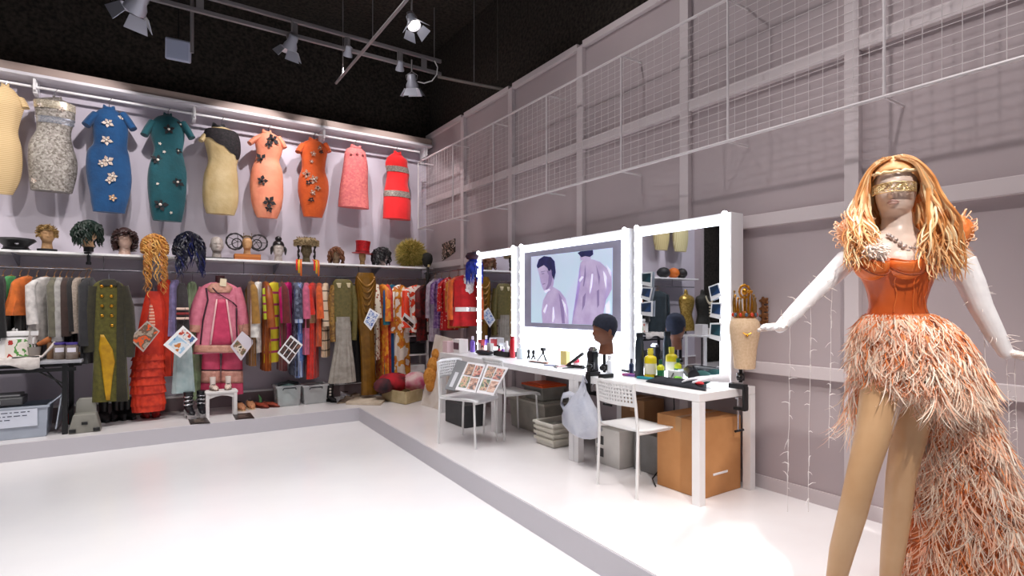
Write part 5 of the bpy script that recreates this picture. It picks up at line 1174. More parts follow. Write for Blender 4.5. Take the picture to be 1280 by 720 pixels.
mirror(2.32, 3.24, 'large lit mirror with instant photos stuck along its sides', bot=.05)
mirror(5.0, 5.86, 'narrow lit mirror at the corner end of the table row')
r = mirror(3.295, 4.93, 'wide lit frame around the picture of two men', pane=False, bot=.34)
m = M(); m.bx((MX0+.006, 3.36, MZ0+.34), (MX0+.0118, 4.86, MZ1-.085)); m.obj('mount_board', mat('#a9a8bc', '#9b9ab0', rough=.25, scale=3), r, smooth=False)
# the picture panel: flat print of two generic figures
SX = MX0+.003
def pp_(x, y, lift=0): p = (640+x*.19441, 280+y*.19444); return onX(p[0], p[1], SX-lift)
pic = thing('lit_picture', 'pale lilac picture of two bare-backed men in the lit frame', 'picture', tuple(pp_(380, 400)), world=True)
def flat(name, pts, m_, lift):
    g = M(); q = [pp_(x, y, lift) for x, y in pts]; g.add(q, [tuple(range(len(q)))]); o = g.obj(name, m_, pic, smooth=False)
    bmx = o.data; return o
import bmesh
def poly(name, pts, m_, lift):
    bm = bmesh.new(); q = [pp_(x, y, lift)-WORLD[pic.name] for x, y in pts]; vs = [bm.verts.new(p) for p in q]; f = bm.faces.new(vs); bmesh.ops.triangulate(bm, faces=[f]); me = bpy.data.meshes.new(name); bm.to_mesh(me); bm.free(); me.materials.append(m_)
    o = bpy.data.objects.new(name, me); COL.objects.link(o); o.parent = pic; return o
PE = .42
BGP = mat('#c2dcec', '#ccd4f0', scale=2, rough=.4, emit=PE); LIL = mat('#b6a4cc', '#cabcdd', scale=7, rough=.4, emit=PE*.8); LILD = mat('#9482b2', rough=.4, emit=PE*.7); HAIRP = mat('#2a2f66', '#1e2350', scale=14, rough=.4, emit=PE*.6); HLP = mat('#eceaff', rough=.4, emit=PE*1.2)
poly('backdrop', [(123, 210), (648, 152), (645, 655), (123, 634)], BGP, 0)
poly('back', [(196, 637), (190, 560), (200, 490), (232, 430), (262, 402), (310, 432), (345, 480), (362, 550), (364, 642)], LIL, .0012)
poly('face', [(165, 288), (185, 268), (230, 262), (262, 300), (272, 340), (266, 395), (240, 432), (208, 432), (196, 410), (198, 388), (184, 372), (190, 348), (178, 338)], LIL, .0024)
poly('hair', [(158, 270), (172, 228), (205, 206), (250, 212), (274, 240), (281, 310), (270, 360), (256, 330), (250, 290), (238, 318), (228, 284), (205, 264), (165, 286)], HAIRP, .0036)
poly('back', [(385, 643), (395, 560), (424, 480), (440, 380), (430, 310), (440, 250), (462, 222), (520, 228), (566, 244), (606, 280), (640, 310), (642, 420), (604, 490), (575, 570), (572, 650)], LIL, .0012)
poly('neck', [(440, 236), (436, 200), (460, 190), (505, 190), (508, 236), (470, 226)], LIL, .0024)
poly('hair', [(422, 186), (440, 176), (520, 167), (522, 196), (500, 212), (470, 206), (446, 214)], HAIRP, .0036)
for pts in ([(200, 560), (222, 515), (228, 520), (210, 575)], [(262, 540), (268, 530), (274, 600), (262, 636), (258, 620)], [(318, 480), (345, 520), (352, 600), (340, 560)], [(430, 360), (448, 336), (460, 340), (436, 374)], [(512, 320), (522, 322), (514, 400), (500, 452), (498, 430)], [(586, 300), (608, 340), (604, 420), (596, 380)], [(604, 260), (634, 300), (636, 340), (622, 310)], [(600, 520), (626, 490), (632, 570), (606, 580)], [(208, 428), (240, 416), (246, 424), (214, 442)]): poly('highlight', pts, HLP, .0048)
for pts in ([(455, 470), (475, 440), (468, 520), (450, 560)], [(248, 300), (258, 300), (256, 326), (246, 320)], [(545, 430), (560, 420), (560, 520), (548, 540)]): poly('shadow', pts, LILD, .0036)
for pts in ([(186, 306), (214, 300), (216, 304), (188, 311)], [(190, 318), (208, 314), (208, 320), (192, 324)], [(196, 384), (214, 380), (214, 386), (198, 390)], [(222, 300), (236, 330), (232, 380), (214, 426), (226, 426), (250, 392), (262, 340), (240, 300)], [(300, 440), (330, 500), (340, 640), (322, 640), (312, 520)], [(470, 260), (476, 330), (462, 400), (456, 400), (464, 330)], [(540, 260), (566, 340), (560, 400), (552, 340)]): poly('shading', pts, LILD, .0040)
# instant photos stuck on the near mirror
for i, (pts, lab) in enumerate((([(90, 47), (150, 40), (146, 122), (92, 108)], 'top instant photo on the corner-side edge of the large mirror'), ([(95, 122), (152, 124), (136, 200), (84, 180)], 'middle instant photo on the corner-side edge of the large mirror'), ([(86, 204), (152, 194), (150, 278), (86, 270)], 'bottom instant photo on the corner-side edge of the large mirror'), ([(446, 120), (500, 100), (522, 168), (460, 196)], 'top instant photo on the mirror edge beside the crowned head'), ([(462, 205), (518, 204), (514, 294), (455, 280)], 'middle instant photo on the mirror edge beside the crowned head'), ([(455, 312), (518, 310), (514, 412), (450, 392)], 'bottom instant photo on the mirror edge beside the crowned head'))):
    q = [onX(780+x*.2362, 330+y*.2362, MX0-.008) for x, y in pts]; c = sum(q, Vector())/4; r = thing('instant_photo', lab, 'photo', tuple(c), world=True, group='instant photos on the large mirror')
    g = M(); g.add(q+[p+Vector((.003, 0, 0)) for p in q], [(0, 1, 2, 3), (7, 6, 5, 4), (0, 4, 5, 1), (1, 5, 6, 2), (2, 6, 7, 3), (3, 7, 4, 0)]); g.obj('border', mat('#e4e8ec', rough=.4), r, smooth=False)
    B4 = lambda u, v: lerp(lerp(q[0], q[1], u), lerp(q[3], q[2], u), v) + Vector((-.0015, 0, 0))
    g = M(); g.add([B4(.12, .1), B4(.88, .1), B4(.88, .72), B4(.12, .72)], [(0, 1, 2, 3)]); g.obj('picture', mat('#10202a', '#24505c' if i in (0, 5) else '#2a4a7a', rough=.3, scale=12), r, solid=.001, smooth=False)
# ---------------------------------------------------------------- chairs
CHW = mat('#ecebea', rough=.35)
def make_chair(loc, rz, label):
    r = thing('perforated_chair', label, 'chair', loc, rz=rz, group='white perforated chairs')
    tr = .0105
    for s in (-1, 1):
        m = M(); m.tube([(s*.19, .215, 0), (s*.187, .20, .44), (s*.183, .215, .62), (s*.175, .235, .775)], tr, 10); m.obj('leg', CHW, r)
        m = M(); m.tube([(s*.178, -.205, 0), (s*.17, -.185, .40), (s*.165, -.17, .428), (s*.175, .10, .43), (s*.187, .20, .435)], tr, 10); m.obj('leg', CHW, r)
    m = M(); rings = []
    for i in range(13):
        t = i/12; x = lerp(-.195, .195, t); ring = []
        for (y, z) in ((.19, .452), (.10, .446), (-.10, .444), (-.17, .440), (-.205, .425), (-.215, .405)):
            ring.append(Vector((x*(1 if y < .15 else .95), y, z-.006*(1-(2*t-1)**2))))
        rings.append(ring)
    m.loft(rings, closed=False); m.obj('seat', CHW, r, solid=.012)
    m = M(); nx, nz = 13, 5
    def bp(u, v): x = lerp(-.185, .185, u); return Vector((x, .232-.010*(1-v)*2+.035*(1-(2*u-1)**2)-.004, lerp(.615, .785, v)-(.02*abs(2*u-1)**6 if v > .9 else 0)))
    U = [0, .05]+[.05+.9*(i+q)/nx for i in range(nx) for q in (.25, .75)]+[.95, 1]; V = [0, .12]+[.12+.76*(j+q)/nz for j in range(nz) for q in (.22, .78)]+[.88, 1]
    vs = [bp(u, v) for v in V for u in U]; nU = len(U); fs = []
    for j in range(len(V)-1):
        for i in range(nU-1):
            hole = i >= 2 and i < nU-3 and i % 2 == 0 and j >= 2 and j < len(V)-3 and j % 2 == 0
            if not hole: fs.append((j*nU+i, j*nU+i+1, (j+1)*nU+i+1, (j+1)*nU+i))
    m.add(vs, fs); m.obj('backrest', CHW, r, solid=.009)
    return r
ch = make_chair((2.54, 4.53, 0), math.radians(24.6), 'white perforated chair holding the open photo album')
dup(ch, (3.045, 4.55, 0), math.radians(90), 'white perforated chair tucked at the table behind the album chair')
dup(ch, (2.935, 2.75, 0), math.radians(90), 'white perforated chair at the table nearest the feathered figure')
# open album
al = thing('photo_album', 'open photo album with grey cover standing on the chair seat', 'album', tuple(atD(595, 490, 4.98)), world=True)
def zz3(x, y): return (530+x*.2778, 400+y*.2778)
def page(name, pts, db, dt, m_, parent, th=.012):
    q = [atD(*zz3(*pts[i]), (dt, dt, db, db)[i] if not isinstance(dt, tuple) else (dt[0], dt[1], db[1], db[0])[i]) for i in range(4)]; n = (q[1]-q[0]).cross(q[3]-q[0]).normalized(); n = n if n.dot(FWD) > 0 else -n
    g = M(); g.add(q+[p+n*th for p in q], [(0, 1, 2, 3), (7, 6, 5, 4), (0, 4, 5, 1), (1, 5, 6, 2), (2, 6, 7, 3), (3, 7, 4, 0)]); o = g.obj(name, m_, parent, smooth=False); return q, n
PGW = mat('#e6e2e4', rough=.4)
PF = [ph('#3a2a24', '#8a6450', '#c89878', '#4a5a3a', s=22), ph('#2a1e1c', '#b8584a', '#d0a088', '#3a2a24', s=22), ph('#3a4a30', '#7a8a5a', '#c89878', '#2a2018', s=22), ph('#4a2e26', '#a87058', '#d8b098', '#2a1c18', s=22)]
q, n = page('cover', [(150, 178), (200, 190), (140, 318), (94, 308)], (4.98, 4.97), (5.24, 5.22), mat('#77777a', '#6a6a6d', rough=.5, scale=6), al)
L4 = lambda u, v: lerp(lerp(q[0], q[1], u), lerp(q[3], q[2], u), v) - n*.003
g = M(); g.add([L4(.3, .42), L4(.62, .42), L4(.62, .92), L4(.3, .92)], [(0, 1, 2, 3)]); g.obj('label_strip', mat('#c8c8cc', rough=.5), al, solid=.002, smooth=False)
for pts, db, dt in (([(196, 188), (277, 200), (231, 326), (140, 312)], (4.97, 4.94), (5.22, 5.16)), ([(284, 198), (380, 214), (312, 338), (235, 326)], (4.94, 4.90), (5.16, 5.08))):
    q, n = page('page', pts, db, dt, PGW, al)
    pg = al.children[-1] if al.children else al
    pg = [o for o in bpy.data.objects if o.parent == al and o.name.startswith('page')][-1]
    for i, (u, v) in enumerate(((.10, .07), (.54, .09), (.10, .52), (.54, .54))):
        B4 = lambda a, b: lerp(lerp(q[0], q[1], a), lerp(q[3], q[2], a), b) - n*.002
        g = M(); g.add([B4(u, v), B4(u+.38, v), B4(u+.38, v+.38), B4(u, v+.38)], [(0, 1, 2, 3)]); o = g.obj('photo', PF[i], al, solid=.002, smooth=False)
# ---------------------------------------------------------------- boxes under the tables
PLC = mat('#b0aca0', '#98948a', rough=.3, scale=6)
r = crate('storage_box', 'big cloudy plastic box with lid under the middle make-up table', 'storage box', (3.27, 4.30, .001), (3.62, 4.93, .30), PLC, lid='on', lidm=mat('#bcb8ac', rough=.35))
r = crate('storage_box', 'smaller plastic box with an orange lid on top of the big one', 'storage box', (3.29, 4.36, .334), (3.58, 4.70, .47), mat('#9a9890', '#84827a', rough=.3, scale=8), lid='on', lidm=mat('#e2561c', rough=.45))
r = crate('white_basket', 'white slatted plastic basket on the platform beside the big plastic box', 'basket', (3.05, 3.88, .001), (3.42, 4.17, .22), mat('#e4e0d4', rough=.45))
for k_ in range(3):
    g = M(); g.bx((3.05, 3.872, .05+.05*k_), (3.42, 3.882, .075+.05*k_)); g.bx((3.042, 3.88, .05+.05*k_), (3.052, 4.17, .075+.05*k_)); g.obj('slat', mat('#d0cabc', rough=.5), r, smooth=False)
g = M(); random.seed(6); g.sph((3.235, 4.02, .14), (.15, .11, .07), 18, 10, jit=.08); tag(g.obj('grey_cloth', mat('#8c8880', '#6e6a62', rough=.9, scale=14), None), 'grey cloth lying in the white slatted basket', 'cloth')
g = M(); g.bx((2.78, 5.05, 0.001), (3.02, 5.5, .24)); tag(g.obj('black_bin', mat('#3c3c3e', '#2e2e30', rough=.5, scale=8), None, bevel=.01, smooth=False), 'dark grey box on the platform behind the album chair', 'box')
CBM = mat('#c88f5a', '#bb824e', rough=.8, scale=5)
def carton(lo, hi, label, m_, tape=True, mark=None):
    x0, y0, z0 = lo; x1, y1, z1 = hi; r = thing('carton', label, 'box', ((x0+x1)/2, (y0+y1)/2, z0), world=True)
    g = M(); g.bx(lo, hi); g.obj('box', m_, r, bevel=.004, smooth=False)
    if tape: 
        g = M(); g.bx((x0-.002, (y0+y1)/2-.025, z1-.10), (x0+.002, (y0+y1)/2+.025, z1)); g.bx((x0-.002, (y0+y1)/2-.025, z1-.001), (x1+.002, (y0+y1)/2+.025, z1+.002)); g.obj('tape', mat('#b88a5a', rough=.3), r, smooth=False)
    return r
r = carton((3.08, 2.315, .001), (3.515, 2.70, .52), 'large brown cardboard box under the end of the make-up table', CBM)
g = M(); g.bx((3.20, 2.312, .14), (3.36, 2.317, .155)); g.obj('white_strip', WHITEM, r, smooth=False)
r = carton((3.22, 2.80, .001), (3.55, 3.06, .30), 'grey plastic case under the table behind the front chair', mat('#8c8a88', '#7c7a78', rough=.5, scale=6), tape=False)
r = carton((3.36, 2.98+.1, .001), (3.60, 3.34, .52), 'brown carton standing against the wall under the table', mat('#a07650', '#8f6844', rough=.8, scale=5))
r = carton((3.10, 3.10, .001), (3.33, 3.38, .30), 'white printed carton behind the hanging plastic bag', mat('#e0dcd6', '#d2cec8', rough=.6, scale=5), tape=False)
for z0, z1 in ((.06, .13), (.16, .23)):
    g = M(); g.bx((3.097, 3.28, z0), (3.1005, 3.36, z1)); g.obj('print_mark', mat('#4a4a4a', rough=.7), r, smooth=False)
pb = thing('power_cable', 'black cable trailing down from the table edge to the grey case', 'cable', (3.3, 2.75, 0), world=True)
g = M(); g.tube([(3.50, 2.9, .66), (3.45, 2.85, .5), (3.35, 2.78, .36), (3.2, 2.74, .12), (3.12, 2.78, .012), (3.02, 2.66, .008)], .005, 6); g.obj('cord', BLACKM, pb)
# ---------------------------------------------------------------- wig heads on clamps
def clamp(x, y, ztop, label, zlow=.44, big=True, dirv=(1, 0), group='table clamps'):
    r = thing('table_clamp', label, 'clamp', (x, y, TT), world=True, group=group); k = Vector((dirv[0], dirv[1], 0)); c = Vector((x, y, 0))
    g = M(); g.cyl((x, y, TT+.045), .013, ztop-TT-.045, 12); g.cyl((x, y, TT+.06), .026, .05, 14); g.obj('post', BLACKM, r)
    g = M(); R = Matrix((k, Vector((-k.y, k.x, 0)), Vector((0, 0, 1)))).transposed()
    g.box(c+k*.02+Vector((0, 0, TT+.018)), (.12, .05, .034), R); g.box(c-k*.035+Vector((0, 0, TT-.06)), (.022, .045, .16), R); g.box(c+k*.0+Vector((0, 0, TT-.135)), (.09, .04, .022), R); g.obj('jaw', BLACKM, r, bevel=.004)
    g = M(); q = c+k*.02; g.cyl((q.x, q.y, zlow), .007, TT-.06-zlow, 8); g.cyl((q.x, q.y, TT-.07), .022, .012, 12); g.obj('screw', STEEL, r)
    g = M(); g.tube([q+Vector((0, 0, zlow))-Vector((-k.y, k.x, 0))*.06, q+Vector((0, 0, zlow))+Vector((-k.y, k.x, 0))*.03], .009, 8); g.obj('turn_handle', BLACKM, r)
    g = M(); g.sph((x-.04, y-.02, TT+.085), (.028, .02, .022), 10, 7); g.tube([(x, y, TT+.085), (x-.04, y-.02, TT+.085)], .008, 6); g.obj('knob', BLACKM, r)
    return r
# brown head in navy cap
hx0, hy0 = 2.985, 3.15
clamp(hx0, hy0, .915, 'black table clamp under the brown head in the navy cap', .52)
rh = thing('brown_head', 'brown mannequin head in a navy cap facing the lit picture', 'wig head', (hx0, hy0, .916), rz=face_to((-.98, .36)))
head_obj(rh, .305, mat('#7c4e38', '#6c402c', rough=.45, scale=12), True)
g = M(); g.loft(skull(.305, .40, 1.075, n=36, front=.735), cap0=False); g.obj('cap', mat('#1d2336', '#151a2a', rough=.85, scale=40, bump=.2), rh)
# canvas head with crown
kx, ky = 3.37, 2.19
clamp(kx, ky+.03, .868, 'black table clamp at the table corner under the crowned canvas head', .44, dirv=(0, 1))
rc = thing('canvas_head', 'cream canvas head form wearing a gilt crown at the table end', 'wig head', (kx, ky, .87), rz=face_to((-1, -.9))); rc.scale = (.88, .88, 1)
g = M(); g.lathe([(.055, 0), (.075, .004), (.078, .02), (.080, .06), (.088, .14), (.105, .22), (.112, .27), (.105, .32), (.075, .352), (.02, .362)], n=30); g.obj('canvas_form', mat('#d8bc9c', '#cbac8a', rough=.85, scale=70, bump=.15), rc)
g = M(); g.tube([(-.03, -.112, .25), (0, -.116, .235), (.03, -.112, .25)], .004, 6); g.sph((0, -.115, .232), .01, 8, 6); g.obj('pendant', GOLD, rc)
cr_ = thing('gilt_crown', 'tall gilt crown with red jewels on the cream canvas head', 'crown', (kx, ky, 1.205), rz=face_to((-1, -.9))); cr_.scale = (.74, .74, .95)
g = M(); g.lathe([(.088, .0), (.096, .005), (.098, .04), (.09, .06), (.086, .06), (.086, .004)], n=26); g.obj('band', mat('#8a4a22', '#b87a30', rough=.35, metal=.6, scale=50), cr_)
random.seed(12)
for i in range(9):
    a = 2*PI*i/9; h = (.10, .15, .12)[i % 3]; g = M(); p = Vector((.09*cos(a), .09*sin(a), .05)); g.tube([p, p+Vector((.006*cos(a), .006*sin(a), h*.5)), p+Vector((0, 0, h))], [.014, .011, .003], 7); g.sph(p+Vector((0, 0, h)), .011, 8, 6); g.obj('spike', GOLD if i % 2 else mat('#8a6a3a', rough=.4, metal=.6), cr_)
for i in range(7):
    a = -PI/2+(i-3)*.5; g = M(); g.sph((.1*cos(a), .1*sin(a), .035), .015, 9, 7); g.obj('jewel', mat('#c83a1c' if i % 2 == 0 else '#4a5a6a', rough=.2), cr_)
g = M(); pts = [Vector((.0+.045*cos(2*PI*i/18), 0, .20+.045*sin(2*PI*i/18))) for i in range(19)]; g.tube(pts, .009, 7); g.sph((0, 0, .20), .026, 10, 8); g.tube([(0, 0, .05), (0, 0, .16)], .012, 8)
for i in range(8): a = 2*PI*i/8; g.sph((.045*cos(a), 0, .2+.045*sin(a)), .012, 7, 5)
g.obj('rosette', GOLD, cr_)
# bronze pendants on the wall
pd = thing('pendant_string', 'string of small bronze pendants pinned on the wall beyond the gloved hand', 'ornament', tuple(onX(955, 378, XR-.008)), world=True)
prev = None
for i, py in enumerate((376, 386, 395, 403)):
    P = onX(955, py, XR-.012); g = M(); g.sph(P, (.008, .03, .022), 12, 7); 
    for k_ in range(5): a = 2*PI*k_/5; g.sph(P+Vector((0, .028*cos(a), .022*sin(a))), (.007, .011, .010), 7, 5)
    g.obj('pendant', mat('#8a5a34', '#6a4020', rough=.4, metal=.5, scale=60), pd)
g = M(); g.tube([onX(955, 372, XR-.006), onX(955, 410, XR-.006)], .002, 5); g.obj('thread', mat('#8a7a6a'), pd)
# plastic bag
bx_, by_ = 2.91, 3.30
r = thing('plastic_bag', 'white translucent plastic bag hanging from the table clamp', 'bag', (bx_, by_, .3), world=True)
BAGM = mat('#dfe2ec', '#cdd2e2', rough=.3, scale=9, alpha=.82, bump=.5)
g = M(); rings = []
random.seed(17)
for (py, l, r_) in ((478, 727, 731), (488, 724, 733), (500, 716, 738), (512, 708, 745), (524, 706, 750), (535, 708, 750), (543, 716, 744), (547, 724, 738)):
    A = onX(l, py, bx_); B = onX(r_, py, bx_); c = (A+B)/2; hw = abs(A.y-B.y)/2; ring = []
    for j in range(30):
        a = 2*PI*j/30; q = 1+.10*sin(5*a+py*.1)+.06*sin(9*a-py*.2); ring.append(c+Vector((min(.085, hw*.6)*sin(a)*q, hw*cos(a)*q, 0)))
    rings.append(ring)
g.loft(rings); g.obj('bag', BAGM, r)
g = M(); A = lambda x, y: onX(x, y, bx_-.01); vs = []
path = [(731, 490), (722, 496), (712, 492), (704, 494), (701, 502), (706, 512), (712, 516)]
for i, p in enumerate(path): vs += [A(p[0], p[1]-3)+Vector((0, 0, 0)), A(p[0]+2, p[1]+4)+Vector((-.02, 0, 0))]
g.add(vs, [(2*i, 2*i+1, 2*i+3, 2*i+2) for i in range(len(path)-1)]); g.obj('handle', BAGM, r, solid=.003)
g = M(); g.tube([A(729, 480), A(729, 470), Vector((bx_+.03, by_, TT-.05))], [.014, .010, .008], 8); g.obj('handle', BAGM, r)
clamp(2.985, by_, .80, 'black table clamp holding the plastic bag', .58)
# ---------------------------------------------------------------- small things on the table tops
def tp(px, py):
    p = onZ(px, py, TT)
    if p.x > 3.30: p = onX(px, py, 3.29); p.z = TT
    p.y = min(max(p.y, 2.28), 5.95)
    return p
def size(px, py): return (tp(px, py)-EYE).dot(FWD)/F
def bottle(px, py, wpx, hpx, col, capc, label, cat='bottle', neck=.45, body=.68, group='bottles on the make-up tables', name='bottle', labelc=None, rough=.3):
    p = tp(px, py); k = size(px, py); r0 = wpx*k/2; h = hpx*k
    p.y = p.y; p.x = min(p.x+r0*.6, MX0-.03-r0); r = thing(name, label, cat, (p.x, p.y, TT+.001), group=group)
    g = M(); g.lathe([(r0*.9, 0), (r0, .006), (r0, h*body*.92), (r0*.9, h*body), (r0*neck, h*(body+.06)), (r0*neck, h*(body+.1))], n=20); g.obj('body', mat(col, rough=rough), r)
    g = M(); g.cyl((0, 0, h*(body+.1)), r0*neck*1.12, h*(.9-body), 16); g.obj('cap', mat(capc, rough=.4), r)
    if labelc: g = M(); g.loft([[Vector((r0*1.02*cos(2*PI*j/20), r0*1.02*sin(2*PI*j/20), z_)) for j in range(20)] for z_ in (h*.15, h*body*.7)], False, False); g.obj('label', mat(labelc, rough=.5), r)
    return r
def tbox(px, py, wpx, hpx, dep, col, label, cat='box', name='small_box', rz=0, group=None, stripe=None, dx=.03):
    p = tp(px, py); k = size(px, py); w = wpx*k; h = hpx*k; r = thing(name, label, cat, (min(p.x+dx, MX0-.02-dep/2), p.y, TT+.001), rz=-PI/2+rz, group=group)
    g = M(); g.box((0, 0, h/2), (w, dep, h)); g.obj('box', mat(col, rough=.5), r, bevel=.003, smooth=False)
    if stripe: g = M(); g.box((0, -dep/2-.001, h*.5), (w*.8, .002, h*.5)); g.obj('label', mat(stripe, rough=.5), r, smooth=False)
    return r
tbox(573, 441, 17, 17, .12, '#f0ecea', 'white carton with dark figures at the corner end of the last table', stripe='#5a3a44')
tbox(556, 440, 12, 14, .12, '#e8c8cc', 'pale pink carton at the very corner end of the last table')
bottle(589, 437, 6, 20, '#7a5ac0', '#e8e4f0', 'purple bottle beside the white carton on the last table')
tbox(599, 434, 8, 17, .05, '#c8484a', 'red and white packet before the narrow mirror', stripe='#f0dcdc')
tbox(610, 431, 9, 14, .05, '#ece8e4', 'plain white packet before the narrow mirror')
bottle(602, 437, 4, 10, '#e8c8b8', '#2a2a2e', 'tiny beige bottle with black cap before the red packet')
p = tp(596, 444); r = thing('black_pouch', 'black zip pouch lying near the table edge at the last table', 'pouch', (p.x+.10, p.y, TT+.002), rz=-PI/2+.1); g = M(); random.seed(2); g.sph((0, 0, .026), (.15, .075, .026), 20, 9, jit=.03); g.obj('pouch', mat('#16161e', '#22222c', rough=.7, scale=20), r); g = M(); g.tube([(-.13, -.03, .046), (0, -.04, .052), (.13, -.03, .046)], .004, 5); g.obj('zip', STEEL, r)
p = tp(622, 446); rt = thing('makeup_tray', 'black make-up tray full of little pots on the last table', 'tray', (p.x+.13, p.y, TT+.002), rz=-PI/2)
g = M(); g.box((0, 0, .012), (.30, .18, .02)); 
for a, b, c, d in ((0, -.09, .30, .008), (0, .09, .30, .008), (-.15, 0, .008, .18), (.15, 0, .008, .18)): g.box((a, b, .03), (c, d, .055))
g.obj('tray', BLACK, rt, smooth=False)
random.seed(41)
for i, (c_, cap) in enumerate((('#c83a5a', '#16161a'), ('#e8e0dc', '#c8a0a8'), ('#8a5ab0', '#e8e4ea'), ('#1c1c22', '#2c2c30'), ('#d88a9a', '#f0e8e8'), ('#e8e4e0', '#1a1a1e'), ('#b02030', '#20202a'))):
    lx, ly = -.12+.04*i, (-.035, .03)[i % 2]; w_ = Matrix.Rotation(-PI/2, 3, 'Z') @ Vector((lx, ly, 0)); r = thing('cosmetic_pot', ('crimson', 'ivory', 'purple', 'black', 'rose pink', 'cream black-capped', 'dark red')[i]+' pot standing in the black make-up tray', 'pot', (p.x+.13+w_.x, p.y+w_.y, TT+.025), group='pots in the make-up tray')
    g = M(); g.lathe([(.017, 0), (.018, .004), (.018, .05), (.014, .055)], n=14); g.obj('pot', mat(c_, rough=.3), r); g = M(); g.cyl((0, 0, .055), .013, .03, 12); g.obj('cap', mat(cap, rough=.4), r)
bottle(639, 443, 6.5, 27, '#c01828', '#a01020', 'tall red spray can between the make-up tray and the white bottle', body=.8, neck=.8, name='spray_can', cat='spray can')
bottle(632, 437, 6, 20, '#e8ecf0', '#f4f4f6', 'slim white bottle just behind the tall red can', neck=.5)
r = bottle(648, 445, 9, 19, '#dfeaf0', '#f0f2f6', 'stout white pump bottle beside the tall red can', neck=.4)
p = tp(651, 437); r = thing('hand_mirror', 'grey oval hand mirror propped up behind the white pump bottle', 'hand mirror', (p.x+.12, p.y, TT+.002)); 
g = M(); c = Vector((0, 0, .17)); pts = [c+Vector((0, .045*cos(2*PI*i/24), .065*sin(2*PI*i/24))) for i in range(25)]; g.tube(pts, .009, 8); g.tube([(0, 0, .105), (0, 0, .0)], [.01, .012], 8); g.obj('frame', mat('#8a8a8e', rough=.3, metal=.6), r)
g = M(); g.loft([[c+Vector((q, .042*cos(2*PI*i/24), .062*sin(2*PI*i/24))) for i in range(24)] for q in (-.003, .003)]); g.obj('glass', MIR, r)
for i, (px, py, lab) in enumerate(((656, 446, 'black spring clip next to the white pump bottle'), (662, 447, 'black spring clip beside the mini tripod'))):
    p = tp(px, py); r = thing('spring_clip', lab, 'clip', (p.x+.05, p.y, TT+.001), rz=.6*i, group='spring clips'); g = M(); g.tube([(0, -.02, .008), (0, 0, .05), (0, .008, .085)], [.008, .01, .013], 8); g.tube([(0, .022, .008), (0, .004, .05), (0, -.006, .085)], [.008, .01, .013], 8); g.sph((0, 0, .09), .018, 10, 7); g.obj('clip', BLACKM, r)
p = tp(674, 450); r = thing('mini_tripod', 'black mini tripod standing near the table edge', 'tripod', (p.x+.05, p.y, TT+.001))
for i in range(3):
    a = 2.1*i+.5; g = M(); g.tube([(.06*cos(a), .06*sin(a), .006), (0, 0, .09)], .007, 7); g.obj('leg', BLACKM, r)
g = M(); g.cyl((0, 0, .085), .014, .03, 10); g.box((0, 0, .125), (.03, .05, .03)); g.obj('head', BLACKM, r)
p = tp(668, 454); r = thing('comb', 'orange and black comb lying along the table edge', 'comb', (p.x+.06, p.y, TT+.002), rz=-PI/2+.1); g = M(); g.box((0, 0, .006), (.26, .022, .01)); g.obj('spine', mat('#c8602a', rough=.4), r, bevel=.002)
g = M()
for i in range(26): g.box((-.12+.0095*i, -.024, .005), (.004, .03, .006))
g.obj('teeth', BLACKM, r, smooth=False)
tbox(700, 451, 12, 17, .05, '#ecd88a', 'pale yellow packet standing below the lit picture', dx=.10)
p = tp(712, 453); r = thing('pink_puff', 'coral pink powder puff pot on the table under the lit picture', 'puff', (p.x+.08, p.y, TT+.001)); g = M(); g.cyl((0, 0, 0), .03, .03, 18); g.obj('pot', mat('#e8c8cc', rough=.4), r); g = M(); g.sph((0, 0, .045), (.036, .036, .028), 16, 9); g.obj('puff', mat('#d8485a', '#c03a4c', rough=.9, scale=40), r)
for i, (px, py, c_, lab) in enumerate(((684, 458, '#2a3a8a', 'blue pencil on the middle table'), (690, 460, '#16161a', 'black pencil on the middle table'), (698, 459, '#d8a0a8', 'pink pencil on the middle table'), (707, 461, '#1a1c2a', 'navy brush on the middle table near the clamp'), (716, 458, '#16161a', 'black brush on the middle table beneath the puff'))):
    p = tp(px, py); r = thing('makeup_brush', lab, 'brush', (p.x+.04, p.y, TT+.007), rz=random.uniform(-1.2, 1.2), group='brushes on the middle table'); g = M(); g.tube([(-.07, 0, 0), (.05, 0, 0)], [.0045, .006], 7); g.obj('handle', mat(c_, rough=.4), r); g = M(); g.tube([(.05, 0, 0), (.085, 0, .001)], [.007, .003], 7); g.obj('tip', mat('#3a2a24', rough=.9), r)
# hair clippers and dryer near the clamps
p = tp(716, 461); r = thing('hair_straightener', 'black hair straightener with open arms beside the bag clamp', 'hair straightener', (p.x+.04, p.y, TT+.001), rz=-PI/2)
g = M(); g.tube([(-.12, 0, .015), (.1, 0, .02)], [.014, .018], 8); g.obj('arm', BLACKM, r); g = M(); g.tube([(-.12, 0, .02), (.08, .01, .14)], [.014, .016], 8); g.obj('arm', BLACKM, r); g = M(); g.tube([(.1, 0, .02), (.16, .04, .008), (.1, .12, .006), (-.05, .16, .006)], .004, 6); g.obj('cord', BLACKM, r)
p = tp(737, 470); r = thing('hair_clipper', 'black and blue hair clipper standing upright by the brown head', 'hair clipper', (p.x+.06, p.y+.03, TT+.001))
g = M(); g.loft([[Vector((a*w_, b_*w_*1.1, z_)) for a, b_ in ((-1, -1), (1, -1), (1, 1), (-1, 1))] for w_, z_ in ((.030, 0), (.036, .04), (.032, .13), (.036, .17), (.030, .20))]); g.obj('body', mat('#16181e', rough=.3), r, bevel=.01); g = M(); g.box((0, 0, .21), (.05, .055, .02)); g.box((0, 0, .225), (.012, .06, .012)); g.obj('blade', STEEL, r); g = M(); g.cyl((.036, 0, .06), .012, .08, 10); g.obj('switch', mat('#2a5a8a', rough=.4), r)
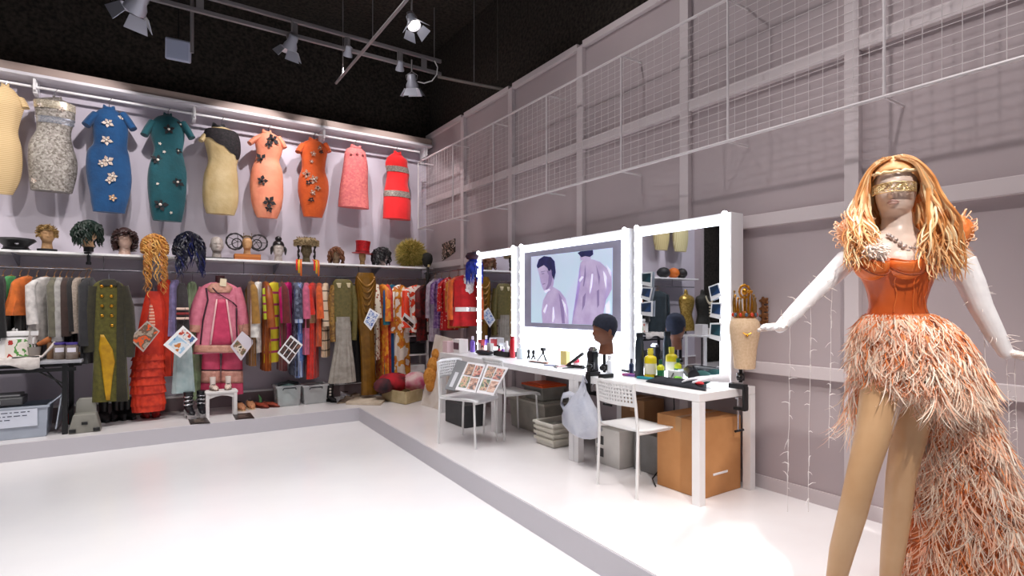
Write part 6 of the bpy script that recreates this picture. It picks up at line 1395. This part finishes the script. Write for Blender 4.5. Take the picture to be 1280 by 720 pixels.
p = tp(742, 462); r = thing('hair_clipper', 'second black hair clipper lying against the first beside the brown head', 'hair clipper', (p.x+.14, p.y+.07, TT+.001)); g = M(); g.tube([(0, 0, .02), (.01, 0, .10), (.03, .01, .19)], [.03, .028, .022], 10); g.obj('body', mat('#1c2c3c', rough=.3), r); g = M(); g.tube([(.03, .01, .19), (.035, .012, .215)], [.024, .02], 8); g.obj('blade', BLACKM, r)
bottle(760, 466, 9, 22, '#eceff2', '#f6f6f8', 'white lotion bottle behind the brown head', neck=.5)
p = tp(776, 462); r = thing('chain_bracelet', 'black beaded chain lying on the near table under the frame edge', 'chain', (p.x+.12, p.y, TT+.001), rz=-PI/2)
g = M()
for i in range(26): a = 2*PI*i/26; g.sph((.10*cos(a), .022*sin(a), .012), .012, 8, 6)
g.obj('beads', BLACKM, r)
bottle(797, 472, 11, 56, '#26303a', '#14181c', 'tall dark grey spray can beside the yellow bottle', body=.8, neck=.7, name='spray_can', cat='spray can')
bottle(810, 473, 15, 37, '#e8d21a', '#f0e040', 'yellow bottle in front of the large mirror', neck=.42, labelc='#f0ead0', body=.72)
bottle(788, 466, 6, 20, '#1a2a4a', '#0e1424', 'small navy bottle next to the tall dark spray can')
bottle(824, 466, 9, 24, '#d8dc2a', '#1c5a3a', 'small yellow-green bottle next to the yellow one', labelc='#2a7a4a')
tbox(838, 464, 17, 12, .06, '#f0f2f4', 'white tissue box before the large mirror', cat='tissue box', dx=.12)
p = tp(858, 466); r = thing('hair_dryer', 'black hair dryer lying before the large mirror', 'hair dryer', (p.x+.06, p.y, TT+.001), rz=.75); r.scale = (1.15, 1.15, 1.15)
g = M(); g.tube([(-.11, 0, .06), (-.08, 0, .06), (.0, 0, .06), (.07, 0, .06), (.09, 0, .06)], [.03, .033, .043, .046, .038], 16); g.obj('barrel', mat('#16181e', rough=.25), r); g = M(); g.tube([(.03, 0, .05), (.05, -.07, .03), (.07, -.14, .02)], [.022, .019, .017], 10); g.obj('handle', mat('#16181e', rough=.25), r)
g = M(); g.tube([(-.11, 0, .06), (-.14, 0, .06)], [.028, .036], 14); g.obj('nozzle', BLACKM, r); g = M(); g.tube([(.07, -.14, .02), (.12, -.16, .01), (.16, -.05, .008), (.1, .1, .06), (-.04, .14, .008), (-.16, .1, .008)], .005, 6); g.obj('cord', BLACKM, r)
p = tp(842, 475); r = thing('green_brush', 'bright green brush head beside the hair dryer', 'brush', (p.x+.05, p.y, TT+.001), rz=.4); g = M(); g.sph((0, 0, .02), (.05, .03, .02), 14, 8); g.obj('head', mat('#7ac83a', rough=.5), r); g = M(); g.tube([(.04, 0, .02), (.14, .03, .015)], [.012, .009], 8); g.obj('handle', mat('#2a3a2a', rough=.4), r)
p = tp(845, 485); r = thing('black_cloth', 'black cloth with red trim spread along the near table edge', 'cloth', (p.x+.06, p.y, TT), world=True)
a, b, c, d = tp(806, 478), tp(884, 490), tp(882, 480), tp(818, 471); g = M(); rings = []
for i in range(18):
    ring = []
    for j in range(7):
        u, v = i/17, j/6; q = lerp(lerp(a, b, u), lerp(d, c, u), v); e = min(1, 5*min(u, 1-u, v, 1-v)+.15); ring.append(Vector((q.x+.01, q.y, TT+.004+.035*e*(.7+.6*mnoise.noise((u*6, v*3, 4))))))
    rings.append(ring)
g.loft(rings, closed=False); g.obj('fabric', mat('#15161e', '#23242e', rough=.85, scale=14, bump=.3), r, solid=.004); g = M(); g.sph(lerp(b, c, .3)+Vector((0, .05, .04)), (.02, .04, .012), 10, 7); g.obj('red_trim', mat('#c02028', rough=.6), r)
p = tp(806, 475); r = thing('teal_comb', 'teal flat brush lying at the table edge beside the yellow bottle', 'comb', (p.x+.03, p.y+.02, TT+.001), rz=-PI/2+.2); g = M(); g.box((0, 0, .01), (.14, .04, .018)); g.obj('body', mat('#1a8a98', rough=.5), r, bevel=.005)
p = tp(784, 471); r = thing('round_brush', 'pink and purple ring brush lying by the chair back', 'brush', (p.x+.05, p.y+.01, TT+.001), rz=-PI/2+.25); g = M(); pts = [Vector((.07*cos(2*PI*i/24), .035*sin(2*PI*i/24), .01)) for i in range(25)]; g.tube(pts, .009, 7); g.obj('ring', mat('#c04a7a', '#6a4aa8', rough=.5, scale=14), r); g = M(); g.tube([(.07, 0, .01), (.16, .01, .01)], .008, 7); g.obj('handle', mat('#d8447a', rough=.4), r)
p = tp(818, 475); r = thing('black_wand', 'long black curling wand lying before the yellow bottle', 'wand', (p.x+.05, p.y, TT+.001), rz=-PI/2-.25); g = M(); g.tube([(-.14, 0, .016), (.02, 0, .016), (.14, 0, .016)], [.010, .014, .017], 10); g.obj('wand', BLACKM, r)
p = tp(872, 470); r = thing('dark_green_pouch', 'dark teal pouch at the foot of the large mirror', 'pouch', (3.33, 2.50, TT+.001)); g = M(); g.sph((0, 0, .05), (.05, .08, .05), 16, 9, jit=.04); g.obj('pouch', mat('#1c4a48', rough=.8), r)
# white gloved display hand on the table
def hand(mb, W, Dv, N, L=.185, curl=.25, spread=.12, flip=1, r=.0085, thumb=True, curls=None):
    """skeleton hand: wrist point W, pointing Dv, palm normal N (curl towards N); fingers as tapered tubes sunk into the palm"""
    Dv = Vector(Dv).normalized(); N = Vector(N); N = (N-Dv*N.dot(Dv)).normalized(); Sd = Dv.cross(N)*flip; W = Vector(W); k = L/.185
    P = lambda a, b, c: W + Dv*a*k + Sd*b*k + N*c*k
    rings = []
    for a, w_, t_ in ((-.01, .026, .020), (.01, .027, .018), (.035, .034, .016), (.065, .041, .0145), (.09, .042, .012), (.1, .038, .009)):
        rings.append([P(a, w_*cos(2*PI*j/18), t_*sin(2*PI*j/18)) for j in range(18)])
    mb.loft(rings)
    for i, (b, L1, rr) in enumerate(((.031, .070, .95), (.0105, .080, 1.0), (-.0105, .074, .96), (-.030, .058, .82))):
        cu = (curls[i] if curls else curl); pts = []; pos = P(.078, b*.9, 0); ang = 0; sp = (1.5-i)*spread; pts.append(pos)
        pos = P(.098, b, 0); pts.append(pos)
        for s_, fr in enumerate((.46, .30, .24)):
            ang += cu*(1, 1.1, .8)[s_]; dd = (Dv*cos(sp)+Sd*sin(sp))*cos(ang)+N*sin(ang); mid = pos+dd*L1*fr*k*.5; pos = pos+dd*L1*fr*k; pts += [mid, pos]
        mb.tube(pts, [q*rr*k for q in (r*1.05, r*1.12, r*1.0, r*1.04, r*.92, r*.95, r*.80, r*.62)], 10)
        mb.sph(pts[-1], r*rr*k*.62, 8, 6)
    if thumb:
        pts = [P(.02, .020, .002), P(.045, .042, .008), P(.068, .056, .014), P(.090, .060, .018)]; mb.tube(pts, [q*k for q in (.014, .0125, .0105, .008)], 10); mb.sph(pts[-1], .008*k, 8, 6)
r = thing('glove_hand', 'white gloved display hand lying palm down at the near table end', 'hand', tuple(tp(900, 480)+Vector((0, 0, .003))), world=True)
wp = tp(908, 484)+Vector((-.06, .0, .075)); tip = tp(862, 482)+Vector((-.05, 0, .055)); g = M(); dv = (tip-wp); hand(g, wp+dv*.25, dv, (0, 0, -1), L=.21, curl=.14, flip=1)
g.tube([wp+dv*.27, wp+dv*.12, wp, wp-dv*.2+Vector((.02, 0, .005))], [.024, .026, .030, .036], 16); o = g.obj('hand', mat('#dcdce2', rough=.7), r)
md = o.modifiers.new('r', 'REMESH'); md.mode = 'VOXEL'; md.voxel_size = .0035; md.use_smooth_shade = True
# ================================================================ feathered showgirl mannequin
DM = 2.2; XC = (1120-CX)/F*DM
base = EYE + FWD*DM + RIGHT*XC
fig = thing('mannequin', 'white mannequin in an orange corset and feather gown with long golden wig', 'mannequin', (base.x, base.y, 0), rz=-TH)
def q_(px, py, y=0.0):
    D = DM+y; return Vector(((px-CX)/F*D-XC, y, CZ+(HY-py)/F*D))
def rows_f(rows, grow=0, y0=0):
    out = []
    for r in rows:
        py, l, rr, d = r[:4]; y = y0 + (r[4] if len(r) > 4 else 0); A = q_(l, py, y); B = q_(rr, py, y); out.append((Vector(((A.x+B.x)/2, y, (A.z+B.z)/2)), (B.x-A.x)/2+grow, d+grow))
    return out
TORSO = [(258, 1110, 1134, .045), (270, 1109, 1137, .046), (282, 1108, 1139, .048), (290, 1100, 1148, .055), (297, 1084, 1166, .066), (306, 1070, 1182, .085), (318, 1070, 1181, .10), (330, 1074, 1174, .11), (344, 1079, 1163, .10), (360, 1087, 1156, .09), (380, 1091, 1150, .084), (392, 1088, 1154, .088), (410, 1080, 1170, .10), (432, 1077, 1182, .115), (452, 1080, 1184, .115), (474, 1088, 1178, .10)]
ARML = [q_(1078, 306, 0), q_(1060, 324, -.01), q_(1036, 348, -.03), q_(1014, 369, -.05), q_(994, 390, -.09), q_(975, 409, -.13)]; ARL = [.043, .040, .034, .029, .026, .019]
ARMR = [q_(1182, 304, 0), q_(1200, 326, -.015), q_(1214, 355, -.03), q_(1226, 384, -.045), q_(1242, 414, -.06), q_(1257, 441, -.075)]; ARR = [.050, .049, .044, .037, .031, .022]
def arm(mb, P, R, g, i0, dv, flip):
    mb.tube(P[i0:], [r+g for r in R[i0:]], 20); w = P[-1]; mb.sph(w, R[-1]+g, 12, 8)
    hand(mb, w+Vector(dv)*.08, dv, (0, 0, -1), L=.175, curl=.10, flip=flip, r=.0078+g*.5, spread=.06)
body = M(); body.body(smooth_rows(rows_f(TORSO), 3), 36, back=.85)
for s, c in ((-1, q_(1088, 329, -.075)), (1, q_(1130, 329, -.078))): body.sph(c, (.058, .05, .056), 16, 10)
arm(body, ARML, ARL, 0, 0, (-.09, -.13, .012), -1); arm(body, ARMR, ARR, 0, 0, (.13, -.08, -.025), 1)
body.tube([q_(1108, 446, -.01), q_(1104, 490, -.03), q_(1092, 540, -.06), q_(1078, 590, -.08), q_(1066, 640, -.06), q_(1052, 690, -.04), q_(1042, 738, -.02), q_(1040, 752, -.02)], [.088, .074, .060, .050, .047, .042, .030, .03], 20)
body.tube([q_(1150, 446, .0), q_(1146, 490, .0), q_(1136, 545, .01), q_(1126, 595, .02), q_(1122, 640, .05), q_(1116, 690, .06), q_(1110, 736, .06), q_(1109, 750, .06)], [.090, .074, .060, .050, .048, .042, .030, .03], 20)
for a, yy in ((1040, -.02), (1109, .06)): body.tube([q_(a, 748, yy), q_(a-4, 758, yy-.06), q_(a-8, 774, yy-.14), q_(a-9, 776, yy-.19)], [.03, .034, .030, .018], 14, flat=.7)
ST_ = mat('#cfa880', '#c49a70', rough=.4, scale=5)
for P, R in (([q_(1104, 480, -.025), q_(1092, 540, -.06), q_(1078, 590, -.08), q_(1066, 640, -.06), q_(1052, 690, -.04), q_(1042, 738, -.02)], [.0775, .0605, .0515, .049, .0435, .032]), ([q_(1146, 480, 0), q_(1136, 545, .01), q_(1126, 595, .02), q_(1122, 640, .05), q_(1116, 690, .06), q_(1110, 736, .06)], [.0775, .0615, .0515, .049, .0435, .032])):
    g = M(); g.tube([p for p in P], R, 24); g.obj('stocking', ST_, fig)
hH = .3135; hz0 = q_(1118, 265).z-.105*hH/.30; hcx = q_(1118, 262).x; HR = Matrix.Rotation(-.70, 3, 'Z')
HP = lambda p: HR @ Vector(p) + Vector((hcx, -.005, hz0))
body.loft([[HP(p) for p in r] for r in head_rings(hH, True, n=48, rows=56, slim=.90, fs=1.45)])
ob = body.obj('body', mat('#dccabf', '#d4bcae', rough=.35, scale=4), fig)
md = ob.modifiers.new('r', 'REMESH'); md.mode = 'VOXEL'; md.voxel_size = .0032; md.use_smooth_shade = True
sm = ob.modifiers.new('s', 'SMOOTH'); sm.factor = .3; sm.iterations = 0
GLV = mat('#f4f1f2', '#ece8ea', rough=.55, scale=30)
for P, R, dv, fl in ((ARML, ARL, (-.09, -.13, .012), -1), (ARMR, ARR, (.13, -.08, -.025), 1)):
    g = M(); arm(g, P, R, .0035, 1, dv, fl); o = g.obj('long_glove', GLV, fig); md = o.modifiers.new('r', 'REMESH'); md.mode = 'VOXEL'; md.voxel_size = .004; md.use_smooth_shade = True
SAT = mat('#d2622a', '#b84e1c', rough=.32, scale=7, bump=.06); SATL = mat('#e87a3a', '#d8682c', rough=.3, scale=7)
cor = [r for r in TORSO if 330 <= r[0] <= 392]
cor = [(334, 1075, 1169, .108)] + [r for r in cor if r[0] > 336] + [(397, 1086, 1158, .092)]
g = M(); g.body(smooth_rows(rows_f(cor, .006), 3), 40, back=.85); g.obj('corset', SAT, fig)
for i, x in enumerate((1098, 1120, 1142)):       # boning seams
    g = M(); pts = []
    for py in range(348, 396, 6):
        r = min(rows_f(cor, .0075), key=lambda q: abs(q[0].z-q_(x, py).z)); X = q_(lerp(x, 1120, .25*(1-abs(py-372)/30)), py).x; u = max(-.95, min(.95, (X-r[0].x)/r[1])); pts.append(Vector((X, -r[2]*math.sqrt(1-u*u)-.001, q_(x, py).z)))
    g.tube(pts, .0022, 6); g.obj('boning', SATL, fig)
def cup(c, r, tilt):
    g = M(); rings = []; R = Matrix.Rotation(tilt, 3, 'Y')
    for i in range(9):
        e = -PI/2*.98 + (PI/2*1.18)*i/8; ring = []
        for j in range(28):
            a = 2*PI*j/28; ring.append(c + R @ Vector((r[0]*cos(e)*cos(a), r[1]*cos(e)*sin(a), r[2]*sin(e)+(.012*cos(2*a) if i == 8 else 0))))
        rings.append(ring)
    g.loft(rings, cap1=False); o = g.obj('bust_cup', SATL, fig, solid=.005)
    t = M(); t.tube([p*1.0 for p in rings[-1]+[rings[-1][0]]], .004, 6); t.obj('cup_trim', SAT, fig)
    t = M(); t.tube([c + R @ Vector((r[0]*1.0*cos(a), -r[1]*1.0*abs(sin(a))**.8*.9-.004, -r[2]*abs(sin(a))*.72)) for a in [PI*(k/16) for k in range(17)]], .0035, 6); t.obj('underwire', mat('#8a3c18', rough=.5), fig)
cup(q_(1089, 331, -.078), (.060, .056, .060), .12); cup(q_(1131, 330, -.080), (.066, .060, .062), -.16)
random.seed(50)
g = M()
for i in range(160):
    p = q_(random.uniform(1084, 1102), random.uniform(308, 322), random.uniform(-.135, -.10)); d = Vector((random.uniform(-1, 1), random.uniform(-1, .1), random.uniform(-.6, 1))).normalized(); g.tube([p, p+d*.018, p+d*.032+Vector((0, 0, -.008))], [.006, .004, .001], 4)
g.obj('fur_tuft', mat('#f4e6dc', rough=.8), fig)
g = M(); 
for i in range(15): a = PI*(i/14); c = q_(1123, 300); g.sph(Vector((c.x+.085*cos(a), -.062-.030*sin(a), c.z-.055*sin(a)**2+.012)), .0075, 8, 6)
for i in range(9): a = PI*((i+1)/10); c = q_(1123, 308); g.sph(Vector((c.x+.06*cos(a), -.085-.022*sin(a), c.z-.05*sin(a)**2+.005)), .0075, 8, 6)
g.obj('bead_necklace', mat('#d8ccc8', '#a89890', rough=.2, metal=.4, scale=60), fig)
# puffed sleeves
for (px, py, rr, c1, c2) in ((1068, 291, (.060, .062, .070), '#f0b48c', '#e8935c'), (1190, 290, (.066, .066, .072), '#e88a48', '#d8702c')):
    g = M(); c = q_(px, py, .0); rings = []
    for i in range(12):
        e = -PI/2+PI*(i+.3)/11.6; ring = []
        for j in range(40):
            a = 2*PI*j/40; k_ = 1+.07*sin(9*a+i*.3)*cos(e); ring.append(c+Vector((rr[0]*cos(e)*cos(a)*k_, rr[1]*cos(e)*sin(a)*k_, rr[2]*sin(e))))
        rings.append(ring)
    g.loft(rings); g.obj('puff_sleeve', mat(c1, c2, rough=.5, scale=22, bump=.3), fig)
    s = M(); random.seed(int(px))
    for i in range(60): a = random.random()*6.3; e = random.uniform(-1, 1.2); p = c+Vector((rr[0]*cos(e)*cos(a), rr[1]*cos(e)*sin(a), rr[2]*sin(e))); d = Vector((cos(a)*cos(e), sin(a)*cos(e), sin(e)))+Vector((0, 0, .3)); b_ = d.orthogonal().normalized(); s.tube([p, p+d*.018+b_*.01, p+d*.022+b_*.026, p+d*.004+b_*.034], .0022, 4)
    s.obj('sleeve_ruffle', mat('#f6d8bc', '#f0b080', rough=.6, scale=20), fig)
# golden hair
GHS = [mat('#f0c08c', '#e0a062', rough=.45, scale=16), mat('#fae4bc', '#f4d096', rough=.45, scale=16), mat('#dd9a5c', '#c87e42', rough=.4, scale=16)]
random.seed(77)
g = M(); sk = skull(hH, .42, 1.10, n=40, front=.80)
g.loft([[HP((p.x*.93, p.y, p.z)) for p in r] for r in sk], cap0=False); g.obj('hair_cap', GHS[0], fig)
g = M(); kH = hH/.30
def bez(p, t):
    q = list(p)
    while len(q) > 1: q = [lerp(a, b, t) for a, b in zip(q[:-1], q[1:])]
    return q[0]
for i in range(560):
    s = -1 if i % 2 == 0 else 1; front = random.random()
    th = random.uniform(-.35, 1.0)          # start line along the parting, front to back
    p0 = HP((s*random.uniform(.003, .03)*kH, (-.078+.13*max(0, th))*kH, (.292-.02*abs(th))*kH+.012))
    p1 = HP((s*.082*kH, (-.075+.12*max(0, th))*kH, random.uniform(.265, .285)*kH))
    w1 = random.uniform(.085, .155); p2 = HP((s*w1, random.uniform(-.075, .05), .19*kH)); p3 = HP((s*random.uniform(.09, .185), random.uniform(-.08, .06), .09*kH))
    if s < 0: e = q_(random.uniform(1058, 1102), random.uniform(290, 340), random.uniform(-.15, -.02))
    else: e = q_(random.uniform(1140, 1204), random.uniform(296, 350), random.uniform(-.16, .0))
    e2 = e+Vector((s*random.uniform(-.01, .04), -.02, -.01)); p4 = lerp(p3, e, .5)+Vector((s*random.uniform(0, .04), -.02, .02))
    ph_ = random.random()*6; am = random.uniform(.006, .014); n = 22; pts = []
    for j in range(n+1):
        t = j/n; p = bez([p0, p1, p1, p2, p3, p4, e, e2], t); wv = am*min(1, max(0, (t-.3)*3)); p += Vector((cos(ph_+t*16)*wv, sin(ph_+t*16)*wv, 0)); pts.append(p)
    w_ = random.uniform(.003, .0062); g.tube(pts, [w_*(.75+.5*sin(PI*min(1, j/n*1.2)))*(1 if j < n-4 else (n-j+.4)/4.6) for j in range(n+1)], 5, m=i % 3)
for i in range(120):      # back fall
    a = random.uniform(-1.5, 1.5); p0 = HP((.05*sin(a), .07*cos(a), .25*kH)); s = math.copysign(1, sin(a)); e = q_(1122+s*random.uniform(5, 50), random.uniform(300, 335), random.uniform(.07, .13)); pts = []; ph_ = random.random()*6
    for j in range(15):
        t = j/14; p = bez([p0, p0+Vector((.07*sin(a), .07*cos(a), -.02)), lerp(p0, e, .5)+Vector((.06*sin(a), .05, 0)), e], t)+Vector((cos(ph_+t*14)*.012*t, sin(ph_+t*14)*.012*t, 0)); pts.append(p)
    g.tube(pts, [.009*(1 if j < 11 else (15-j)/4.5) for j in range(15)], 5, m=i % 3)
g.obj('hair', GHS, fig)
g = M(); pts = []
for j in range(41):
    a = 2*PI*j/40; pts.append(HP((.083*kH*sin(a), -.098*kH*cos(a)+.004, (.254-.012*cos(a))*kH+.003*sin(j*2.5))))
g.tube(pts, [.006+.0015*sin(j*2.5) for j in range(41)], 7); g.obj('braided_headband', GHS[1], fig)
g = M()
for z0, sg in ((.1335, 1), (.1240, -1)):
    pts = [HP((.019*u*kH, -(.0835+.0115*math.exp(-(u*.9)**2)-.010*u*u)*kH, (z0+sg*(-.0035*u*u)+(.0012 if abs(u) < .3 and sg < 0 else 0))*kH)) for u in [q/6-1 for q in range(13)]]
    g.tube(pts, [.0012+.0042*(1-(q/6-1)**2) for q in range(13)], 8)
g.obj('lips', mat('#c8a49c', '#bb948c', rough=.35, scale=20), fig)
# lace eye mask: two rails joined by a net of loops
LACE = mat('#d8c49a', '#b89a60', rough=.3, metal=.7, scale=60); zm = lambda v: lerp(.166, .200, v)*kH
def mk(u, v): a = lerp(-1.05, 1.05, u); return HP((.084*kH*.93*sin(a), -(.104*kH)*cos(a)-.004-.010*max(0, 1-abs(u-.5)*6), zm(v)))
g = M()
for v in (0, 1): g.tube([mk(i/30, v) for i in range(31)], .0022, 6)
for u in (0, 1): g.tube([mk(u, v) for v in (0, .5, 1)], .0022, 6)
random.seed(5)
for i in range(150):
    u, v = random.uniform(.03, .97), random.uniform(.08, .92)
    if .34 < u < .66 and random.random() < .55: continue
    r = random.uniform(.012, .035); g.tube([mk(u+r*cos(2*PI*k/8), min(1, max(0, v+r*3.2*sin(2*PI*k/8)))) for k in range(9)], .0012, 4)
g.obj('lace_mask', LACE, fig)
# feather gown: shells and plumes
UP = [(392, 1089, 1156, .095), (400, 1083, 1170, .12), (414, 1079, 1186, .145), (432, 1077, 1196, .16), (448, 1078, 1200, .165), (462, 1084, 1200, .16), (470, 1092, 1196, .15)]
TRN = [(462, 1100, 1206, .17, .03), (482, 1126, 1208, .15, .05), (505, 1142, 1216, .14, .07), (540, 1150, 1228, .16, .08), (580, 1152, 1238, .18, .10), (620, 1152, 1246, .2, .12), (680, 1144, 1266, .22, .14), (740, 1142, 1272, .24, .15), (772, 1140, 1274, .25, .15)]
SKB = mat('#dd8a58', '#c87040', rough=.8, scale=9)
RU = smooth_rows(rows_f(UP), 3); RT = smooth_rows(rows_f(TRN), 3)
g = M(); g.body(RU, 40, rip=.02, k=11, back=.9, cap=False); g.obj('skirt_base', SKB, fig)
g = M(); g.body(RT, 40, rip=.03, k=9, back=.9); g.obj('train_base', SKB, fig)
FE = [mat('#fcead8', rough=.7), mat('#f8c2a4', rough=.7), mat('#ea8c50', rough=.7), mat('#f8d2b6', rough=.7)]
def plume(g, p, n_, L, m, droop=1.0, dirv=None, wk=1.0):
    n_ = Vector(n_).normalized(); side = Vector((-n_.y, n_.x, 0)); sw = random.uniform(-.45, .45); cl = random.uniform(-1, 1); pts = [p]
    d = (Vector(dirv)+Vector((random.uniform(-.35, .35), random.uniform(-.35, .35), random.uniform(-.35, .35)))).normalized() if dirv is not None else (n_*random.uniform(.4, 1.0)+side*sw+Vector((0, 0, random.uniform(-.5, .15)))).normalized(); k = 7
    up = random.uniform(-.1, .5)
    for j in range(k):
        d = (d+Vector((0, 0, (-.36 if j < 4 else .10*up)*droop))+side*cl*(.12 if j < 3 else .32)+n_*(.22*up if j > 3 else -.05)).normalized(); pts.append(pts[-1]+d*L/k)
    w_ = random.uniform(.0014, .0028)*wk; g.tube(pts, [w_*(1, 1.2, 1.15, 1.1, 1, .8, .55, .15)[j] for j in range(k+1)], 3, m=m, cap=False)
    if m != 2:        # rust-coloured quill, paler tip
        nb = 3*random.choice((1, 2, 2, 3)); tot = 3*k
        for q in range(nb): g.mi[len(g.mi)-tot+q] = 2 if random.random() < .75 else 1
def clump(g, p, n_, L, n=10):
    n_ = Vector(n_).normalized(); side = Vector((-n_.y, n_.x, 0)); d = (n_*random.uniform(.5, 1.0)+side*random.uniform(-.9, .9)+Vector((0, 0, random.uniform(-.9, -.1)))).normalized(); m0 = random.choice((0, 0, 3, 1))
    for q in range(n): plume(g, p+Vector((random.uniform(-.008, .008), random.uniform(-.006, .006), random.uniform(-.012, .012))), n_, L*random.uniform(.7, 1.15), m0 if random.random() < .7 else random.choice((0, 1, 3)), 1.0, d, 1.05)
def fringe(R, N, seed, L0, L1, white=.35, lo=0, hi=1, g=None, back=.9, amin=0, amax=2*PI, cl=0):
    random.seed(seed); g = g or M(); n = len(R)-1
    for i in range(N):
        t = random.uniform(lo, hi)*n; j = min(n-1, int(t)); f = t-j; a = random.uniform(amin, amax); c = lerp(R[j][0], R[j+1][0], f); hw = lerp(R[j][1], R[j+1][1], f); fd = lerp(R[j][2], R[j+1][2], f)
        sa = sin(a); p = c+Vector((hw*cos(a), -(fd if sa > 0 else fd*back)*sa, 0)); nn = Vector((cos(a)/hw, -sa/fd, 0)).normalized()
        if cl and random.random() < cl: clump(g, p, nn, random.uniform(L0, L1)*1.35); continue
        x = random.random(); m = 0 if x < white else (1 if x < white+.22 else (2 if x < white+.45 else 3)); plume(g, p, nn+Vector((0, 0, .1)), random.uniform(L0, L1), m)
    return g
g = fringe(RU, 1100, 61, .04, .09, .75, 0, .25); fringe(RU, 1700, 62, .05, .105, .30, .1, 1.0, g=g, amin=-.5, amax=PI+.5, cl=.17); fringe(RU, 800, 63, .06, .11, .36, .8, 1.0, g=g); fringe(RU, 60, 66, .08, .13, .5, .75, 1.0, g=g, amin=.2, amax=1.9, cl=1)
o = g.obj('skirt_feathers', FE, fig, smooth=True); o['kind'] = 'stuff'
g = fringe(RT, 2900, 64, .07, .135, .40, 0, 1, amin=-.6, amax=PI+.6, cl=.17)
random.seed(9)
for i in range(150):      # side fall behind the stepping leg
    p = q_(random.uniform(1072, 1092), random.uniform(462, 500), random.uniform(.06, .12)); plume(g, p, (-1, -.3, 0), random.uniform(.12, .30), i % 4 if i % 4 != 2 else 0, 1.6)
o = g.obj('train_feathers', FE, fig, smooth=True); o['kind'] = 'stuff'
# loose threads with feather bits hanging from the gloves
THR = mat('#ece4e2', rough=.4)
random.seed(15)
for px, y0, y1, yy in ((988, 398, 640, -.10), (1014, 372, 640, -.05), (1040, 348, 560, -.03), (1229, 392, 560, -.05), (1258, 444, 590, -.07), (1268, 447, 610, -.08)):
    g = M(); n = 16; pts = []
    for i in range(n+1): pts.append(q_(px-(4 if px < 1100 else -6)*i/n+random.uniform(-.6, .6), lerp(y0, y1, i/n), yy))
    g.tube(pts, .0011, 4)
    for i in range(2, n):
        if random.random() < .75:
            p = pts[i]; d = Vector((random.uniform(-1, 1), random.uniform(-.5, .5), random.uniform(-.6, .6))).normalized(); L = random.uniform(.012, .035); g.tube([p, p+d*L*.5, p+d*L+Vector((0, 0, -.008))], [.0016, .0012, .0004], 4)
            if random.random() < .4: g.tube([p, p+Vector((0, 0, -.03))], [.003, .0015], 4)
    g.obj('feather_thread', THR, fig)
g = M(); random.seed(22)
for P in (ARML, ARMR):
    for i in range(26):
        t = random.uniform(1, 4.9); j = int(t); p = lerp(P[j], P[j+1], t-j); d = Vector((random.uniform(-1, 1), random.uniform(-1, .2), random.uniform(-.6, 1))).normalized(); p = p+d*.032; g.tube([p-d*.01, p+d*.015, p+d*.032+Vector((random.uniform(-.01, .01), 0, -.005))], [.0014, .001, .0004], 4)
for i in range(30):
    p = q_(random.uniform(1060, 1085), random.uniform(310, 330), -.07); d = Vector((random.uniform(-1.2, .3), -.6, random.uniform(-.7, .3))).normalized(); g.tube([p, p+d*.03, p+d*.06+Vector((0, 0, -.012))], [.002, .0016, .0005], 4)
g.obj('loose_feathers', mat('#f6e8e0', rough=.6), fig)['kind'] = 'stuff'
